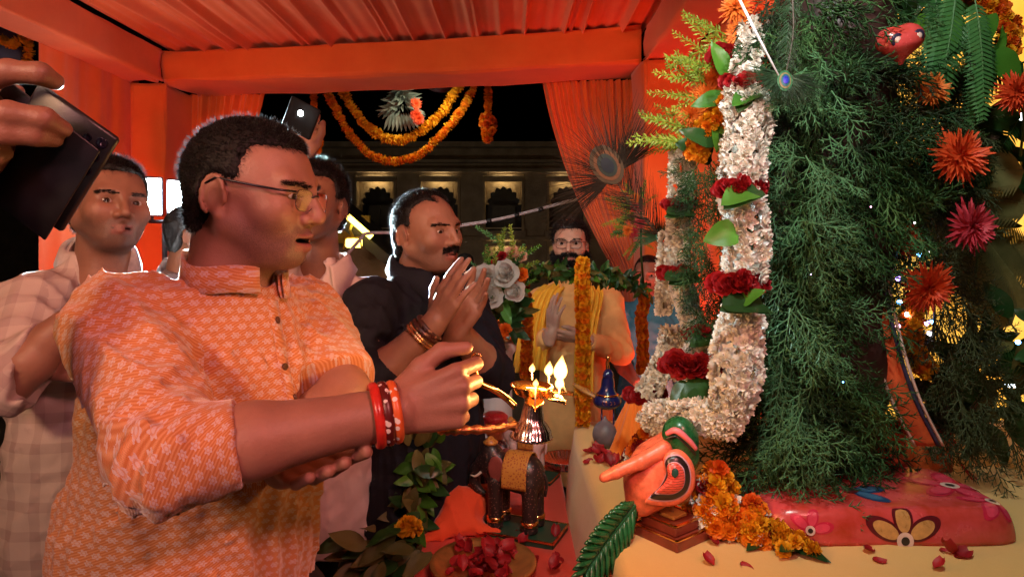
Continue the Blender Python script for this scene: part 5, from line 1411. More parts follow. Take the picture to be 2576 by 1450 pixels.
    mb = MB(); mb.tube(spline([W((0.078, 0, zb + 0.145)), W((0.088, 0, zb + 0.12)), W((0.084, 0, zb + 0.085))], 10), [0.004 * k_] * 10, 8); mb.build('tail', mats[0], t)
    return t
elephant('black painted wooden elephant with a gold saddle cloth on a green base', 1293, 1338, on(1293, 1338, LZ).y, 1.02, (EPAINT, BRASS, GOLDP, M('ear_paint', (0.22, 0.05, 0.04), 0.4)), 'painted elephants')
elephant('white painted elephant standing behind the lamp foot', 1322, 1200, on(1322, 1200, LZ).y, 0.80, (WPAINT, BRASS, GOLDP, WPAINT), 'painted elephants')

# ---------------- painted musician with a pink turban
mo = on(1238, 1215, LZ); mus = thing('musician_figurine', 'painted wooden musician figurine in a pink turban behind the black elephant', 'figurine', mo)
B = np.array(mo); kk = mo.y / FPX
S = SDF(); S.frame(None, B + np.array([0, 0, 0.0]), 1.0)
S.cap((0, 0, 0.005), (0.004, 0, 0.10), 0.042, 0.032, 0.02); S.ell((0.004, 0, 0.115), (0.036, 0.030, 0.035), 0.02); S.cap((-0.03, -0.02, 0.12), (-0.048, -0.035, 0.075), 0.013, 0.011); S.cap((-0.048, -0.035, 0.075), (-0.01, -0.05, 0.07), 0.011, 0.010); S.cap((0.036, -0.01, 0.12), (0.046, -0.035, 0.08), 0.013, 0.011); S.cap((0.046, -0.035, 0.08), (0.015, -0.052, 0.08), 0.011, 0.009)
S.plane((0, 0, -1), -0.001)
V, F = S.mesh(B - 0.1, B + np.array([0.1, 0.1, 0.2]), 0.004); obj('body', V, F, painted('dark_floral_robe', (0.03, 0.015, 0.02), (0.35, 0.12, 0.10), 160, 0.3), mus)
S = SDF(); S.frame(ortho((-0.6, -0.8, 0), (0, 0, 1)), B + np.array([0.008, 0, 0.178]), 0.30); hd0 = dict(); 
S.ell((0, -0.008, 0.03), (0.085, 0.1, 0.09)); S.ell((0, 0.034, -0.03), (0.066, 0.061, 0.084), 0.03); S.cap((0, 0.09, 0.014), (0, 0.115, -0.026), 0.01, 0.013, 0.01); S.cap((0, -0.02, -0.06), (0, -0.03, -0.2), 0.06, 0.07, 0.02)
V, F = S.mesh(B + [-.06, -.06, .1], B + [.07, .06, .24], 0.003); obj('head', V, F, M('brown_face_paint', (0.36, 0.13, 0.05), 0.4, scale=80), mus)
tc = B + np.array([0.008, 0, 0.205]); mb = MB()
mb.lathe([(0.020, -0.014), (0.034, -0.010), (0.041, 0.0), (0.040, 0.010), (0.030, 0.018), (0.016, 0.022), (0, 0.023)], 40, tc, None, 12, 0.02); mb.build('turban', painted('pink_turban', (0.52, 0.04, 0.06), (0.60, 0.22, 0.10), 200, 0.28), mus)
for k2 in range(7):
    a = k2 / 7 * 6.28; mb = MB(); mb.tube(spline([tc + np.array([0.036 * math.cos(a + i * 0.25), 0.036 * math.sin(a + i * 0.25), -0.012 + 0.008 * i]) for i in range(4)], 12), 0.0042, 6); mb.build('turban_fold', M('pink_fold', (0.60, 0.05, 0.10), 0.45), mus)
mb = MB(); mb.lathe([(0.0, -0.035), (0.018, -0.033), (0.022, 0), (0.018, 0.033), (0, 0.035)], 20, B + np.array([-0.005, -0.06, 0.075]), Matrix.Rotation(1.45, 3, 'Y')); mb.build('drum', GOLDP, mus)

# ---------------- small offerings on the red cloth
def fruit(name, label, x, y, z, r, mat, sc=(1, 1, 1), group=None, tilt=0.3):
    p = on(x, y, z); S = SDF(); S.frame(hframe(0.4, -1, 0, math.degrees(tilt)), np.array(p) + [0, 0, r * sc[2]], r); S.ell((0, 0, 0), sc, 0.1); S.sph((0.25 * sc[0], 0, 0.55 * sc[2]), 0.35 * min(sc), 0.3)
    V, F = S.mesh(np.array(p) - r * 2, np.array(p) + r * 2.6, r * 0.14); o = obj(name, V, F, mat); tag(o, label, 'fruit', group); return o
fruit('mango', 'yellow mango beside the musician figurine', 1192, 1200, LZ, 0.030, M('mango_skin', (0.62, 0.30, 0.03), 0.45, scale=30, hue=(0.62, 0.14, 0.02)), (0.85, 0.8, 1.35))
bo = on(1412, 1180, LZ)
mb = MB(); mb.lathe([(0.02, 0), (0.035, 0.003), (0.062, 0.020), (0.078, 0.040), (0.079, 0.043), (0.075, 0.041), (0.06, 0.024), (0.03, 0.008), (0, 0.006)], 90, bo + Vector((0.012, 0, 0)), None, 30, 0.035)
o = mb.build('foil_bowl', SILV); tag(o, 'crinkled silver foil bowl behind the cloth corner', 'bowl')
# orange cloth bundle
bp_ = on(1160, 1330, LZ); S = SDF(); S.frame(); Bn = np.array(bp_)
S.ell(Bn + [0, 0.02, 0.045], (0.062, 0.06, 0.062), 0.03); S.ell(Bn + [0.045, 0.06, 0.05], (0.05, 0.05, 0.05), 0.03); S.cap(Bn + [-0.03, -0.03, 0.02], Bn + [-0.085, -0.07, -0.01], 0.04, 0.02, 0.03); S.cap(Bn + [0.02, -0.03, 0.02], Bn + [0.10, -0.05, 0.008], 0.028, 0.014, 0.03); S.plane((0, 0, -1), -(LZ + 0.001))
V, F = S.mesh(Bn - 0.2, Bn + 0.22, 0.005, lambda P: -0.005 * wrinkle(P, 77, 1.3), 0.012, smooth=2)
o = obj('cloth_bundle', V, F, cloth_mat('vermilion_cloth', (0.62, 0.05, 0.012), (0.76, 0.085, 0.02), 1600)); tag(o, 'bundled vermilion cloth left of the black elephant', 'cloth')
# plate with petals at the bottom edge
pp = on(1215, 1440, LZ); mb = MB(); mb.lathe([(0.06, 0), (0.085, 0.004), (0.112, 0.020), (0.120, 0.026), (0.124, 0.024), (0.121, 0.030), (0.108, 0.024), (0.082, 0.010), (0, 0.008)], 64, pp)
o = mb.build('offering_plate', M('worn_brass_plate', (0.60, 0.28, 0.08), 0.4, 0.7, scale=25, bump=0.2, bscale=80)); tag(o, 'worn brass plate of petals at the bottom edge', 'plate')

# ---------------- bird figurine on its stepped base
bd = on(1690, 1345, UZ); bird = thing('bird_figurine', 'carved pink and green bird with a long leaf-like tail on a stepped wooden base', 'figurine', bd)
dB = bd.y; kb = dB / FPX
WOODR = M('red_wood', (0.20, 0.035, 0.018), 0.35, scale=14, var=0.4, spec=0.6)
Rb = Matrix.Rotation(math.radians(38), 3, 'Z')
for (hw, z0, z1) in ((0.056, 0.0, 0.020), (0.042, 0.020, 0.038), (0.020, 0.038, 0.046)):
    mb = MB(); mb.box(bd + Vector((0, 0, (z0 + z1) / 2)), (hw, hw, (z1 - z0) / 2 - 0.0004), Rb, 0.002); st = mb.build('base_step', WOODR if z1 < 0.04 else M('yellow_wood', (0.50, 0.26, 0.05), 0.5), bird, False)
    if z1 < 0.04:
        for sx, sy in ((0, -1), (0, 1), (-1, 0), (1, 0)):
            mb = MB(); mb.box(bd + Rb @ Vector((sx * (hw - 0.003), sy * (hw - 0.003), z1 + 0.0008)), (hw if sx == 0 else 0.003, hw if sy == 0 else 0.003, 0.0012), Rb); mb.build('gold_line', BRASS, st, False)
mb = MB(); mb.tube([bd + Vector((0, 0, 0.045)), U(1690, 1255, dB)], 0.004, 8); mb.build('peg', M('pale_wood', (0.55, 0.35, 0.15), 0.5), bird)
def P2(x, y, dd=0.0): return np.array(U(x, y, dB + dd))
def scales_mat():
    t = NT('pink_scales'); x, y, z = t.sep(t.obj())
    a = t.math('MULTIPLY', x, 420); r = t.math('MULTIPLY', z, 210); row = t.math('FLOOR', r)
    fx = t.math('SUBTRACT', t.math('FRACT', t.math('ADD', t.math('DIVIDE', a, 6.283), t.math('MULTIPLY', t.math('MODULO', t.math('ABSOLUTE', row), 2.0), 0.5))), 0.5); fz = t.math('FRACT', r)
    rad = t.math('SQRT', t.math('ADD', t.math('MULTIPLY', fx, fx), t.math('MULTIPLY', t.math('SUBTRACT', fz, 0.9), t.math('SUBTRACT', fz, 0.9))))
    ln = t.math('LESS_THAN', t.math('ABSOLUTE', t.math('SUBTRACT', rad, 0.62)), 0.09)
    return t.done(t.mix(ln, (0.75, 0.11, 0.08), (0.22, 0.03, 0.02)), 0.28, 0, 0.6)
PINKB = M('pink_lacquer', (0.76, 0.17, 0.09), 0.32, scale=55, var=0.35, bump=0.35, bscale=160, bdist=0.0012, spec=0.5); SCL = scales_mat()
GREENB = M('green_lacquer', (0.012, 0.11, 0.035), 0.28, scale=50, var=0.4, spec=0.6)
S = SDF(); S.frame(); r = kb
S.chain([P2(1690, 1120), P2(1655, 1165), P2(1632, 1215), P2(1612, 1258)], [42 * r, 56 * r, 58 * r, 38 * r], 0.02); S.ell(P2(1640, 1200), (60 * r, 46 * r, 70 * r), 0.02)
V, F = S.mesh(P2(1560, 1300) - 0.06, P2(1760, 1060) + 0.06, 0.0028, smooth=2); obj('body', V, F, PINKB, bird)
S = SDF(); S.frame(ortho((0.25, 0.25, -0.95), (-0.3, -0.9, -0.1)), P2(1712, 1108, -0.01)); S.ell((0, -0.012, 0), (43 * r, 50 * r, 40 * r)); S.cap((0, 0, 0), (0, 0.035, 0.004), 41 * r, 38 * r, 0.01)
V, F = S.mesh(P2(1712, 1108) - 0.08, P2(1712, 1108) + 0.08, 0.003, smooth=2); hdv = obj('head', V, F, GREENB, bird)
mb = MB(); mb.tube(spline([P2(1676, 1090, -0.035), P2(1700, 1082, -0.045), P2(1730, 1105, -0.044), P2(1750, 1128, -0.034)], 20), [0.0065 - 0.002 * abs(i - 8) / 10 for i in range(20)], 8); mb.build('head_stripe', M('pink_stripe', (0.80, 0.20, 0.24), 0.3), hdv)
mb = MB(); mb.tube(spline([P2(1674, 1103, -0.04), P2(1700, 1097, -0.046), P2(1728, 1120, -0.045), P2(1748, 1142, -0.036)], 20), 0.0022, 6); mb.build('head_line', EBLK, hdv)
S = SDF(); S.frame(); S.chain([P2(1668, 1128, -0.03), P2(1610, 1160, -0.045), P2(1550, 1186, -0.055), P2(1518, 1200, -0.058)], [22 * r, 18 * r, 15 * r, 12 * r], 0.006)
V, F = S.mesh(P2(1500, 1230, -0.05) - 0.04, P2(1690, 1100, -0.03) + 0.05, 0.0028, smooth=2); obj('beak', V, F, PINKB, bird)
def plate(name, outline, dd, thick, mat, par, bulge=0.01):
    """flat carved piece from a picture outline, rounded towards the viewer"""
    O = np.array([P2(x, y, dd) for x, y in outline]); c = O.mean(0); n = len(O); V = [c + np.array([0, -thick - bulge, 0])]
    for f in (0.33, 0.66, 0.9, 1.0): V += [c + (p - c) * f + np.array([0, -thick - bulge * (1 - f * f) + (thick * 0.5 if f == 1.0 else 0), 0]) for p in O]
    V += [p + np.array([0, thick, 0]) for p in O]
    F = [(0, 1 + k, 1 + (k + 1) % n) for k in range(n)]
    for l in range(4): F += [(1 + l * n + k, 1 + (l + 1) * n + k, 1 + (l + 1) * n + (k + 1) % n, 1 + l * n + (k + 1) % n) for k in range(n)]
    F.append(tuple(1 + 4 * n + k for k in range(n))); return obj(name, V, F, mat, par)
def smooth_outline(pts, n=40):
    q = list(pts) + [pts[0]]; P = spline([(x, y, 0) for x, y in [pts[-1]] + q + [pts[1]]], (len(q) + 2) * 8)
    m = len(q) + 1; a = int(len(P) / m); return [(p[0], p[1]) for p in P[a:-a]]
wing = [(1680, 1135), (1712, 1132), (1740, 1160), (1748, 1205), (1735, 1245), (1700, 1268), (1655, 1272), (1622, 1262), (1655, 1225), (1672, 1190), (1668, 1155)]
def shrink(o, f, dx=0, dy=0):
    c = np.mean(o, 0); return [((x - c[0]) * f + c[0] + dx, (y - c[1]) * f + c[1] + dy) for x, y in o]
wo = smooth_outline(wing)
wg = plate('wing', wo, -0.045, 0.004, PINKB, bird); wc = np.mean(wo, 0)
for f, m_, dd in ((0.88, M('lilac_line', (0.55, 0.32, 0.40), 0.35), -0.0495), (0.80, EBLK, -0.0520), (0.66, M('lilac_line', (0.55, 0.32, 0.40), 0.35), -0.0545), (0.58, SCL, -0.0570)): plate('wing_band', shrink(wo, f), dd, 0.002, m_, wg)
plate('wing_spot', smooth_outline([(1692, 1180), (1702, 1178), (1706, 1190), (1698, 1200), (1690, 1194)]), -0.0690, 0.002, M('dark_green_spot', (0.01, 0.06, 0.05), 0.4), wg, 0.001)
# tail: serrated carved feather made of barb ridges
T = spline([P2(1600, 1262, -0.02), P2(1560, 1315, -0.05), P2(1515, 1375, -0.09), P2(1470, 1440, -0.13)], 24)
tail = MB(); tail.tube(T, [0.006 - 0.0002 * i for i in range(24)], 8); tl_ = tail.build('tail', GREENB, bird)
ax_t = nrmz(T[-1] - T[0]); sd_t = nrmz(np.cross(ax_t, [0, 1, 0.25]))
for i in range(1, 23):
    for sg in (-1, 1):
        w0 = 0.052 * math.sin(math.pi * (0.18 + 0.72 * i / 23)) ** 0.7; root = T[i]; tip = root + sg * sd_t * w0 * (1.0 if sg > 0 else 0.75) + ax_t * 0.030 + np.array([0, -0.004 + 0.008 * (i % 2), 0])
        mid_ = (root + tip) / 2 + ax_t * -0.004 + np.array([0, -0.008, 0]); mb = MB()
        P = spline([root, mid_, tip], 6); Vb = []; 
        for j, p in enumerate(P):
            wd = 0.0125 * (1.0 - 0.55 * (j / 5)); Vb += [p - ax_t * wd, p + np.array([0, -0.0035, 0]), p + ax_t * wd, p + np.array([0, 0.002, 0])]
        Fb = [(j * 4 + k_, j * 4 + (k_ + 1) % 4, (j + 1) * 4 + (k_ + 1) % 4, (j + 1) * 4 + k_) for j in range(5) for k_ in range(4)] + [(3, 2, 1, 0), (20, 21, 22, 23)]
        mb.add(Vb, Fb); mb.build('tail_barb', GREENB, tl_)

# ---------------- blue peacock figurine, ball and orange cloth
po = on(1527, 1085, UZ); pk = thing('peacock_figurine', 'small dark blue peacock figurine with gold marks behind the orange cloth', 'figurine', po); B = np.array(po); kp = po.y / FPX
BLUEL = M('blue_lacquer', (0.008, 0.012, 0.09), 0.22, scale=60, spec=0.7)
S = SDF(); S.frame(None, B, kp); S.ell((0, 0, 78), (36, 30, 22), .006); S.ell((0, 0, 90), (26, 22, 18), .008); S.chain([(0, 0, 92), (2, 0, 125), (2, -4, 142)], [21, 15, 12], .008); S.sph((2, -4, 146), 13, .006); S.cap((-6, -12, 146), (-14, -22, 142), 5, 1.5, .004)
V, F = S.mesh(B + [-.08, -.08, 0.0], B + [.08, .08, .26], 0.0035); obj('body', V, F, BLUEL, pk)
for sx in (-14, 16): mb = MB(); mb.tube([B + np.array([sx, 0, 0]) * kp, B + np.array([sx, 0, 62]) * kp], 0.003, 6); mb.build('leg', BLUEL, pk)
mb = MB(); mb.tube(spline([B + np.array(p) * kp for p in ((2, 0, 158), (0, 0, 172), (3, 0, 184), (-2, 0, 192))], 12), [0.006, 0.006, 0.0055, 0.005, 0.005, 0.005, 0.006, 0.007, 0.007, 0.006, 0.004, 0.002], 8); mb.build('crest', BRASS, pk)
S = SDF(); S.frame(hframe(-0.8, 0.5, 22), B + np.array([-38, 6, 92]) * kp, kp); S.ell((0, 22, 0), (12, 40, 7), 2); V, F = S.mesh(B + [-.16, -.06, .03], B + [.03, .1, .22], 0.0035); obj('tail_plume', V, F, painted('gold_plume', (0.45, 0.22, 0.05), (0.05, 0.05, 0.16), 150, 0.3), pk)
S = SDF(); S.frame(hframe(0.9, 0.2, 12), B + np.array([36, 6, 88]) * kp, kp); S.ell((0, 12, 0), (7, 22, 4), 2); V, F = S.mesh(B + [-.02, -.06, .03], B + [.12, .08, .2], 0.0035); obj('wing_tip', V, F, GOLDP, pk)
mb = MB(); mb.lathe([(27.5 * kp, 0), (29 * kp, 2 * kp), (28 * kp, 4.5 * kp)], 30, B + np.array([0, 0, 92]) * kp); mb.build('neck_ring', BRASS, pk)
mb = MB()
for dx in (-12, -4, 4, 12): mb.tube([B + np.array([dx + 6 * math.cos(a) * 0.6, -29.5 + abs(dx) * 0.25, 78 + 4 * math.sin(a)]) * kp for a in np.linspace(0, 6.28, 10)], 0.0011, 5, False)
o = mb.build('gold_rings', BRASS, pk); o['kind'] = 'stuff'
co_ = on(1521, 1125, UZ); S = SDF(); S.frame(None, np.array(co_) + [0, 0, 0.036]); S.ell((0, 0, 0), (0.034, 0.034, 0.038), 0.01); S.cap((0, 0, 0.03), (0, 0, 0.05), 0.008, 0.004, 0.01)
V, F = S.mesh(np.array(co_) - 0.05, np.array(co_) + [0.06, 0.06, 0.11], 0.004); o = obj('coconut', V, F, M('grey_blue_shell', (0.12, 0.10, 0.12), 0.5, scale=30)); tag(o, 'grey coconut beside the orange cloth cone', 'coconut')
cc = on(1590, 1128, UZ); nu, nv = 90, 30; V = np.zeros((nu, nv, 3))
for i in range(nu):
    a = 2 * math.pi * i / nu
    for j in range(nv):
        f = j / (nv - 1); rr_ = (0.072 - 0.045 * f ** 0.8) * (1 + 0.20 * (1 - f) * math.sin(5 * a + 1) + 0.07 * math.sin(11 * a + 3 * f)); V[i, j] = np.array(cc) + [rr_ * math.cos(a) + 0.012 * f, rr_ * math.sin(a), 0.125 * f ** 0.9 + 0.002]
F = np.vstack([grid_faces(nu, nv), np.array([[(nu - 1) * nv + j, j, j + 1, (nu - 1) * nv + j + 1] for j in range(nv - 1)])])
o = obj('draped_cone', V.reshape(-1, 3), F, cloth_mat('marigold_cloth', (0.72, 0.15, 0.012), (0.85, 0.24, 0.03), 1500)); tag(o, 'orange cloth draped over an offering beside the coconut', 'cloth')

# ---------------- bouquet pedestal
pd = U(1252, 1010, 2.45); mb = MB(); c0_ = Vector((pd.x, 2.45, 0)); mb.lathe([(0.072, 0.0), (0.072, 0.03), (0.056, 0.05), (0.052, 1.05), (0.054, 1.10), (0.068, 1.12), (0.068, 1.145), (0, 1.147)], 40, c0_)
o = mb.build('pedestal', cloth_mat('white_wrap', (0.55, 0.55, 0.52), (0.68, 0.68, 0.64))); tag(o, 'white wrapped pedestal under the bouquet', 'pedestal')
mb = MB(); mb.lathe([(0.035, 0), (0.05, 0.005), (0.055, 0.03), (0.042, 0.05), (0.055, 0.085), (0.06, 0.088), (0.05, 0.086), (0, 0.08)], 30, c0_ + Vector((0, 0, 1.148))); o = mb.build('vase', BRASS); tag(o, 'gold vase holding the white rose bouquet', 'vase')
# ================================================================== flowers and foliage
def clump_mat(name, stops, rough=0.6, trans=0.12):
    """foliage whose colour drifts from clump to clump"""
    t = NT(name); a = t.noise(7.0, 2, 0.5); b = t.noise(55, 3, 0.6); f = t.math('MULTIPLY_ADD', b, 0.45, t.math('MULTIPLY', a, 0.75), clamp=True); col = t.ramp(f, stops); t.done(col, rough, 0, 0.3)
    tr = t.new('ShaderNodeBsdfTranslucent'); t.set(tr.inputs[0], col); mx = t.new('ShaderNodeMixShader'); mx.inputs[0].default_value = trans
    t.t.links.new(t.p.outputs[0], mx.inputs[1]); t.t.links.new(tr.outputs[0], mx.inputs[2]); t.t.links.new(mx.outputs[0], t.n['Material Output'].inputs[0]); return t.m
def petal_grid(L, W, cup=0.3, curl=0.2, ruff=0.0, nu=4, nv=3, tip=0.4, rg=None):
    """petal along +y from the origin, width W, z up"""
    V = np.zeros((nu, nv, 3))
    for i in range(nu):
        t = i / (nu - 1); wd = W * (math.sin(math.pi * (0.12 + (0.88 - tip * 0.0) * t * (1 - tip * 0.18))) ** 0.75 if t < 1 else tip * 0.5)
        if i == 0: wd = W * 0.25
        for j in range(nv):
            s = j / (nv - 1) * 2 - 1
            V[i, j] = (s * wd, L * t, cup * L * t * t + curl * W * s * s + (rg.normal(0, ruff * L) if rg is not None and i > 0 else 0))
    return V.reshape(-1, 3), grid_faces(nu, nv)
def rotz(V, a): c, s = math.cos(a), math.sin(a); return V @ np.array([[c, s, 0], [-s, c, 0], [0, 0, 1]])
def rotx(V, a): c, s = math.cos(a), math.sin(a); return V @ np.array([[1, 0, 0], [0, c, s], [0, -s, c]])
def rings_flower(name, mat, rings, seed=0, nu=4, nv=3, tip=0.5, core=None):
    """rings: (count, length, width, elevation deg, cup, ruff, z)"""
    rg = np.random.default_rng(seed); VV = []; FF = []; n = 0
    for (cnt, L, W, el, cup, ruff, z) in rings:
        for k in range(cnt):
            V, F = petal_grid(L * rg.uniform(0.85, 1.12), W * rg.uniform(0.85, 1.1), cup, 0.3, ruff, nu, nv, tip, rg)
            V = rotz(rotx(V, math.radians(el + rg.normal(0, 6))), 2 * math.pi * (k + rg.uniform(-0.25, 0.25)) / cnt) + [0, 0, z]
            VV.append(V); FF.append(F + n); n += len(V)
    return mesh_np(name, np.concatenate(VV), np.concatenate(FF), mat)
MG_Y = petal_mat('marigold_yellow', (0.70, 0.30, 0.005), (0.85, 0.46, 0.02)); MG_O = petal_mat('marigold_orange', (0.72, 0.16, 0.004), (0.86, 0.30, 0.012)); MG_D = petal_mat('marigold_deep', (0.62, 0.075, 0.004), (0.80, 0.16, 0.01))
WHITEP = petal_mat('white_petals', (0.74, 0.71, 0.62), (0.88, 0.87, 0.82), trans=0.3)
ROSEW = petal_mat('white_rose', (0.72, 0.66, 0.60), (0.82, 0.79, 0.74)); ROSER = petal_mat('red_rose', (0.20, 0.006, 0.010), (0.38, 0.014, 0.018), 0.5, 0.2)
CRIM = petal_mat('crimson_petals', (0.42, 0.02, 0.04), (0.62, 0.06, 0.09)); VERM = petal_mat('vermilion_petals', (0.52, 0.035, 0.010), (0.72, 0.09, 0.02)); ORNG = petal_mat('orange_petals', (0.66, 0.14, 0.015), (0.80, 0.24, 0.04)); PEACH = petal_mat('peach_petals', (0.70, 0.36, 0.22), (0.8, 0.5, 0.36))
LEAFD = petal_mat('dark_leaf', (0.008, 0.030, 0.008), (0.028, 0.085, 0.018), 0.35, 0.12); LEAFG = petal_mat('bright_leaf', (0.03, 0.13, 0.012), (0.10, 0.28, 0.03), 0.4, 0.3); LEAFY = petal_mat('yellow_green_leaf', (0.13, 0.24, 0.02), (0.32, 0.42, 0.05), 0.5, 0.3)
JUN = clump_mat('juniper_green', [(0.36, (0.036, 0.026, 0.010)), (0.50, (0.008, 0.026, 0.008)), (0.62, (0.024, 0.080, 0.020)), (0.78, (0.075, 0.17, 0.050))]); OLIVE = petal_mat('olive_leaf', (0.06, 0.06, 0.015), (0.17, 0.15, 0.045), 0.5, 0.2); FERNG = petal_mat('fern_green', (0.03, 0.12, 0.03), (0.10, 0.27, 0.08), 0.5, 0.35); SILVL = petal_mat('silver_leaf', (0.10, 0.14, 0.11), (0.24, 0.28, 0.22), 0.5, 0.2)
def mg_rings(s=1.0): return [(11, 0.50 * s, 0.20, -12, 0.10, 0.05, 0), (11, 0.48 * s, 0.19, 18, 0.05, 0.06, 0.06), (9, 0.42 * s, 0.18, 45, 0, 0.06, 0.10), (7, 0.36 * s, 0.16, 68, 0, 0.06, 0.14), (9, 0.44, 0.18, -45, 0.05, 0.05, -0.04)]
MGM = {k: [rings_flower('marigold', m, mg_rings(), sd, 3, 3, 0.9) for sd in (1, 2, 3)] for k, m in (('y', MG_Y), ('o', MG_O), ('d', MG_D))}
WFM = [rings_flower('white_blossom', WHITEP, [(6, 0.50, 0.20, 10, 0.15, 0.05, 0), (6, 0.46, 0.19, 38, 0.1, 0.06, 0.04), (4, 0.34, 0.16, 66, 0, 0.05, 0.08)], sd, 3, 3, 0.5) for sd in (1, 2, 3, 4)]
ROSEM = {k: rings_flower('rose', m, [(6, 0.50, 0.30, 8, 0.25, 0.02, 0), (6, 0.46, 0.28, 32, 0.20, 0.02, 0.02), (5, 0.40, 0.25, 52, 0.1, 0.02, 0.05), (4, 0.34, 0.2, 68, 0, 0.02, 0.08), (3, 0.28, 0.15, 80, 0, 0.02, 0.1)], 5, 5, 5, 1.0) for k, m in (('w', ROSEW), ('r', ROSER), ('p', PEACH))}
DAHM = {k: rings_flower('dahlia', m, [(30, 0.52, 0.042, -6, 0.05, 0.02, 0), (28, 0.47, 0.040, 10, 0.05, 0.02, 0.02), (24, 0.39, 0.038, 26, 0.05, 0.02, 0.04), (18, 0.28, 0.034, 46, 0, 0.02, 0.05), (12, 0.18, 0.03, 66, 0, 0.015, 0.05)], 7, 4, 3, 0.35) for k, m in (('c', CRIM), ('v', VERM), ('o', ORNG))}
def leaf_mesh(name, mat, L=1.0, W=0.45, kind='oval', fold=0.25, droop=0.15, nu=10):
    V = []; 
    for i in range(nu):
        t = i / (nu - 1)
        if kind == 'heart': wd = W * (math.sin(math.pi * min(1, t * 0.72 + 0.28)) ** 0.8) * (1.0 if t > 0.05 else 0.55)
        else: wd = W * math.sin(math.pi * (0.03 + 0.97 * t) ** 0.85) ** 0.9 if t < 1 else 0.0
        for s in (-1, -0.5, 0, 0.5, 1): V.append((s * wd, L * t, fold * wd * abs(s) - droop * L * t * t + 0.02 * math.sin(9 * t + 3 * s)))
    return mesh_np(name, V, grid_faces(nu, 5), mat)
BETEL = {'d': leaf_mesh('betel_leaf', LEAFD, 1, 0.40, 'heart'), 'g': leaf_mesh('betel_leaf', LEAFG, 1, 0.40, 'heart')}
OVAL = {'d': leaf_mesh('leaf', LEAFD, 1, 0.22), 'g': leaf_mesh('leaf', LEAFG, 1, 0.22), 'o': leaf_mesh('leaf', OLIVE, 1, 0.22), 's': leaf_mesh('leaf', SILVL, 1, 0.1), 'y': leaf_mesh('leaf', LEAFY, 1, 0.16)}

def put(name, me, parent, loc, nrm=None, size=1.0, spin=None, along=None, rg=random):
    """copy of a shared mesh; its z axis along nrm, or its y axis along 'along'"""
    if along is not None:
        y = Vector(along).normalized(); z = Vector(nrm) if nrm is not None else Vector((0, -1, 0.3)); z = (z - y * z.dot(y))
        z = z.normalized() if z.length > 1e-5 else y.orthogonal().normalized(); x = y.cross(z)
        M3 = Matrix((x, y, z)).transposed()
    else:
        q = Vector(nrm if nrm is not None else (0, -1, 0)).to_track_quat('Z', 'Y').to_matrix(); M3 = q @ Matrix.Rotation(rg.uniform(0, 6.28) if spin is None else spin, 3, 'Z')
    return link(name, me, parent, Vector(loc), M3.to_euler(), size)

def garland(label, path, r, mats, size, cat='garland', group=None, step=0.62, around=1, jitter=0.25, seed=0, name='marigold_garland', flower='marigold_flower', lib=None, rfun=None):
    """flowers threaded on a string; each flower a piece of its own"""
    rg = random.Random(seed); P = resample(spline(path, 200), size * step); t = thing(name, label, cat, P[0] * 0.5 + P[-1] * 0.5, group)
    mb = MB(); mb.tube(P[::max(1, len(P) // 40)] if len(P) > 4 else P, 0.0015, 5); mb.build('string', M('cotton_string', (0.5, 0.42, 0.25), 0.9), t)
    lib = lib or MGM; cnt = 0
    for i, p in enumerate(P):
        tan = Vector(P[min(i + 1, len(P) - 1)] - P[max(i - 1, 0)]).normalized(); rr = r * (rfun(i / max(1, len(P) - 1)) if rfun else 1)
        a0 = rg.uniform(0, 6.28)
        for k in range(around):
            a = a0 + 2 * math.pi * k / around + rg.uniform(-0.3, 0.3); u = tan.orthogonal().normalized(); v = tan.cross(u)
            rad = (u * math.cos(a) + v * math.sin(a)); nn = (rad * (1.0 if around > 1 else 0.35) + tan * (0.25 if around > 1 else 1.0) + Vector((rg.gauss(0, jitter), rg.gauss(0, jitter), rg.gauss(0, jitter))))
            ms = mats[i % len(mats)] if not callable(mats) else mats(i / len(P)); me = lib[ms] if lib is not None and isinstance(lib, dict) else lib
            put(flower, rg.choice(me) if isinstance(me, (list, tuple)) else me, t, Vector(p) + rad * (rr if around > 1 else rr * 0.3 * rg.random()), nn, size * rg.uniform(0.85, 1.15), rg=rg); cnt += 1
    return t
# swags and hanging strings outside the opening
GD = 5.35
def gpx(pts, d): return [U(x, y, d) for x, y in pts]
garland('yellow marigold swag, the inner of the two hanging in the dark opening', gpx([(858, 215), (885, 270), (925, 318), (975, 350), (1015, 352), (1060, 328), (1110, 285), (1152, 218)], GD), 0.03, ['y'], 0.088, group='marigold swags', step=0.42, seed=1)
garland('orange marigold swag, the outer and lower of the two in the dark opening', gpx([(820, 225), (850, 285), (890, 350), (945, 395), (1000, 405), (1060, 385), (1120, 330), (1165, 270), (1196, 212)], GD), 0.03, ['o', 'o', 'y'], 0.072, group='marigold swags', step=0.40, seed=2)
def tassel(label, pts, seed, d=GD):
    t = garland(label, gpx(pts, d), 0.02, ['o'], 0.066, group='hanging marigold strings', step=0.42, seed=seed); rg = random.Random(seed); x, y = pts[-1]
    for k in range(38):
        f = k / 37; yy = y - 6 + 58 * f; w_ = 17 * math.sin(math.pi * (0.2 + 0.72 * f)); put('marigold_flower', rg.choice(MGM['o' if k % 3 else 'd']), t, U(x + rg.uniform(-w_, w_), yy, d + rg.uniform(-w_, w_) / FPX * d), (rg.gauss(0, 1), -0.8, rg.gauss(0, 0.6)), 0.066, rg=rg)
tassel('marigold string ending in a fat tassel, right of the swags', [(1228, 212), (1228, 250), (1226, 300)], 3)
tassel('marigold string ending in a tassel, behind the lit phone', [(788, 225), (790, 280), (791, 335)], 4)
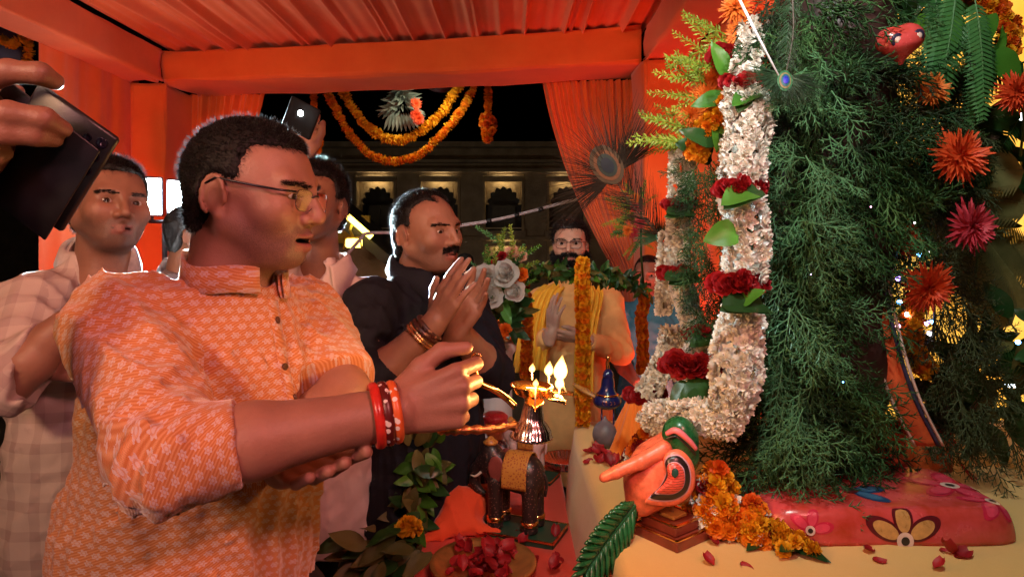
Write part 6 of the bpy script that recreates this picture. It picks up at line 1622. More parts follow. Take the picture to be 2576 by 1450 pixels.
# silver leaf bunch hanging in the middle of the swags
sb_ = thing('hanging_leaf_bunch', 'bunch of silvery leaves hanging inside the marigold swags', 'foliage', U(1010, 230, GD)); rg = random.Random(5)
for k in range(110):
    a = rg.uniform(0, 6.28); f = rg.random(); root = U(1010 + 30 * math.cos(a) * f, 225 + 55 * f, GD + 0.10 * math.sin(a) * f); put('leaf', OVAL['s'], sb_, root, (rg.gauss(0, 1), -1, rg.gauss(0, .5)), rg.uniform(0.09, 0.15), along=(1.0 * math.cos(a) + rg.gauss(0, .2), 0.8 * math.sin(a) - 0.2, -0.55 + rg.gauss(0, .35)))
for k in range(9): put('sprig_leaf', OVAL['s'], sb_, U(985 + 6 * k, 285, GD), (0, -1, 0), 0.15, along=(-0.5 + 0.125 * k, -0.1, -1))
for x, y in ((1045, 262), (1046, 290), (1052, 300)): put('orange_flower', DAHM['v'], sb_, U(x, y, GD - 0.1), (0.2, -1, -0.2), 0.10)
# garland on the dark panel at the top left
dp_ = thing('dark_panel', 'dark blue night panel edge at the top left corner', 'panel', U(20, 150, 3.9)); mb = MB(); a, b = U(-60, 20, 3.9), U(58, 190, 3.9); mb.box(((a.x + b.x) / 2, 3.9, (a.z + b.z) / 2), ((b.x - a.x) / 2, 0.02, (a.z - b.z) / 2)); mb.build('board', M('night_blue_board', (0.05, 0.06, 0.11), 0.7, scale=4), dp_, False)
mb = MB(); mb.box((a.x + 0.02, 3.92, (b.z) / 2), (0.02, 0.015, b.z / 2)); mb.build('post', METAL_D, dp_, False)
garland('yellow marigold string hanging down the dark panel at the top left', gpx([(62, 30), (70, 60), (72, 100), (70, 150), (68, 190)], 3.8), 0.02, ['y', 'o'], 0.055, group='marigold swags', step=0.4, seed=7)
garland('short yellow marigold loop across the dark panel at the top left', gpx([(-30, 85), (0, 100), (30, 110), (55, 95), (68, 70)], 3.78), 0.02, ['y'], 0.060, group='marigold swags', step=0.38, seed=8)

# ---------------- flower-wrapped posts and leaf garland of the little canopy
def posty(label, pts, d, r, mats, size, seed): return garland(label, gpx(pts, d), r, mats, size, group='marigold strings of the small canopy', step=0.42, around=4, seed=seed)
posty('deep orange marigold string left of the bearded man', [(1316, 692), (1322, 760), (1326, 830), (1324, 900), (1322, 945)], 2.55, 0.012, ['d', 'd', 'o'], 0.026, 11)
posty('golden marigold string hanging in front of the bearded man', [(1466, 655), (1464, 720), (1466, 800), (1466, 880), (1466, 960), (1466, 1062)], 2.02, 0.012, ['y', 'o', 'y'], 0.026, 12)
posty('orange marigold string in front of the blue shirt', [(1618, 730), (1620, 760), (1612, 800), (1616, 860), (1616, 935)], 2.5, 0.012, ['o', 'o', 'd'], 0.026, 13)
fr_ = thing('canopy_frame', 'thin metal frame of the small flower canopy behind the altar', 'frame', (U(1466, 1062, 2.02).x, 2.02, UZ)); 
pa, pb, pc = U(1322, 690, 2.58), U(1466, 690, 2.05), U(1620, 735, 2.53)
for p in (pa, pb, pc): mb = MB(); mb.tube([Vector((p.x, p.y, UZ if p.y < 2.1 else 0.02)), p], 0.005, 8); mb.build('post', METAL_D, fr_)
for p, q in ((pa, pb), (pb, pc)): mb = MB(); mb.tube(spline([p, (p + q) / 2 + Vector((0, 0, 0.03)), q], 12), 0.005, 8); mb.build('rail', METAL_D, fr_)
lg = thing('leaf_garland', 'dark green leaf garland arching in front of the bearded man\'s beard', 'garland', (pa + pc) / 2); rg = random.Random(9)
LP = resample(spline([U(1318, 700, 2.55), U(1345, 678, 2.45), U(1400, 678, 2.25), U(1466, 688, 2.06), U(1530, 692, 2.2), U(1585, 706, 2.4), U(1622, 730, 2.5)], 120), 0.010)
for i, p in enumerate(LP):
    tan = LP[min(i + 1, len(LP) - 1)] - LP[max(0, i - 1)]
    for k in range(3): put('leaf', OVAL[rg.choice('dddoog')], lg, Vector(p) + Vector((rg.gauss(0, .006), rg.gauss(0, .006), rg.gauss(0, .006))), (rg.gauss(0, .6), -1, rg.gauss(0, .5)), rg.uniform(0.030, 0.050), along=(tan[0] * 20 * rg.choice((-1, 1)) + rg.gauss(0, .5), rg.gauss(0, .5), rg.gauss(-0.35, .6)))
# ---------------- white rose bouquet
bq = thing('bouquet', 'bouquet of white roses and green sprigs on the pedestal', 'bouquet', c0_ + Vector((0, 0, 1.2))); rg = random.Random(10); BD = 2.40
bc_ = U(1262, 740, BD)
for x, y, s in ((1275, 690, 0.105), (1225, 700, 0.095), (1228, 745, 0.10), (1300, 735, 0.08)): put('rose', ROSEM['w'], bq, U(x, y, BD - 0.09), (rg.gauss(0, .3), -1, 0.35), s, rg=rg)
for x, y, s in ((1288, 640, 0.06), (1310, 650, 0.05)): put('rose', ROSEM['p'], bq, U(x, y, BD - 0.03), (rg.gauss(0, .4), -0.6, 0.6), s, rg=rg)
for x, y in ((1255, 655), (1246, 662), (1262, 645)): put('rose', ROSEM['r'], bq, U(x, y, BD - 0.05), (0, -1, 0.5), 0.035, rg=rg)
def needle_sprig(name, mat, L, n, nl, w):
    """stem with narrow leaves along it (y axis)"""
    rg_ = np.random.default_rng(int(L * 1000) + n); VV = []; FF = []; c = 0
    V, F = tube([(0, 0, 0), (0.02 * L, L * 0.5, 0.02 * L), (0, L, 0.06 * L)], [0.0022, 0.0016, 0.0006], 4); VV.append(np.array(V)); FF += [tuple(f) for f in F]; c = len(V)
    for k in range(n):
        t = 0.12 + 0.88 * k / n; a = k * 2.4; ll = nl * (1.1 - 0.6 * t) * rg_.uniform(0.8, 1.2); P0 = np.array([0, L * t, 0.04 * L * t])
        d = np.array([math.cos(a) * 0.8, 0.62, math.sin(a) * 0.8]); d /= np.linalg.norm(d); sd = np.cross(d, [0.1, 0.1, 1.0]); sd /= np.linalg.norm(sd)
        VV.append(np.array([P0, P0 + d * ll * 0.5 + sd * w, P0 + d * ll, P0 + d * ll * 0.5 - sd * w])); FF.append((c, c + 1, c + 2, c + 3)); c += 4
    return mesh_np(name, np.concatenate(VV), FF, mat, False)
NSP = [needle_sprig('needle_sprig', LEAFY, 0.16, 46, 0.026, 0.0022), needle_sprig('needle_sprig', LEAFY, 0.13, 36, 0.022, 0.0022)]
NSG = [needle_sprig('needle_sprig', LEAFG, 0.14, 40, 0.024, 0.0025), needle_sprig('needle_sprig', FERNG, 0.12, 40, 0.020, 0.003)]
for k in range(26):
    a = rg.uniform(-1.2, 1.2); root = U(1262 + rg.gauss(0, 22), 690 + rg.gauss(0, 25), BD + rg.uniform(-.05, .05)); put('sprig', rg.choice(NSP + NSG), bq, root, (0, -1, 0.2), rg.uniform(0.7, 1.05), along=(math.sin(a), rg.gauss(-.1, .3), math.cos(a) * 0.9))
for k in range(90):
    a = rg.uniform(0, 6.28); root = bc_ + Vector((0.06 * math.cos(a) * rg.random(), rg.gauss(0, .03), rg.uniform(-0.13, 0.06))); put('leaf', OVAL[rg.choice('ddgo')], bq, root, (rg.gauss(0, .5), -1, rg.gauss(0.3, .5)), rg.uniform(0.05, 0.10), along=(math.cos(a), -0.5, math.sin(a) * 0.8 - 0.1))
for x, y in ((1270, 830), (1300, 700), (1312, 690)): put('marigold_flower', MGM['d'][0], bq, U(x, y, BD - 0.08), (0.2, -1, 0.2), 0.05, rg=rg)
# second, smaller arrangement above the blue shirt
bq2 = thing('flower_arrangement', 'feathery green arrangement with small pink flowers beside the curtain', 'bouquet', U(1590, 640, 2.3))
for k in range(34):
    t = rg.random(); root = U(1605 + rg.gauss(0, 8), 490 + 120 * t, 2.3); put('sprig', rg.choice(NSG + NSP), bq2, root, (0, -1, 0.2), rg.uniform(0.5, 0.8), along=(-0.9 + rg.gauss(0, .5), rg.gauss(0, .4), rg.gauss(0.1, .5)))
for x, y, m_ in ((1598, 500, 'o'), (1592, 585, 'c'), (1580, 580, 'o'), (1610, 560, 'c'), (1600, 520, 'c')): put('flower', DAHM[m_], bq2, U(x, y, 2.24), (rg.gauss(0, .3), -1, 0.2), 0.045, rg=rg)
mb = MB(); mb.tube([U(1612, 470, 2.32), U(1612, 640, 2.34), U(1620, 735, 2.53)], 0.004, 6); mb.build('stem', M('green_stem', (0.03, 0.08, 0.02), 0.6), bq2)

# ================================================================== the idol
IC = U(2080, 1290, 1.52)                     # foot of the idol on the altar
IDX, IDY = IC.x, 1.52
LACQ = M('vermilion_lacquer', (0.56, 0.050, 0.020), 0.26, scale=16, var=0.3, hue=(0.62, 0.075, 0.085), bump=0.18, bscale=90, bdist=0.0015, spec=0.6)
idol = thing('painted_idol', 'tall painted wooden idol on a vermilion base, hidden under greenery and garlands', 'statue', (IDX, IDY, UZ))
S = SDF(); S.frame()
pl = lambda x, y, d: np.array(U(x, y, d))
S.chain([pl(2060, 1230, 1.52), pl(2070, 900, 1.52), pl(2080, 600, 1.52), pl(2090, 300, 1.50), pl(2090, 100, 1.48), pl(2080, -60, 1.48)], [0.10, 0.135, 0.13, 0.12, 0.12, 0.10], 0.05)
V, F = S.mesh(np.array([IDX - 0.25, 1.25, UZ]), np.array([IDX + 0.3, 1.8, 2.25]), 0.012, smooth=2); obj('torso', V, F, M('dark_carved_wood', (0.035, 0.012, 0.010), 0.5, scale=12, var=0.6), idol)
def rbox(name, cx, cy, hx, hy, hz, z0, mat, par, e=0.32, top=0.80, n=72, m=14):
    V = []
    for j in range(m):
        f = j / (m - 1); zz = z0 + hz * 2 * (math.sin(f * math.pi / 2)); sc = top + (1 - top) * math.cos(f * math.pi / 2) ** 0.7
        if j == m - 1: zz = z0 + hz * 2
        for i in range(n):
            a = 2 * math.pi * i / n; ca, sa = math.cos(a), math.sin(a); V.append((cx + hx * sc * math.copysign(abs(ca) ** e, ca), cy + hy * sc * math.copysign(abs(sa) ** e, sa), zz))
    F = [(j * n + i, j * n + (i + 1) % n, (j + 1) * n + (i + 1) % n, (j + 1) * n + i) for j in range(m - 1) for i in range(n)] + [tuple(range(n))[::-1], tuple((m - 1) * n + i for i in range(n))]
    return obj(name, V, F, mat, par)
bx0, bx1 = on(1925, 1372, UZ), on(2555, 1350, UZ)
bcx = (bx0.x + bx1.x) / 2; bcy = bx0.y + 0.13
base = rbox('base', bcx, bcy, (bx1.x - bx0.x) / 2, 0.135, 0.032, UZ + 0.002, LACQ, idol)
bz = UZ + 0.066
from mathutils.bvhtree import BVHTree
def paint_flower(px, py, sz, cols, normal, par, petals, a0, a1, ln=1.0):
    me = par.data; off = ORG[par.name]; tree = BVHTree.FromPolygons([v.co + off for v in me.vertices], [list(p.vertices) for p in me.polygons])
    def stick(name, c, d, s_, ra, rb, col, lift):
        V = []; 
        for f in (0.02, 0.35, 0.7, 1.0):
            for i in range(24):
                b = 2 * math.pi * i / 24; p = c + d * ra * f * math.cos(b) + s_ * rb * f * math.sin(b); loc, nn, _, _ = tree.find_nearest(p); V.append(loc + nn * lift)
        F = [tuple(range(24))] + [(r * 24 + i, (r + 1) * 24 + i, (r + 1) * 24 + (i + 1) % 24, r * 24 + (i + 1) % 24) for r in range(3) for i in range(24)]
        obj(name, V, F, col, par)
    n_ = Vector(normal).normalized(); X = Vector((1, 0, 0)); Y = n_.cross(X).normalized(); c = Vector(px)
    for layer, (f, col) in enumerate(((1.0, cols[0]), (0.72, cols[1]))):
        for k in range(petals):
            a = math.radians(a0 + (a1 - a0) * k / max(1, petals - 1)); d = X * math.cos(a) + Y * math.sin(a); s_ = X * -math.sin(a) + Y * math.cos(a)
            stick('painted_petal', c + d * sz * (0.55 if layer == 0 else 0.50), d, s_, sz * 0.45 * f, sz * 0.24 * f, col, 0.0008 + 0.0008 * layer + 0.00012 * k)
    stick('painted_eye', c, X, Y, sz * 0.2, sz * 0.2, cols[2], 0.0026); stick('painted_eye', c, X, Y, sz * 0.1, sz * 0.1, EBLK, 0.0032)
def paint_flower_flat(px, py, sz, cols, normal, par, petals, a0, a1, ln=1.0):
    """painted flower: thin petals lying on the lacquer"""
    n_ = Vector(normal).normalized(); X = Vector((1, 0, 0)); Y = n_.cross(X).normalized() if abs(n_.x) < 0.9 else Vector((0, 0, 1)); c = Vector(px)
    for layer, (f, col) in enumerate(((1.0, cols[0]), (0.72, cols[1]))):
        for k in range(petals):
            a = math.radians(a0 + (a1 - a0) * k / max(1, petals - 1)); d = X * math.cos(a) + Y * math.sin(a); s_ = X * -math.sin(a) + Y * math.cos(a); V = []
            for i in range(24):
                b = 2 * math.pi * i / 24; V.append(c + d * sz * (0.55 + 0.45 * f * math.cos(b)) * ln + s_ * sz * 0.24 * f * math.sin(b) + n_ * (0.0008 + 0.0006 * layer + 0.0001 * k))
            obj('painted_petal', V, [tuple(range(24))], col, par, False)
    V = [c + (X * math.cos(b) + Y * math.sin(b)) * sz * 0.2 + n_ * 0.0026 for b in np.linspace(0, 6.28, 20, endpoint=False)]; obj('painted_eye', V, [tuple(range(20))], cols[2], par, False)
    V = [c + (X * math.cos(b) + Y * math.sin(b)) * sz * 0.1 + n_ * 0.0032 for b in np.linspace(0, 6.28, 20, endpoint=False)]; obj('painted_eye', V, [tuple(range(20))], EBLK, par, False)
MAR = M('maroon_paint', (0.10, 0.008, 0.012), 0.3); TAN = M('tan_paint', (0.52, 0.26, 0.08), 0.3, scale=60); PKP = M('pink_paint', (0.50, 0.02, 0.05), 0.25); PKP2 = M('rose_paint', (0.62, 0.05, 0.09), 0.25); PALE = M('pale_paint', (0.66, 0.45, 0.38), 0.3)
fy_ = bcy - 0.135
paint_flower((U(2275, 1345, fy_).x, fy_ - 0.0012, UZ + 0.012), 0, 0.078, (MAR, TAN, PALE), (0, -1, 0.10), base, 3, 30, 150)
paint_flower((U(2400, 1250, 1.33).x, bcy - 0.01, bz + 0.0006), 0, 0.085, (PKP, PKP2, PALE), (0, 0, 1), base, 5, 0, 288)
paint_flower((U(2130, 1265, 1.33).x, bcy - 0.035, bz + 0.0006), 0, 0.075, (M('blue_paint', (0.01, 0.05, 0.14), 0.3), M('pale_blue_paint', (0.05, 0.13, 0.24), 0.35), MAR), (0, 0, 1), base, 2, -50, 10)
paint_flower((U(2480, 1290, 1.28).x, bcy - 0.09, bz), 0, 0.060, (PKP, PKP2, PALE), (0, -0.4, 1), base, 5, 20, 300)
paint_flower((U(2020, 1330, 1.25).x, fy_ - 0.001, UZ + 0.030), 0, 0.045, (PKP, PKP2, PALE), (0, -1, 0.3), base, 4, 10, 200)
# legs, block and red cord
for (x, d_, r, y0) in ((2225, 1.50, 0.040, 1050), (2120, 1.50, 0.045, 1050)):
    p = U(x, y0, d_); mb = MB(); mb.lathe([(r * 1.15, bz - 0.002), (r * 1.02, bz + 0.02), (r, bz + 0.09), (r * 0.95, p.z)], 40, (p.x, d_, 0)); mb.build('leg', painted('vermilion_leg', (0.52, 0.055, 0.02), (0.06, 0.02, 0.02), 60, 0.16, 0.25), idol)
bk_ = on(2350, 1195, UZ); mb = MB(); mb.box(bk_ + Vector((0, 0.03, 0.062)), (0.050, 0.03, 0.060), Matrix.Rotation(0.12, 3, 'Z'), 0.006); blk = mb.build('block', M('orange_block_paint', (0.58, 0.09, 0.02), 0.35, scale=20), idol)
cbk = bk_ + Vector((-0.012, -0.003, 0.06)); paint_flower(cbk, 0, 0.030, (M('leaf_green_paint', (0.012, 0.09, 0.03), 0.3), PALE, MAR), (0, -1, 0), blk, 4, -60, 120)
mb = MB(); 
for k in range(2): mb.tube(spline([bk_ + Vector((0.012, -0.012, 0.115)), bk_ + Vector((0.03 + .006 * k, -0.02, 0.085)), bk_ + Vector((0.042, -0.03, 0.04)), bk_ + Vector((0.06 + 0.012 * k, -0.045, 0.006))], 16), 0.0022, 6)
o = mb.build('red_cord', M('red_thread', (0.42, 0.02, 0.015), 0.8), idol); o['kind'] = 'stuff'
# painted heart-shaped head with two eyes
S = SDF(); hc_ = U(2262, 112, 1.30); S.frame(hframe(0.1, -1, -20, -12), np.array(hc_)); S.ell((-0.018, 0, 0.010), (0.028, 0.026, 0.026), 0.012); S.ell((0.018, 0, 0.010), (0.028, 0.026, 0.026), 0.012); S.cap((0, 0, 0), (0.0, 0.004, -0.036), 0.030, 0.006, 0.02)
V, F = S.mesh(np.array(hc_) - 0.08, np.array(hc_) + 0.08, 0.003, smooth=2); hh_ = obj('heart_ornament', V, F, LACQ, idol); Rh = hframe(0.1, -1, -20, -12)
for sx in (-0.020, 0.022):
    for r_, m_, dy in ((0.0125, M('eye_ring', (0.03, 0.02, 0.05), 0.3), 0.0255), (0.0065, PALE, 0.0275)):
        mb = MB(); c = Vector(np.array(hc_) + Rh @ np.array([sx, dy, 0.014])); mb.lathe([(r_, 0), (r_ * 0.8, 0.0012), (0, 0.0016)], 22, c, Vector(Rh[:, 1]).to_track_quat('Z', 'Y').to_matrix()); mb.build('painted_eye', m_, hh_)
# striped sash down the idol's right side
sash = M('striped_sash', (0.55, 0.08, 0.02), 0.6, scale=30)
T = spline([U(2150, 480, 1.44), U(2190, 700, 1.42), U(2225, 860, 1.40), U(2270, 1000, 1.40), U(2330, 1120, 1.42)], 40)
for off, w_, m_ in ((0, 0.030, sash), (-0.026, 0.004, PALE), (0.024, 0.005, M('navy_edge', (0.02, 0.02, 0.06), 0.5)), (0.034, 0.004, PALE)):
    V = []; 
    for i, p in enumerate(T):
        for s_ in (-1, 0, 1): V.append(p + np.array([off + s_ * w_, -0.002 * (1 if abs(off) > 0 else 0) - 0.004 * (s_ == 0), 0]))
    o = obj('sash' if off == 0 else 'sash_edge', V, grid_faces(40, 3), m_, idol); mm = o.modifiers.new('t', 'SOLIDIFY'); mm.thickness = 0.002

# ---------------- juniper greenery covering the idol
def frond(L, rg_, n=9, lay=0.25):
    """flat branching juniper frond as thin three-sided twigs (y axis)"""
    P = []; D = []; Ln = []
    def tw(p, d, l): P.append(p); D.append(d); Ln.append(l)
    tw(np.zeros(3), np.array([0, 1.0, 0]), L)
    for k in range(n):
        t = 0.1 + 0.85 * k / n; sg = 1 if k % 2 else -1; a = math.radians(rg_.uniform(32, 52)); l = L * 0.48 * (1.1 - 0.75 * t) * rg_.uniform(0.8, 1.2)
        d = np.array([sg * math.sin(a), math.cos(a), rg_.normal(0, lay)]); d /= np.linalg.norm(d); p = np.array([0, L * t, 0]); tw(p, d, l)
        for q in range(4):
            t2 = 0.2 + 0.72 * q / 4; s2 = 1 if q % 2 else -1; a2 = math.radians(rg_.uniform(28, 50)) * s2; d2 = np.array([d[0] * math.cos(a2) - d[1] * math.sin(a2), d[0] * math.sin(a2) + d[1] * math.cos(a2), d[2] + rg_.normal(0, lay)]); tw(p + d * l * t2, d2 / np.linalg.norm(d2), l * 0.42 * (1.1 - 0.5 * t2))
    P = np.array(P); D = np.array(D); Ln = np.array(Ln); r = np.where(Ln > L * 0.9, 0.0016, 0.0013)
    return spikes(P, D, Ln, r, None, 1, 3)
rgn = np.random.default_rng(21); FR = [frond(0.085, rgn, 9), frond(0.075, rgn, 8), frond(0.095, rgn, 10)]
def scatter_fronds(name, label, pts, dirs, nrms, mat, scale=(0.8, 1.3), parent=None, cat='foliage'):
    VV = []; FF = []; n = 0
    for p, d, nn in zip(pts, dirs, nrms):
        V, F = FR[rgn.integers(0, 3)]; R = ortho(d, nn); VV.append((V * rgn.uniform(*scale)) @ R.T + p); FF.append(F + n); n += len(V)
    o = obj(name, np.concatenate(VV), np.concatenate(FF), mat, parent); o['kind'] = 'stuff'
    if parent is None: tag(o, label)
    return o
def mass(xl, xr, y0, y1, n, d, spread, seed, down=0.75):
    """picture-plane band between two edges, given as functions of y"""
    r = np.random.default_rng(seed); P = []; D = []; N = []
    for _ in range(n):
        y = r.uniform(y0, y1); a, b = np.interp(y, *xl), np.interp(y, *xr); s_ = r.uniform(-1, 1); x = (a + b) / 2 + (b - a) / 2 * s_
        dd = d + spread * s_ * s_ + r.uniform(-0.03, 0.03); P.append(uv3(x, y, dd)); D.append((s_ * 0.75 + r.normal(0, 0.45), r.normal(-0.25, 0.25), -down + r.normal(0, 0.55))); N.append((s_ * 0.5 + r.normal(0, .35), -1, 0.35 + r.normal(0, .35)))
    return P, D, N
XL = ([-40, 100, 250, 400, 600, 760, 900, 1050, 1200, 1330], [1890, 1930, 1950, 1935, 1935, 1925, 1910, 1870, 1900, 2030]); XR = ([-40, 100, 250, 400, 600, 760, 900, 1050, 1200, 1330], [2210, 2240, 2290, 2300, 2230, 2160, 2130, 2190, 2180, 2090])
scatter_fronds('juniper_greenery', 'thick dark juniper greenery hanging down the front of the idol', *mass(XL, XR, -40, 1310, 620, 1.36, 0.10, 1), JUN, (1.0, 1.8))
scatter_fronds('juniper_greenery', 'juniper sprays tucked between the white garland strands', *mass(([380, 600, 900], [1730, 1740, 1760]), ([380, 600, 900], [1850, 1830, 1830]), 380, 900, 150, 1.46, 0.03, 2), JUN, (0.6, 1.0))
scatter_fronds('juniper_greenery', 'dark foliage filling the right of the picture behind the red flowers', *mass(([100, 300, 500, 700, 900, 1120], [2270, 2290, 2230, 2280, 2330, 2390]), ([100, 300, 500, 700, 900, 1120], [2420, 2430, 2420, 2440, 2480, 2575]), 100, 1120, 380, 1.50, 0.08, 3), petal_mat('dry_dark_green', (0.012, 0.022, 0.008), (0.06, 0.075, 0.025), 0.6, 0.15), (0.8, 1.3))

scatter_fronds('juniper_greenery', 'long juniper sprays coloured paler as highlights, hanging in front of the darker ones', *mass(([100, 1250], [1960, 1930]), ([100, 600, 1250], [2180, 2100, 2080]), 120, 1250, 110, 1.29, 0.06, 7), petal_mat('highlight_juniper', (0.03, 0.11, 0.05), (0.09, 0.24, 0.10), 0.55, 0.15), (0.9, 1.4))  # highlights put into the colour: front fronds are a lighter green
# ---------------- white garlands
def white(label, pts, r, size, around, seed, step=0.40, rfun=None): return garland(label, [U(*p) for p in pts], r * 0.84, ['w'], size * 0.92, group='white blossom garlands', step=step, around=around, jitter=0.35, seed=seed, name='white_garland', flower='white_blossom', lib={'w': WFM}, rfun=rfun)
white('thick white blossom garland down the left edge of the idol, upper length', [(1898, 70, 1.40), (1885, 130, 1.38), (1868, 190, 1.36)], 0.024, 0.034, 5, 1)
white('thick white blossom garland between the first and second rose ring', [(1868, 245, 1.34), (1885, 310, 1.31), (1870, 380, 1.30), (1866, 450, 1.29)], 0.040, 0.036, 7, 2)
white('thick white blossom garland below the second rose ring', [(1862, 490, 1.29), (1872, 550, 1.28), (1880, 620, 1.28), (1872, 690, 1.28)], 0.038, 0.036, 7, 3)
white('thick white blossom garland below the big leaf, swelling at its foot', [(1868, 775, 1.28), (1862, 830, 1.28), (1852, 890, 1.27), (1850, 960, 1.26), (1835, 1030, 1.26), (1815, 1060, 1.28)], 0.036, 0.038, 8, 4, rfun=lambda t: 0.8 + 0.45 * math.sin(math.pi * min(1, t * 1.2)))
white('white blossom garland at the left, above the dark rose ring', [(1716, 392, 1.55), (1714, 450, 1.54), (1710, 510, 1.54)], 0.024, 0.032, 6, 5)
white('white blossom garland at the left, below the dark rose ring', [(1708, 548, 1.54), (1706, 610, 1.54), (1704, 668, 1.54)], 0.023, 0.032, 6, 6)
white('white blossom garland leaning right, over the blue shirt', [(1712, 708, 1.52), (1725, 760, 1.50), (1745, 822, 1.50)], 0.020, 0.031, 6, 7)
white('thin white blossom garland beside the blue man\'s cheek', [(1678, 590, 1.60), (1674, 650, 1.60), (1670, 720, 1.60), (1668, 782, 1.60)], 0.014, 0.028, 5, 8)
white('white blossom garland over the blue man\'s phone', [(1690, 830, 1.58), (1684, 880, 1.58), (1660, 930, 1.58), (1630, 985, 1.58)], 0.022, 0.034, 6, 9)
white('white blossom garland lying along the altar, lit orange by the flames', [(1640, 1050, 1.46), (1700, 1045, 1.38), (1765, 1048, 1.30), (1830, 1055, 1.26)], 0.026, 0.040, 7, 10)
white('white blossom garland end beside the red petals', [(1775, 870, 1.46), (1745, 900, 1.46), (1700, 930, 1.48)], 0.024, 0.034, 6, 11)
# rose rings with betel leaves
def ring(label, x, y, d, w_, leaves, seed, n=8):
    rg = random.Random(seed); t = thing('rose_ring', label, 'flower', U(x, y, d), 'rose rings on the white garlands'); k = d / FPX
    for i in range(n):
        s_ = -1 + 2 * i / (n - 1); put('rose_petals', ROSEM['r'], t, U(x + w_ * 0.8 * s_, y - 6 + rg.uniform(-9, 7), d - 0.05 * (1 - s_ * s_) + 0.01), (s_ * 0.8 + rg.gauss(0, .2), -0.8, 0.4 + rg.gauss(0, .3)), w_ * k * 0.85 * rg.uniform(0.8, 1.2), rg=rg)
    for (dx, dy, ax_, az, sz, kind) in leaves: put('betel_leaf', BETEL[kind], t, U(x + dx, y + dy, d - 0.05), (0.1, -0.55, 0.85), sz * k * 0.82, along=(ax_, -0.35, az))
ring('dark red rose ring high on the thick white garland', 1872, 218, 1.35, 55, [(30, 15, -0.8, -0.35, 95, 'g'), (10, 10, -0.5, -0.8, 80, 'd')], 1)
ring('dark red rose ring in the middle of the thick white garland', 1858, 478, 1.29, 62, [(40, 0, -1, -0.30, 120, 'g'), (45, -4, -1.0, -0.45, 125, 'd')], 2)
ring('bright crimson rose ring above the broad leaf of the thick garland', 1856, 722, 1.28, 66, [(-40, 40, 1.0, -0.05, 140, 'd'), (60, 40, -1.0, -0.02, 140, 'd'), (10, 40, 0.6, 0.55, 75, 'g')], 3, 10)
ring('dark rose ring on the left white garland', 1706, 526, 1.54, 40, [(35, 5, -1, -0.1, 90, 'd'), (-30, 5, 1, -0.1, 80, 'd')], 4, 6)
ring('rose ring beside the blue man\'s eyes', 1706, 688, 1.53, 44, [(50, 6, -1, -0.12, 100, 'd'), (-35, 8, 1, 0, 80, 'd')], 5, 6)
ring('rose ring low on the slanting white garland', 1762, 840, 1.49, 42, [(30, 8, -1, -0.2, 80, 'd')], 6, 6)
ring('loose red roses heaped on the altar garlands', 1740, 930, 1.42, 75, [(50, 40, -1, -0.2, 110, 'd'), (0, 40, -0.8, -0.5, 90, 'd')], 7, 12)
ring('loose red roses beside the draped orange cloth', 1625, 1005, 1.62, 48, [(20, 30, 1, -0.3, 80, 'd')], 8, 8)
lf = put('betel_leaf', BETEL['g'], None, U(1850, 580, 1.25), (0.2, -0.9, 0.3), 0.065, along=(-0.9, -0.2, -0.25)); tag(lf, 'bright green betel leaf sticking out of the thick white garland', 'leaf')
lf = put('betel_leaf', BETEL['d'], None, U(1790, 390, 1.50), (0.2, -0.9, 0.3), 0.09, along=(-0.9, -0.3, 0.3)); tag(lf, 'dark betel leaf on top of the left white garland', 'leaf')
garland('bright orange marigold string slanting above the left white garland', [U(1838, 248, 1.42), U(1805, 300, 1.44), U(1768, 335, 1.46), U(1748, 392, 1.47)], 0.016, ['o', 'y'], 0.028, group='marigold strings of the idol', step=0.4, around=4, seed=31)

# ---------------- upper left flowers of the idol
uf = thing('flower_spray', 'spray of orange dahlias and needle-leaf sprigs at the top left of the idol', 'bouquet', U(1800, 250, 1.6)); rg = random.Random(33)
for x, y, s, m_ in ((1862, 85, 0.085, 'o'), (1850, 18, 0.08, 'o'), (1775, 245, 0.085, 'o'), (1738, 290, 0.08, 'o'), (1905, 12, 0.07, 'v'), (1800, 200, 0.07, 'o')): put('dahlia', DAHM[m_], uf, U(x, y, 1.52), (-0.5 + rg.gauss(0, .3), -1, rg.gauss(0, .3)), s, rg=rg)
for x, y in ((1838, 165), (1868, 150), (1815, 148)): put('rose_petals', ROSEM['r'], uf, U(x, y, 1.48), (-0.2, -1, 0.3), 0.075, rg=rg)
for k in range(34):
    t = rg.random(); root = U(1830 - 90 * t + rg.gauss(0, 12), 60 + 340 * t, 1.56 + rg.uniform(-.05, .05)); put('sprig', rg.choice(NSP), uf, root, (0, -1, 0.2), rg.uniform(0.7, 1.0), along=(-1 + rg.gauss(0, .3), rg.gauss(-.1, .3), rg.gauss(0.05, .5)))
for x, y, k in ((1835, 240, 'g'), (1812, 330, 'd'), (1800, 365, 'd'), (1830, 200, 'g'), (1815, 280, 'g')): put('leaf', OVAL[k], uf, U(x, y, 1.44), (0, -1, .3), 0.09, along=(rg.gauss(0, .8), -.2, rg.gauss(0, 1)))
mb = MB(); mb.tube([U(1905, 40, 1.58), U(1860, 250, 1.58), U(1880, 500, 1.55)], 0.006, 6); mb.build('stem', M('green_stem', (0.03, 0.08, 0.02), 0.6), uf)

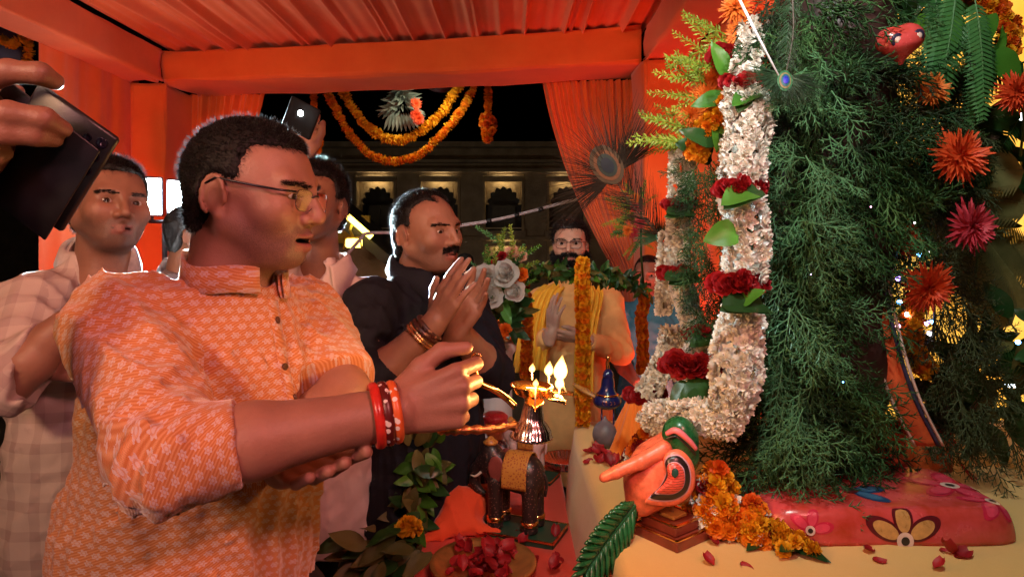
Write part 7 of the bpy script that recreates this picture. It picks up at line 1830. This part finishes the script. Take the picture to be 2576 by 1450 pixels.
# ---------------- peacock feathers
FEA = petal_mat('feather_barbs', (0.012, 0.035, 0.015), (0.05, 0.12, 0.05), 0.4, 0.1); FEB = petal_mat('brown_barbs', (0.004, 0.003, 0.002), (0.022, 0.012, 0.005), 0.9, 0.02)
def feather(label, tip, root, d0, d1, size, side, seed, barbm, eye, quillm):
    t = thing('peacock_feather', label, 'feather', U(*root, d1), 'peacock feathers'); r = np.random.default_rng(seed)
    E = np.array(U(*tip, d0)); Q = np.array(U(*root, d1)); ax_ = nrmz(E - Q); sd = nrmz(np.cross(ax_, [0, 1, 0])); L = np.linalg.norm(E - Q); dn = np.cross(sd, ax_)
    mb = MB(); mb.tube(spline([Q, (Q + E) / 2 + sd * 0.01, E], 14), [0.0022 - 0.0001 * i for i in range(14)], 6); mb.build('quill', quillm, t)
    P = []; D = []; Ls = []; B = []
    for k in range(420):      # fan round the eye
        a = r.uniform(-2.5, 2.5); P.append(E + ax_ * (-0.25 * size) + sd * 0.12 * size * math.sin(a)); D.append(ax_ * math.cos(a * 0.72) + sd * math.sin(a * 0.72) + dn * r.normal(0, .06)); Ls.append(size * r.uniform(0.8, 1.3)); B.append(sd * math.sin(a) * 0.2 + r.normal(0, .08, 3))
    for k in range(170):      # loose barbs down the quill
        f = r.uniform(0.05, 0.85); s_ = r.choice((-1, 1)); P.append(Q + (E - Q) * f); D.append(ax_ * 0.75 + sd * s_ * 0.8 + dn * r.normal(0, .1)); Ls.append(size * r.uniform(0.4, 0.8)); B.append(ax_ * 0.35 + r.normal(0, .1, 3))
    V, F = spikes(np.array(P), np.array(D), np.array(Ls), 0.0009, np.array(B), 4, 3); o = obj('barbs', V, F, barbm, t); o['kind'] = 'stuff'
    for f, m_, h_ in zip((0.36, 0.28, 0.21, 0.14), eye, (0.003, 0.0045, 0.006, 0.0075)):
        V = [E + ax_ * size * f * 1.15 * math.cos(b) + sd * size * f * 0.8 * math.sin(b) - dn * side * h_ for b in np.linspace(0, 6.28, 26, endpoint=False)] + [E - dn * side * (h_ + 0.001)]
        obj('feather_eye', V, [(k, (k + 1) % 26, 26) for k in range(26)], m_, t)
EYEM = [M('eye_bronze', (0.045, 0.025, 0.008), 0.7, scale=200), M('eye_copper', (0.10, 0.035, 0.010), 0.7, scale=200), M('eye_teal', (0.012, 0.020, 0.014), 0.6, scale=200), M('eye_navy', (0.004, 0.008, 0.014), 0.6, scale=200)]
EYEG = [M('eye_green', (0.02, 0.12, 0.05), 0.35, 0.3, scale=200), M('eye_tan', (0.16, 0.14, 0.06), 0.35, 0.3, scale=200), M('eye_teal2', (0.01, 0.10, 0.12), 0.3, 0.3, scale=200), M('eye_blue', (0.02, 0.03, 0.35), 0.3, 0.2, scale=200)]
feather('bronze peacock feather pointing left in front of the orange curtain', (1525, 415), (1668, 600), 1.55, 1.62, 0.125, 1, 1, FEB, EYEM, M('quill_dark', (0.05, 0.03, 0.02), 0.5))
feather('green peacock feather hanging eye-down beside the white quill at the top', (1972, 205), (1990, -40), 1.24, 1.28, 0.050, 1, 2, FEA, EYEG, M('quill_dark', (0.05, 0.03, 0.02), 0.5))
feather('small turquoise peacock feather beside the left white garland', (1660, 590), (1690, 760), 1.62, 1.64, 0.04, 1, 3, FEA, [M('eye_turq', (0.03, 0.30, 0.28), 0.3, 0.2)] + EYEG[1:], M('quill_dark', (0.05, 0.03, 0.02), 0.5))
q = thing('feather_quill', 'bare white quill slanting across the juniper at the top', 'quill', U(1955, 190, 1.24)); mb = MB(); mb.tube([U(1850, -20, 1.24), U(1905, 90, 1.24), U(1962, 198, 1.24)], [0.0026, 0.0026, 0.0014], 8); mb.build('shaft', M('white_quill', (0.62, 0.66, 0.70), 0.35), q)

# ---------------- right hand arrangement
def fern_mesh(name, mat, L, n, lw, ll, droop=0.15):
    VV = []; FF = []; c = 0; V, F = tube([(0, L * t, -droop * L * t * t) for t in np.linspace(0, 1, 8)], [0.003 * (1 - 0.8 * t) for t in np.linspace(0, 1, 8)], 4); VV.append(np.array(V)); FF += list(F); c = len(V)
    for k in range(n):
        t = 0.08 + 0.92 * k / n; P0 = np.array([0, L * t, -droop * L * t * t])
        for s_ in (-1, 1):
            l = ll * math.sin(math.pi * (0.15 + 0.80 * t)) ** 0.8; d = np.array([s_ * 0.93, 0.36, -0.10]); w_ = np.array([0, lw, 0.15 * lw])
            VV.append(np.array([P0 - w_ * 0.5, P0 + w_ * 0.5, P0 + d * l * 0.55 + w_ * 0.55, P0 + d * l + np.array([0, 0, -0.12 * l]), P0 + d * l * 0.55 - w_ * 0.45])); FF.append((c, c + 4, c + 3, c + 2, c + 1)); c += 5
    return mesh_np(name, np.concatenate(VV), FF, mat, False)
FERN = {'g': fern_mesh('fern_frond', FERNG, 0.34, 26, 0.0115, 0.062), 'p': fern_mesh('fern_frond', petal_mat('pale_fern', (0.16, 0.15, 0.05), (0.34, 0.30, 0.12), 0.5, 0.4), 0.42, 40, 0.0125, 0.11), 'd': fern_mesh('fern_frond', LEAFD, 0.34, 26, 0.011, 0.06)}
ra = thing('fern_arrangement', 'big arrangement of ferns and leaves at the upper right', 'foliage', U(2420, 600, 1.75)); rg = random.Random(41)
for (x, y, dx, dz, k, s, d) in ((2405, -30, -0.15, -1, 'g', 0.85, 1.42), (2350, -20, 0.1, -1, 'g', 0.72, 1.46), (2450, -10, 0.12, -1, 'g', 0.8, 1.46), (2330, 60, 0.25, -1, 'g', 0.6, 1.44), (2480, 60, -0.1, -1, 'g', 0.7, 1.5), (2540, 80, -0.5, -0.8, 'd', 0.8, 1.58), (2590, 150, -0.8, -0.35, 'd', 0.85, 1.56), (2600, 430, -1, 0.05, 'p', 0.9, 1.62), (2610, 520, -1, 0.22, 'p', 0.9, 1.66), (2560, 840, -0.7, 1, 'p', 1.0, 1.66), (2620, 800, -0.55, 0.8, 'p', 0.9, 1.7), (2620, 660, -0.9, 0.5, 'p', 0.9, 1.72), (2600, 930, -0.9, 0.3, 'd', 0.8, 1.6), (2420, 150, 0.3, -1, 'g', 0.6, 1.64), (2500, 420, -0.6, -0.5, 'd', 0.7, 1.6), (2440, 300, -0.1, -1, 'd', 0.7, 1.62), (2560, 300, -0.4, -0.6, 'd', 0.7, 1.64)): put('fern_frond', FERN[k], ra, U(x, y, d), (0.1, -1, 0.25), s, along=(dx, -0.1, dz))
for k in range(46):
    x, y = rg.choice(((2310, 30), (2290, 60), (2340, 15), (2400, 40), (2460, 90), (2480, 130), (2410, 230), (2470, 280), (2520, 200), (2380, 900), (2420, 880), (2500, 850), (2550, 800), (2540, 900), (2480, 960), (2560, 1010))); put('leaf', (BETEL if rg.random() < 0.4 else OVAL)[rg.choice('ggd') if y < 150 else 'd'], ra, U(x + rg.gauss(0, 18), y + rg.gauss(0, 18), 1.56 + rg.uniform(-.05, .08)), (rg.gauss(0, .5), -1, rg.gauss(.2, .4)), rg.uniform(0.06, 0.11), along=(rg.gauss(0, 1), -.2, rg.gauss(-.3, 1)))
for k in range(48):
    x = rg.uniform(2440, 2600); y = rg.uniform(200, 1000); put('leaf', (OVAL if k % 3 else BETEL)[rg.choice('dd')], ra, U(x, y, 1.78 + rg.uniform(-.05, .08)), (rg.gauss(0, .5), -1, rg.gauss(.2, .4)), rg.uniform(0.07, 0.13), along=(rg.gauss(0, 1), -.2, rg.gauss(-.3, 1)))
for k in range(60):
    x = rg.uniform(2300, 2575); y = rg.uniform(820, 1110); put('leaf', OVAL[rg.choice('ddo')], ra, U(x, y, 1.62 + rg.uniform(-.06, .1)), (rg.gauss(0, .5), -1, rg.gauss(.2, .4)), rg.uniform(0.06, 0.10), along=(rg.gauss(0, 1), -.2, rg.gauss(-.3, 1)))
mb = MB(); mb.tube([U(2440, 60, 1.76), U(2445, 700, 1.76), Vector((U(2445, 0, 1.76).x, 1.76, UZ))], 0.012, 8); mb.build('stem', M('green_stem', (0.03, 0.08, 0.02), 0.6), ra)
def bloom(label, x, y, d, s, m_, n=(0, -1, 0.1)):
    t = thing('dahlia', label, 'flower', U(x, y, d), 'dahlias at the right'); put('petals', DAHM[m_], t, U(x, y, d), n, s); mb = MB(); mb.tube(spline([U(x, y, d + 0.004), U(x + 18, y + 60, d + 0.09), U(x + 10, y + 160, d + 0.22)], 8), 0.003, 6); mb.build('stem', MATS['green_stem'], t)
bloom('large vermilion dahlia beside the glowing panel', 2410, 392, 1.36, 0.125, 'v', (0.1, -1, 0.2))
bloom('crimson pink dahlia, lower right of the large vermilion one', 2440, 570, 1.36, 0.115, 'c', (0.25, -1, 0))
bloom('vermilion dahlia hanging low beside the string lights', 2332, 722, 1.38, 0.115, 'v', (0, -1, -0.25))
bloom('dull orange dahlia under the painted heart ornament', 2340, 225, 1.40, 0.085, 'o', (0.2, -1, 0.3))
bloom('small vermilion bloom half sunk in the juniper', 2270, 600, 1.42, 0.085, 'v')
bloom('vermilion dahlia at the right picture edge', 2556, 232, 1.45, 0.095, 'v', (-0.2, -1, 0))
garland('orange marigold string curving down at the top right corner', [U(2440, -10, 1.6), U(2500, 20, 1.58), U(2535, 70, 1.57), U(2540, 110, 1.57), U(2515, 150, 1.57), U(2500, 165, 1.57)], 0.012, ['o', 'y', 'd'], 0.034, group='marigold strings of the idol', step=0.4, around=3, seed=35)
garland('yellow marigold string beside the blue string lights', [U(2300, 760, 1.52), U(2290, 830, 1.5), U(2310, 900, 1.5), U(2330, 930, 1.5)], 0.012, ['y', 'o'], 0.032, group='marigold strings of the idol', step=0.4, around=3, seed=36)

# glowing backdrop, strip lamp and string lights at the right
bdp = thing('lit_backdrop', 'glowing yellow-orange backdrop cloth behind the ferns at the right', 'backdrop', (2.3, 3.05, 0))
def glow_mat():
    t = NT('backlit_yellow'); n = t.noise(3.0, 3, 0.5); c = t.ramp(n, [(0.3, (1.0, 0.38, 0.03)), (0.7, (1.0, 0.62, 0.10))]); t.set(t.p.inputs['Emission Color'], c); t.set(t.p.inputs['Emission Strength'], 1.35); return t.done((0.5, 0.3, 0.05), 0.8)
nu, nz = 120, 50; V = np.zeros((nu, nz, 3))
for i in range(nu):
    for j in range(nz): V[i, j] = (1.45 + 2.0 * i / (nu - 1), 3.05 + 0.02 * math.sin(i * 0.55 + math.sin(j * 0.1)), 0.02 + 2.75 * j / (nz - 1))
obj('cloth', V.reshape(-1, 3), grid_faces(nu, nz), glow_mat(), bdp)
sl_ = thing('strip_lamp', 'white strip lamp shining through the ferns at the right edge', 'lamp', U(2500, 318, 2.6)); mb = MB(); mb.tube([U(2425, 345, 2.6), U(2620, 275, 2.6)], 0.014, 8); mb.build('tube', EMIT('strip_white', (0.9, 0.95, 1.0), 8), sl_); mb = MB(); mb.tube([U(2425, 338, 2.63), U(2620, 268, 2.63)], 0.016, 8); mb.build('housing', METAL_D, sl_); mb = MB(); mb.tube([U(2618, 268, 2.63), Vector((U(2625, 0, 2.63).x, 2.63, 0.02))], 0.012, 8); mb.build('post', METAL_D, sl_)
sl2 = thing('strip_lamp', 'small white lamp low at the right picture edge', 'lamp', U(2565, 960, 2.4)); mb = MB(); mb.tube([U(2535, 955, 2.4), U(2620, 962, 2.4)], 0.026, 8); mb.build('tube', EMIT('strip_white2', (0.8, 0.92, 1.0), 9), sl2); mb = MB(); mb.tube([U(2600, 962, 2.43), Vector((U(2600, 0, 2.43).x, 2.43, 0.02))], 0.014, 8); mb.build('post', METAL_D, sl2)
st_ = thing('string_lights', 'string of small violet, blue and white bulbs beside the sash', 'string lights', U(2300, 800, 1.55)); rg = random.Random(51)
bm_ = [EMIT('bulb_violet', (0.45, 0.25, 1.0), 14), EMIT('bulb_blue', (0.15, 0.45, 1.0), 14), EMIT('bulb_white', (1.0, 0.85, 1.0), 16), EMIT('bulb_pink', (1.0, 0.35, 0.6), 12)]
pts = [(2302, 620), (2312, 640), (2340, 635), (2296, 690), (2258, 700), (2262, 760), (2280, 790), (2300, 812), (2330, 812), (2345, 808), (2338, 838), (2258, 820), (2288, 850), (2560, 860), (2300, 560), (2190, 520), (2040, 690), (2120, 960)]
for i, (x, y) in enumerate(pts):
    r = 0.0055 if i < 14 else 0.0014; mb = MB(); mb.lathe([(0, -r), (r * 0.7, -r * 0.7), (r, 0), (r * 0.7, r * 0.7), (0, r)], 10, U(x, y, 1.50 if i < 14 else 1.27)); mb.build('bulb', bm_[i % 4], st_)
mb = MB(); mb.tube(spline([U(x, y - 6, 1.505) for x, y in pts[:13]], 60), 0.0012, 5); mb.build('wire', METAL_D, st_)

# ---------------- loose flowers, petals and leaves on the cloths
def heap(label, x, y, z, n, size, kind, w_, seed):
    rg = random.Random(seed); p = on(x, y, z); t = thing('marigold', label, 'flower', p, 'loose marigolds')
    for k in range(n): a = rg.uniform(0, 6.28); f = rg.random() ** 0.5; put('petals', rg.choice(MGM[kind]), t, p + Vector((w_ * f * math.cos(a), w_ * f * math.sin(a), size * 0.35 + (1 - f) * w_ * 0.7)), (math.cos(a) * f, math.sin(a) * f - 0.3, 1 - f * 0.6), size * rg.uniform(0.8, 1.2), rg=rg)
    for k in range(3): put('leaf', OVAL['d'], t, p + Vector((0, 0, 0.008)), (0, -.3, 1), 0.06, along=(rg.gauss(0, 1), rg.gauss(0, 1), 0.15))
heap('big yellow marigold lying on the cream cloth in front of the base', 1925, 1368, UZ, 14, 0.046, 'y', 0.030, 61)
heap('yellow marigold at the bottom, left of the red cloth', 1020, 1345, 0.80, 8, 0.045, 'y', 0.02, 62)
heap('orange marigold beside the mango', 1140, 1180, LZ, 8, 0.045, 'd', 0.02, 63)
heap('yellow marigolds fallen in front of the idol base', 2000, 1392, UZ, 6, 0.032, 'y', 0.03, 69)
def mound(label, x, y, z, n, kinds, w_, h_, seed, blossoms=0, petals=0):
    """heap of flowers piled up on the cloth"""
    rg = random.Random(seed); p = on(x, y, z); t = thing('flower_heap', label, 'flowers', p, 'flower heaps on the altar')
    for k in range(n + blossoms + petals):
        a = rg.uniform(0, 6.28); f = rg.random() ** 0.5; loc = p + Vector((w_ * f * math.cos(a), w_ * 0.8 * f * math.sin(a), 0.012 + h_ * (1 - f) * rg.uniform(0.75, 1.0))); nn = (math.cos(a) * f + rg.gauss(0, .3), math.sin(a) * f - 0.5, 0.9 - 0.5 * f)
        if k < n: put('marigold_flower', rg.choice(MGM[rg.choice(kinds)]), t, loc, nn, rg.uniform(0.028, 0.044), rg=rg)
        elif k < n + blossoms: put('white_blossom', rg.choice(WFM), t, loc, nn, 0.034, rg=rg)
        else: put('rose_petals', ROSEM['r'], t, loc, nn, rg.uniform(0.03, 0.045), rg=rg)
mound('tall heap of orange and yellow marigolds between the bird and the idol base', 1800, 1335, UZ, 62, 'ooyd', 0.062, 0.135, 91, 14, 5)
mound('heap of red roses and orange marigolds at the foot of the left garlands', 1640, 1165, UZ, 22, 'odd', 0.065, 0.10, 92, 16, 18)
mound('low heap of marigolds and petals at the corner of the idol base', 1895, 1352, UZ, 26, 'oyd', 0.05, 0.055, 93, 4, 6)
PET = [mesh_np('petal', *petal_grid(1.0, 0.42, 0.35, 0.45, 0.03, 5, 5, 1.0, np.random.default_rng(s)), ROSER) for s in range(3)]
fruit('guava', 'small orange fruit lying in front of the marigold heap', 1765, 1372, UZ, 0.020, M('orange_fruit', (0.66, 0.20, 0.03), 0.45, scale=30), (1, 1, 1))
rg = random.Random(71); grp = thing('petal_scatter', 'red rose petals strewn over the cream and red cloths', 'petals', on(1480, 1150, UZ))
for k in range(46):
    if k < 20: x, y, z = rg.uniform(1475, 1580), rg.uniform(1095, 1180), UZ
    elif k < 36: x, y, z = rg.uniform(1170, 1420), rg.uniform(1340, 1440), LZ + (0.012 if k % 2 else 0)
    else: x, y, z = rg.uniform(1740, 2450), rg.uniform(1375, 1440), UZ
    put('petal', rg.choice(PET), grp, on(x, y, z) + Vector((0, 0, 0.004)), (rg.gauss(0, .3), rg.gauss(-.2, .3), 1), rg.uniform(0.02, 0.034), rg=rg)
pl_ = thing('petal_heap', 'heap of dark rose petals filling the brass plate', 'petals', pp)
for k in range(34):
    a = rg.uniform(0, 6.28); f = rg.random() ** 0.6 * 0.085; put('petal', rg.choice(PET), pl_, pp + Vector((f * math.cos(a), f * math.sin(a), 0.016 + rg.random() * 0.02)), (rg.gauss(0, .5), rg.gauss(-.3, .4), 1), rg.uniform(0.025, 0.04), rg=rg)
# olive leaf bunch standing at the edge of the red cloth
lb = thing('leaf_bunch', 'bunch of olive green leaves at the left edge of the red cloth', 'foliage', on(1050, 1330, LZ)); rg = random.Random(81); b0 = on(1055, 1330, LZ)
for k in range(130):
    t = rg.random(); root = U(1062 - 25 * t + rg.gauss(0, 16), 1105 + 240 * t, b0.y - 0.02 + rg.gauss(0, .03)); a = rg.uniform(0, 6.28); put('leaf', OVAL[rg.choice('odog')], lb, root, (rg.gauss(0, .5), -1, .3), rg.uniform(0.05, 0.085), along=(math.cos(a) * 0.7, -.35 + rg.gauss(0, .2), rg.gauss(-.55, .6) if t > 0.08 else 0.9))
for k in range(5): mb = MB(); mb.tube(spline([U(1062 - 4 * k, 1115, b0.y), U(1050 - 6 * k, 1220, b0.y), b0 + Vector((-0.01 * k, 0, 0.0))], 8), 0.0025, 6); mb.build('stem', MATS['green_stem'], lb)
lb2 = thing('leaf_bunch', 'bunch of olive leaves lying at the bottom edge, left of the plate', 'foliage', on(1000, 1400, LZ))
for k in range(70):
    root = U(980 + rg.gauss(0, 45), 1395 + rg.gauss(0, 28), 1.55 + rg.gauss(0, .04)); put('leaf', OVAL[rg.choice('ood')], lb2, root, (rg.gauss(0, .5), -.6, 1), rg.uniform(0.06, 0.10), along=(-1 + rg.gauss(0, .6), -.4 + rg.gauss(0, .4), rg.gauss(-.2, .4)))
# dark garland end and folded cloth at the right of the altar
fc_ = thing('folded_cloth', 'folded pink striped cloth behind the idol at the right', 'cloth', on(2410, 1100, UZ)); p = U(2395, 1005, 1.62)
for k in range(4):
    V = []
    for i in range(30):
        a = math.pi * i / 29 - math.pi / 2
        for s_ in (0, 1): V.append(p + Vector((0.03 + (0.012 + 0.006 * k) * math.cos(a) - (0.05 if abs(a) > 1.5 else 0), s_ * 0.10, (0.012 + 0.006 * k) * math.sin(a) - 0.003 * k)))
    o = obj('fold', V, grid_faces(30, 2), M('pink_stripe_cloth', (0.50, 0.25, 0.22), 0.8), fc_); mm = o.modifiers.new('t', 'SOLIDIFY'); mm.thickness = 0.003
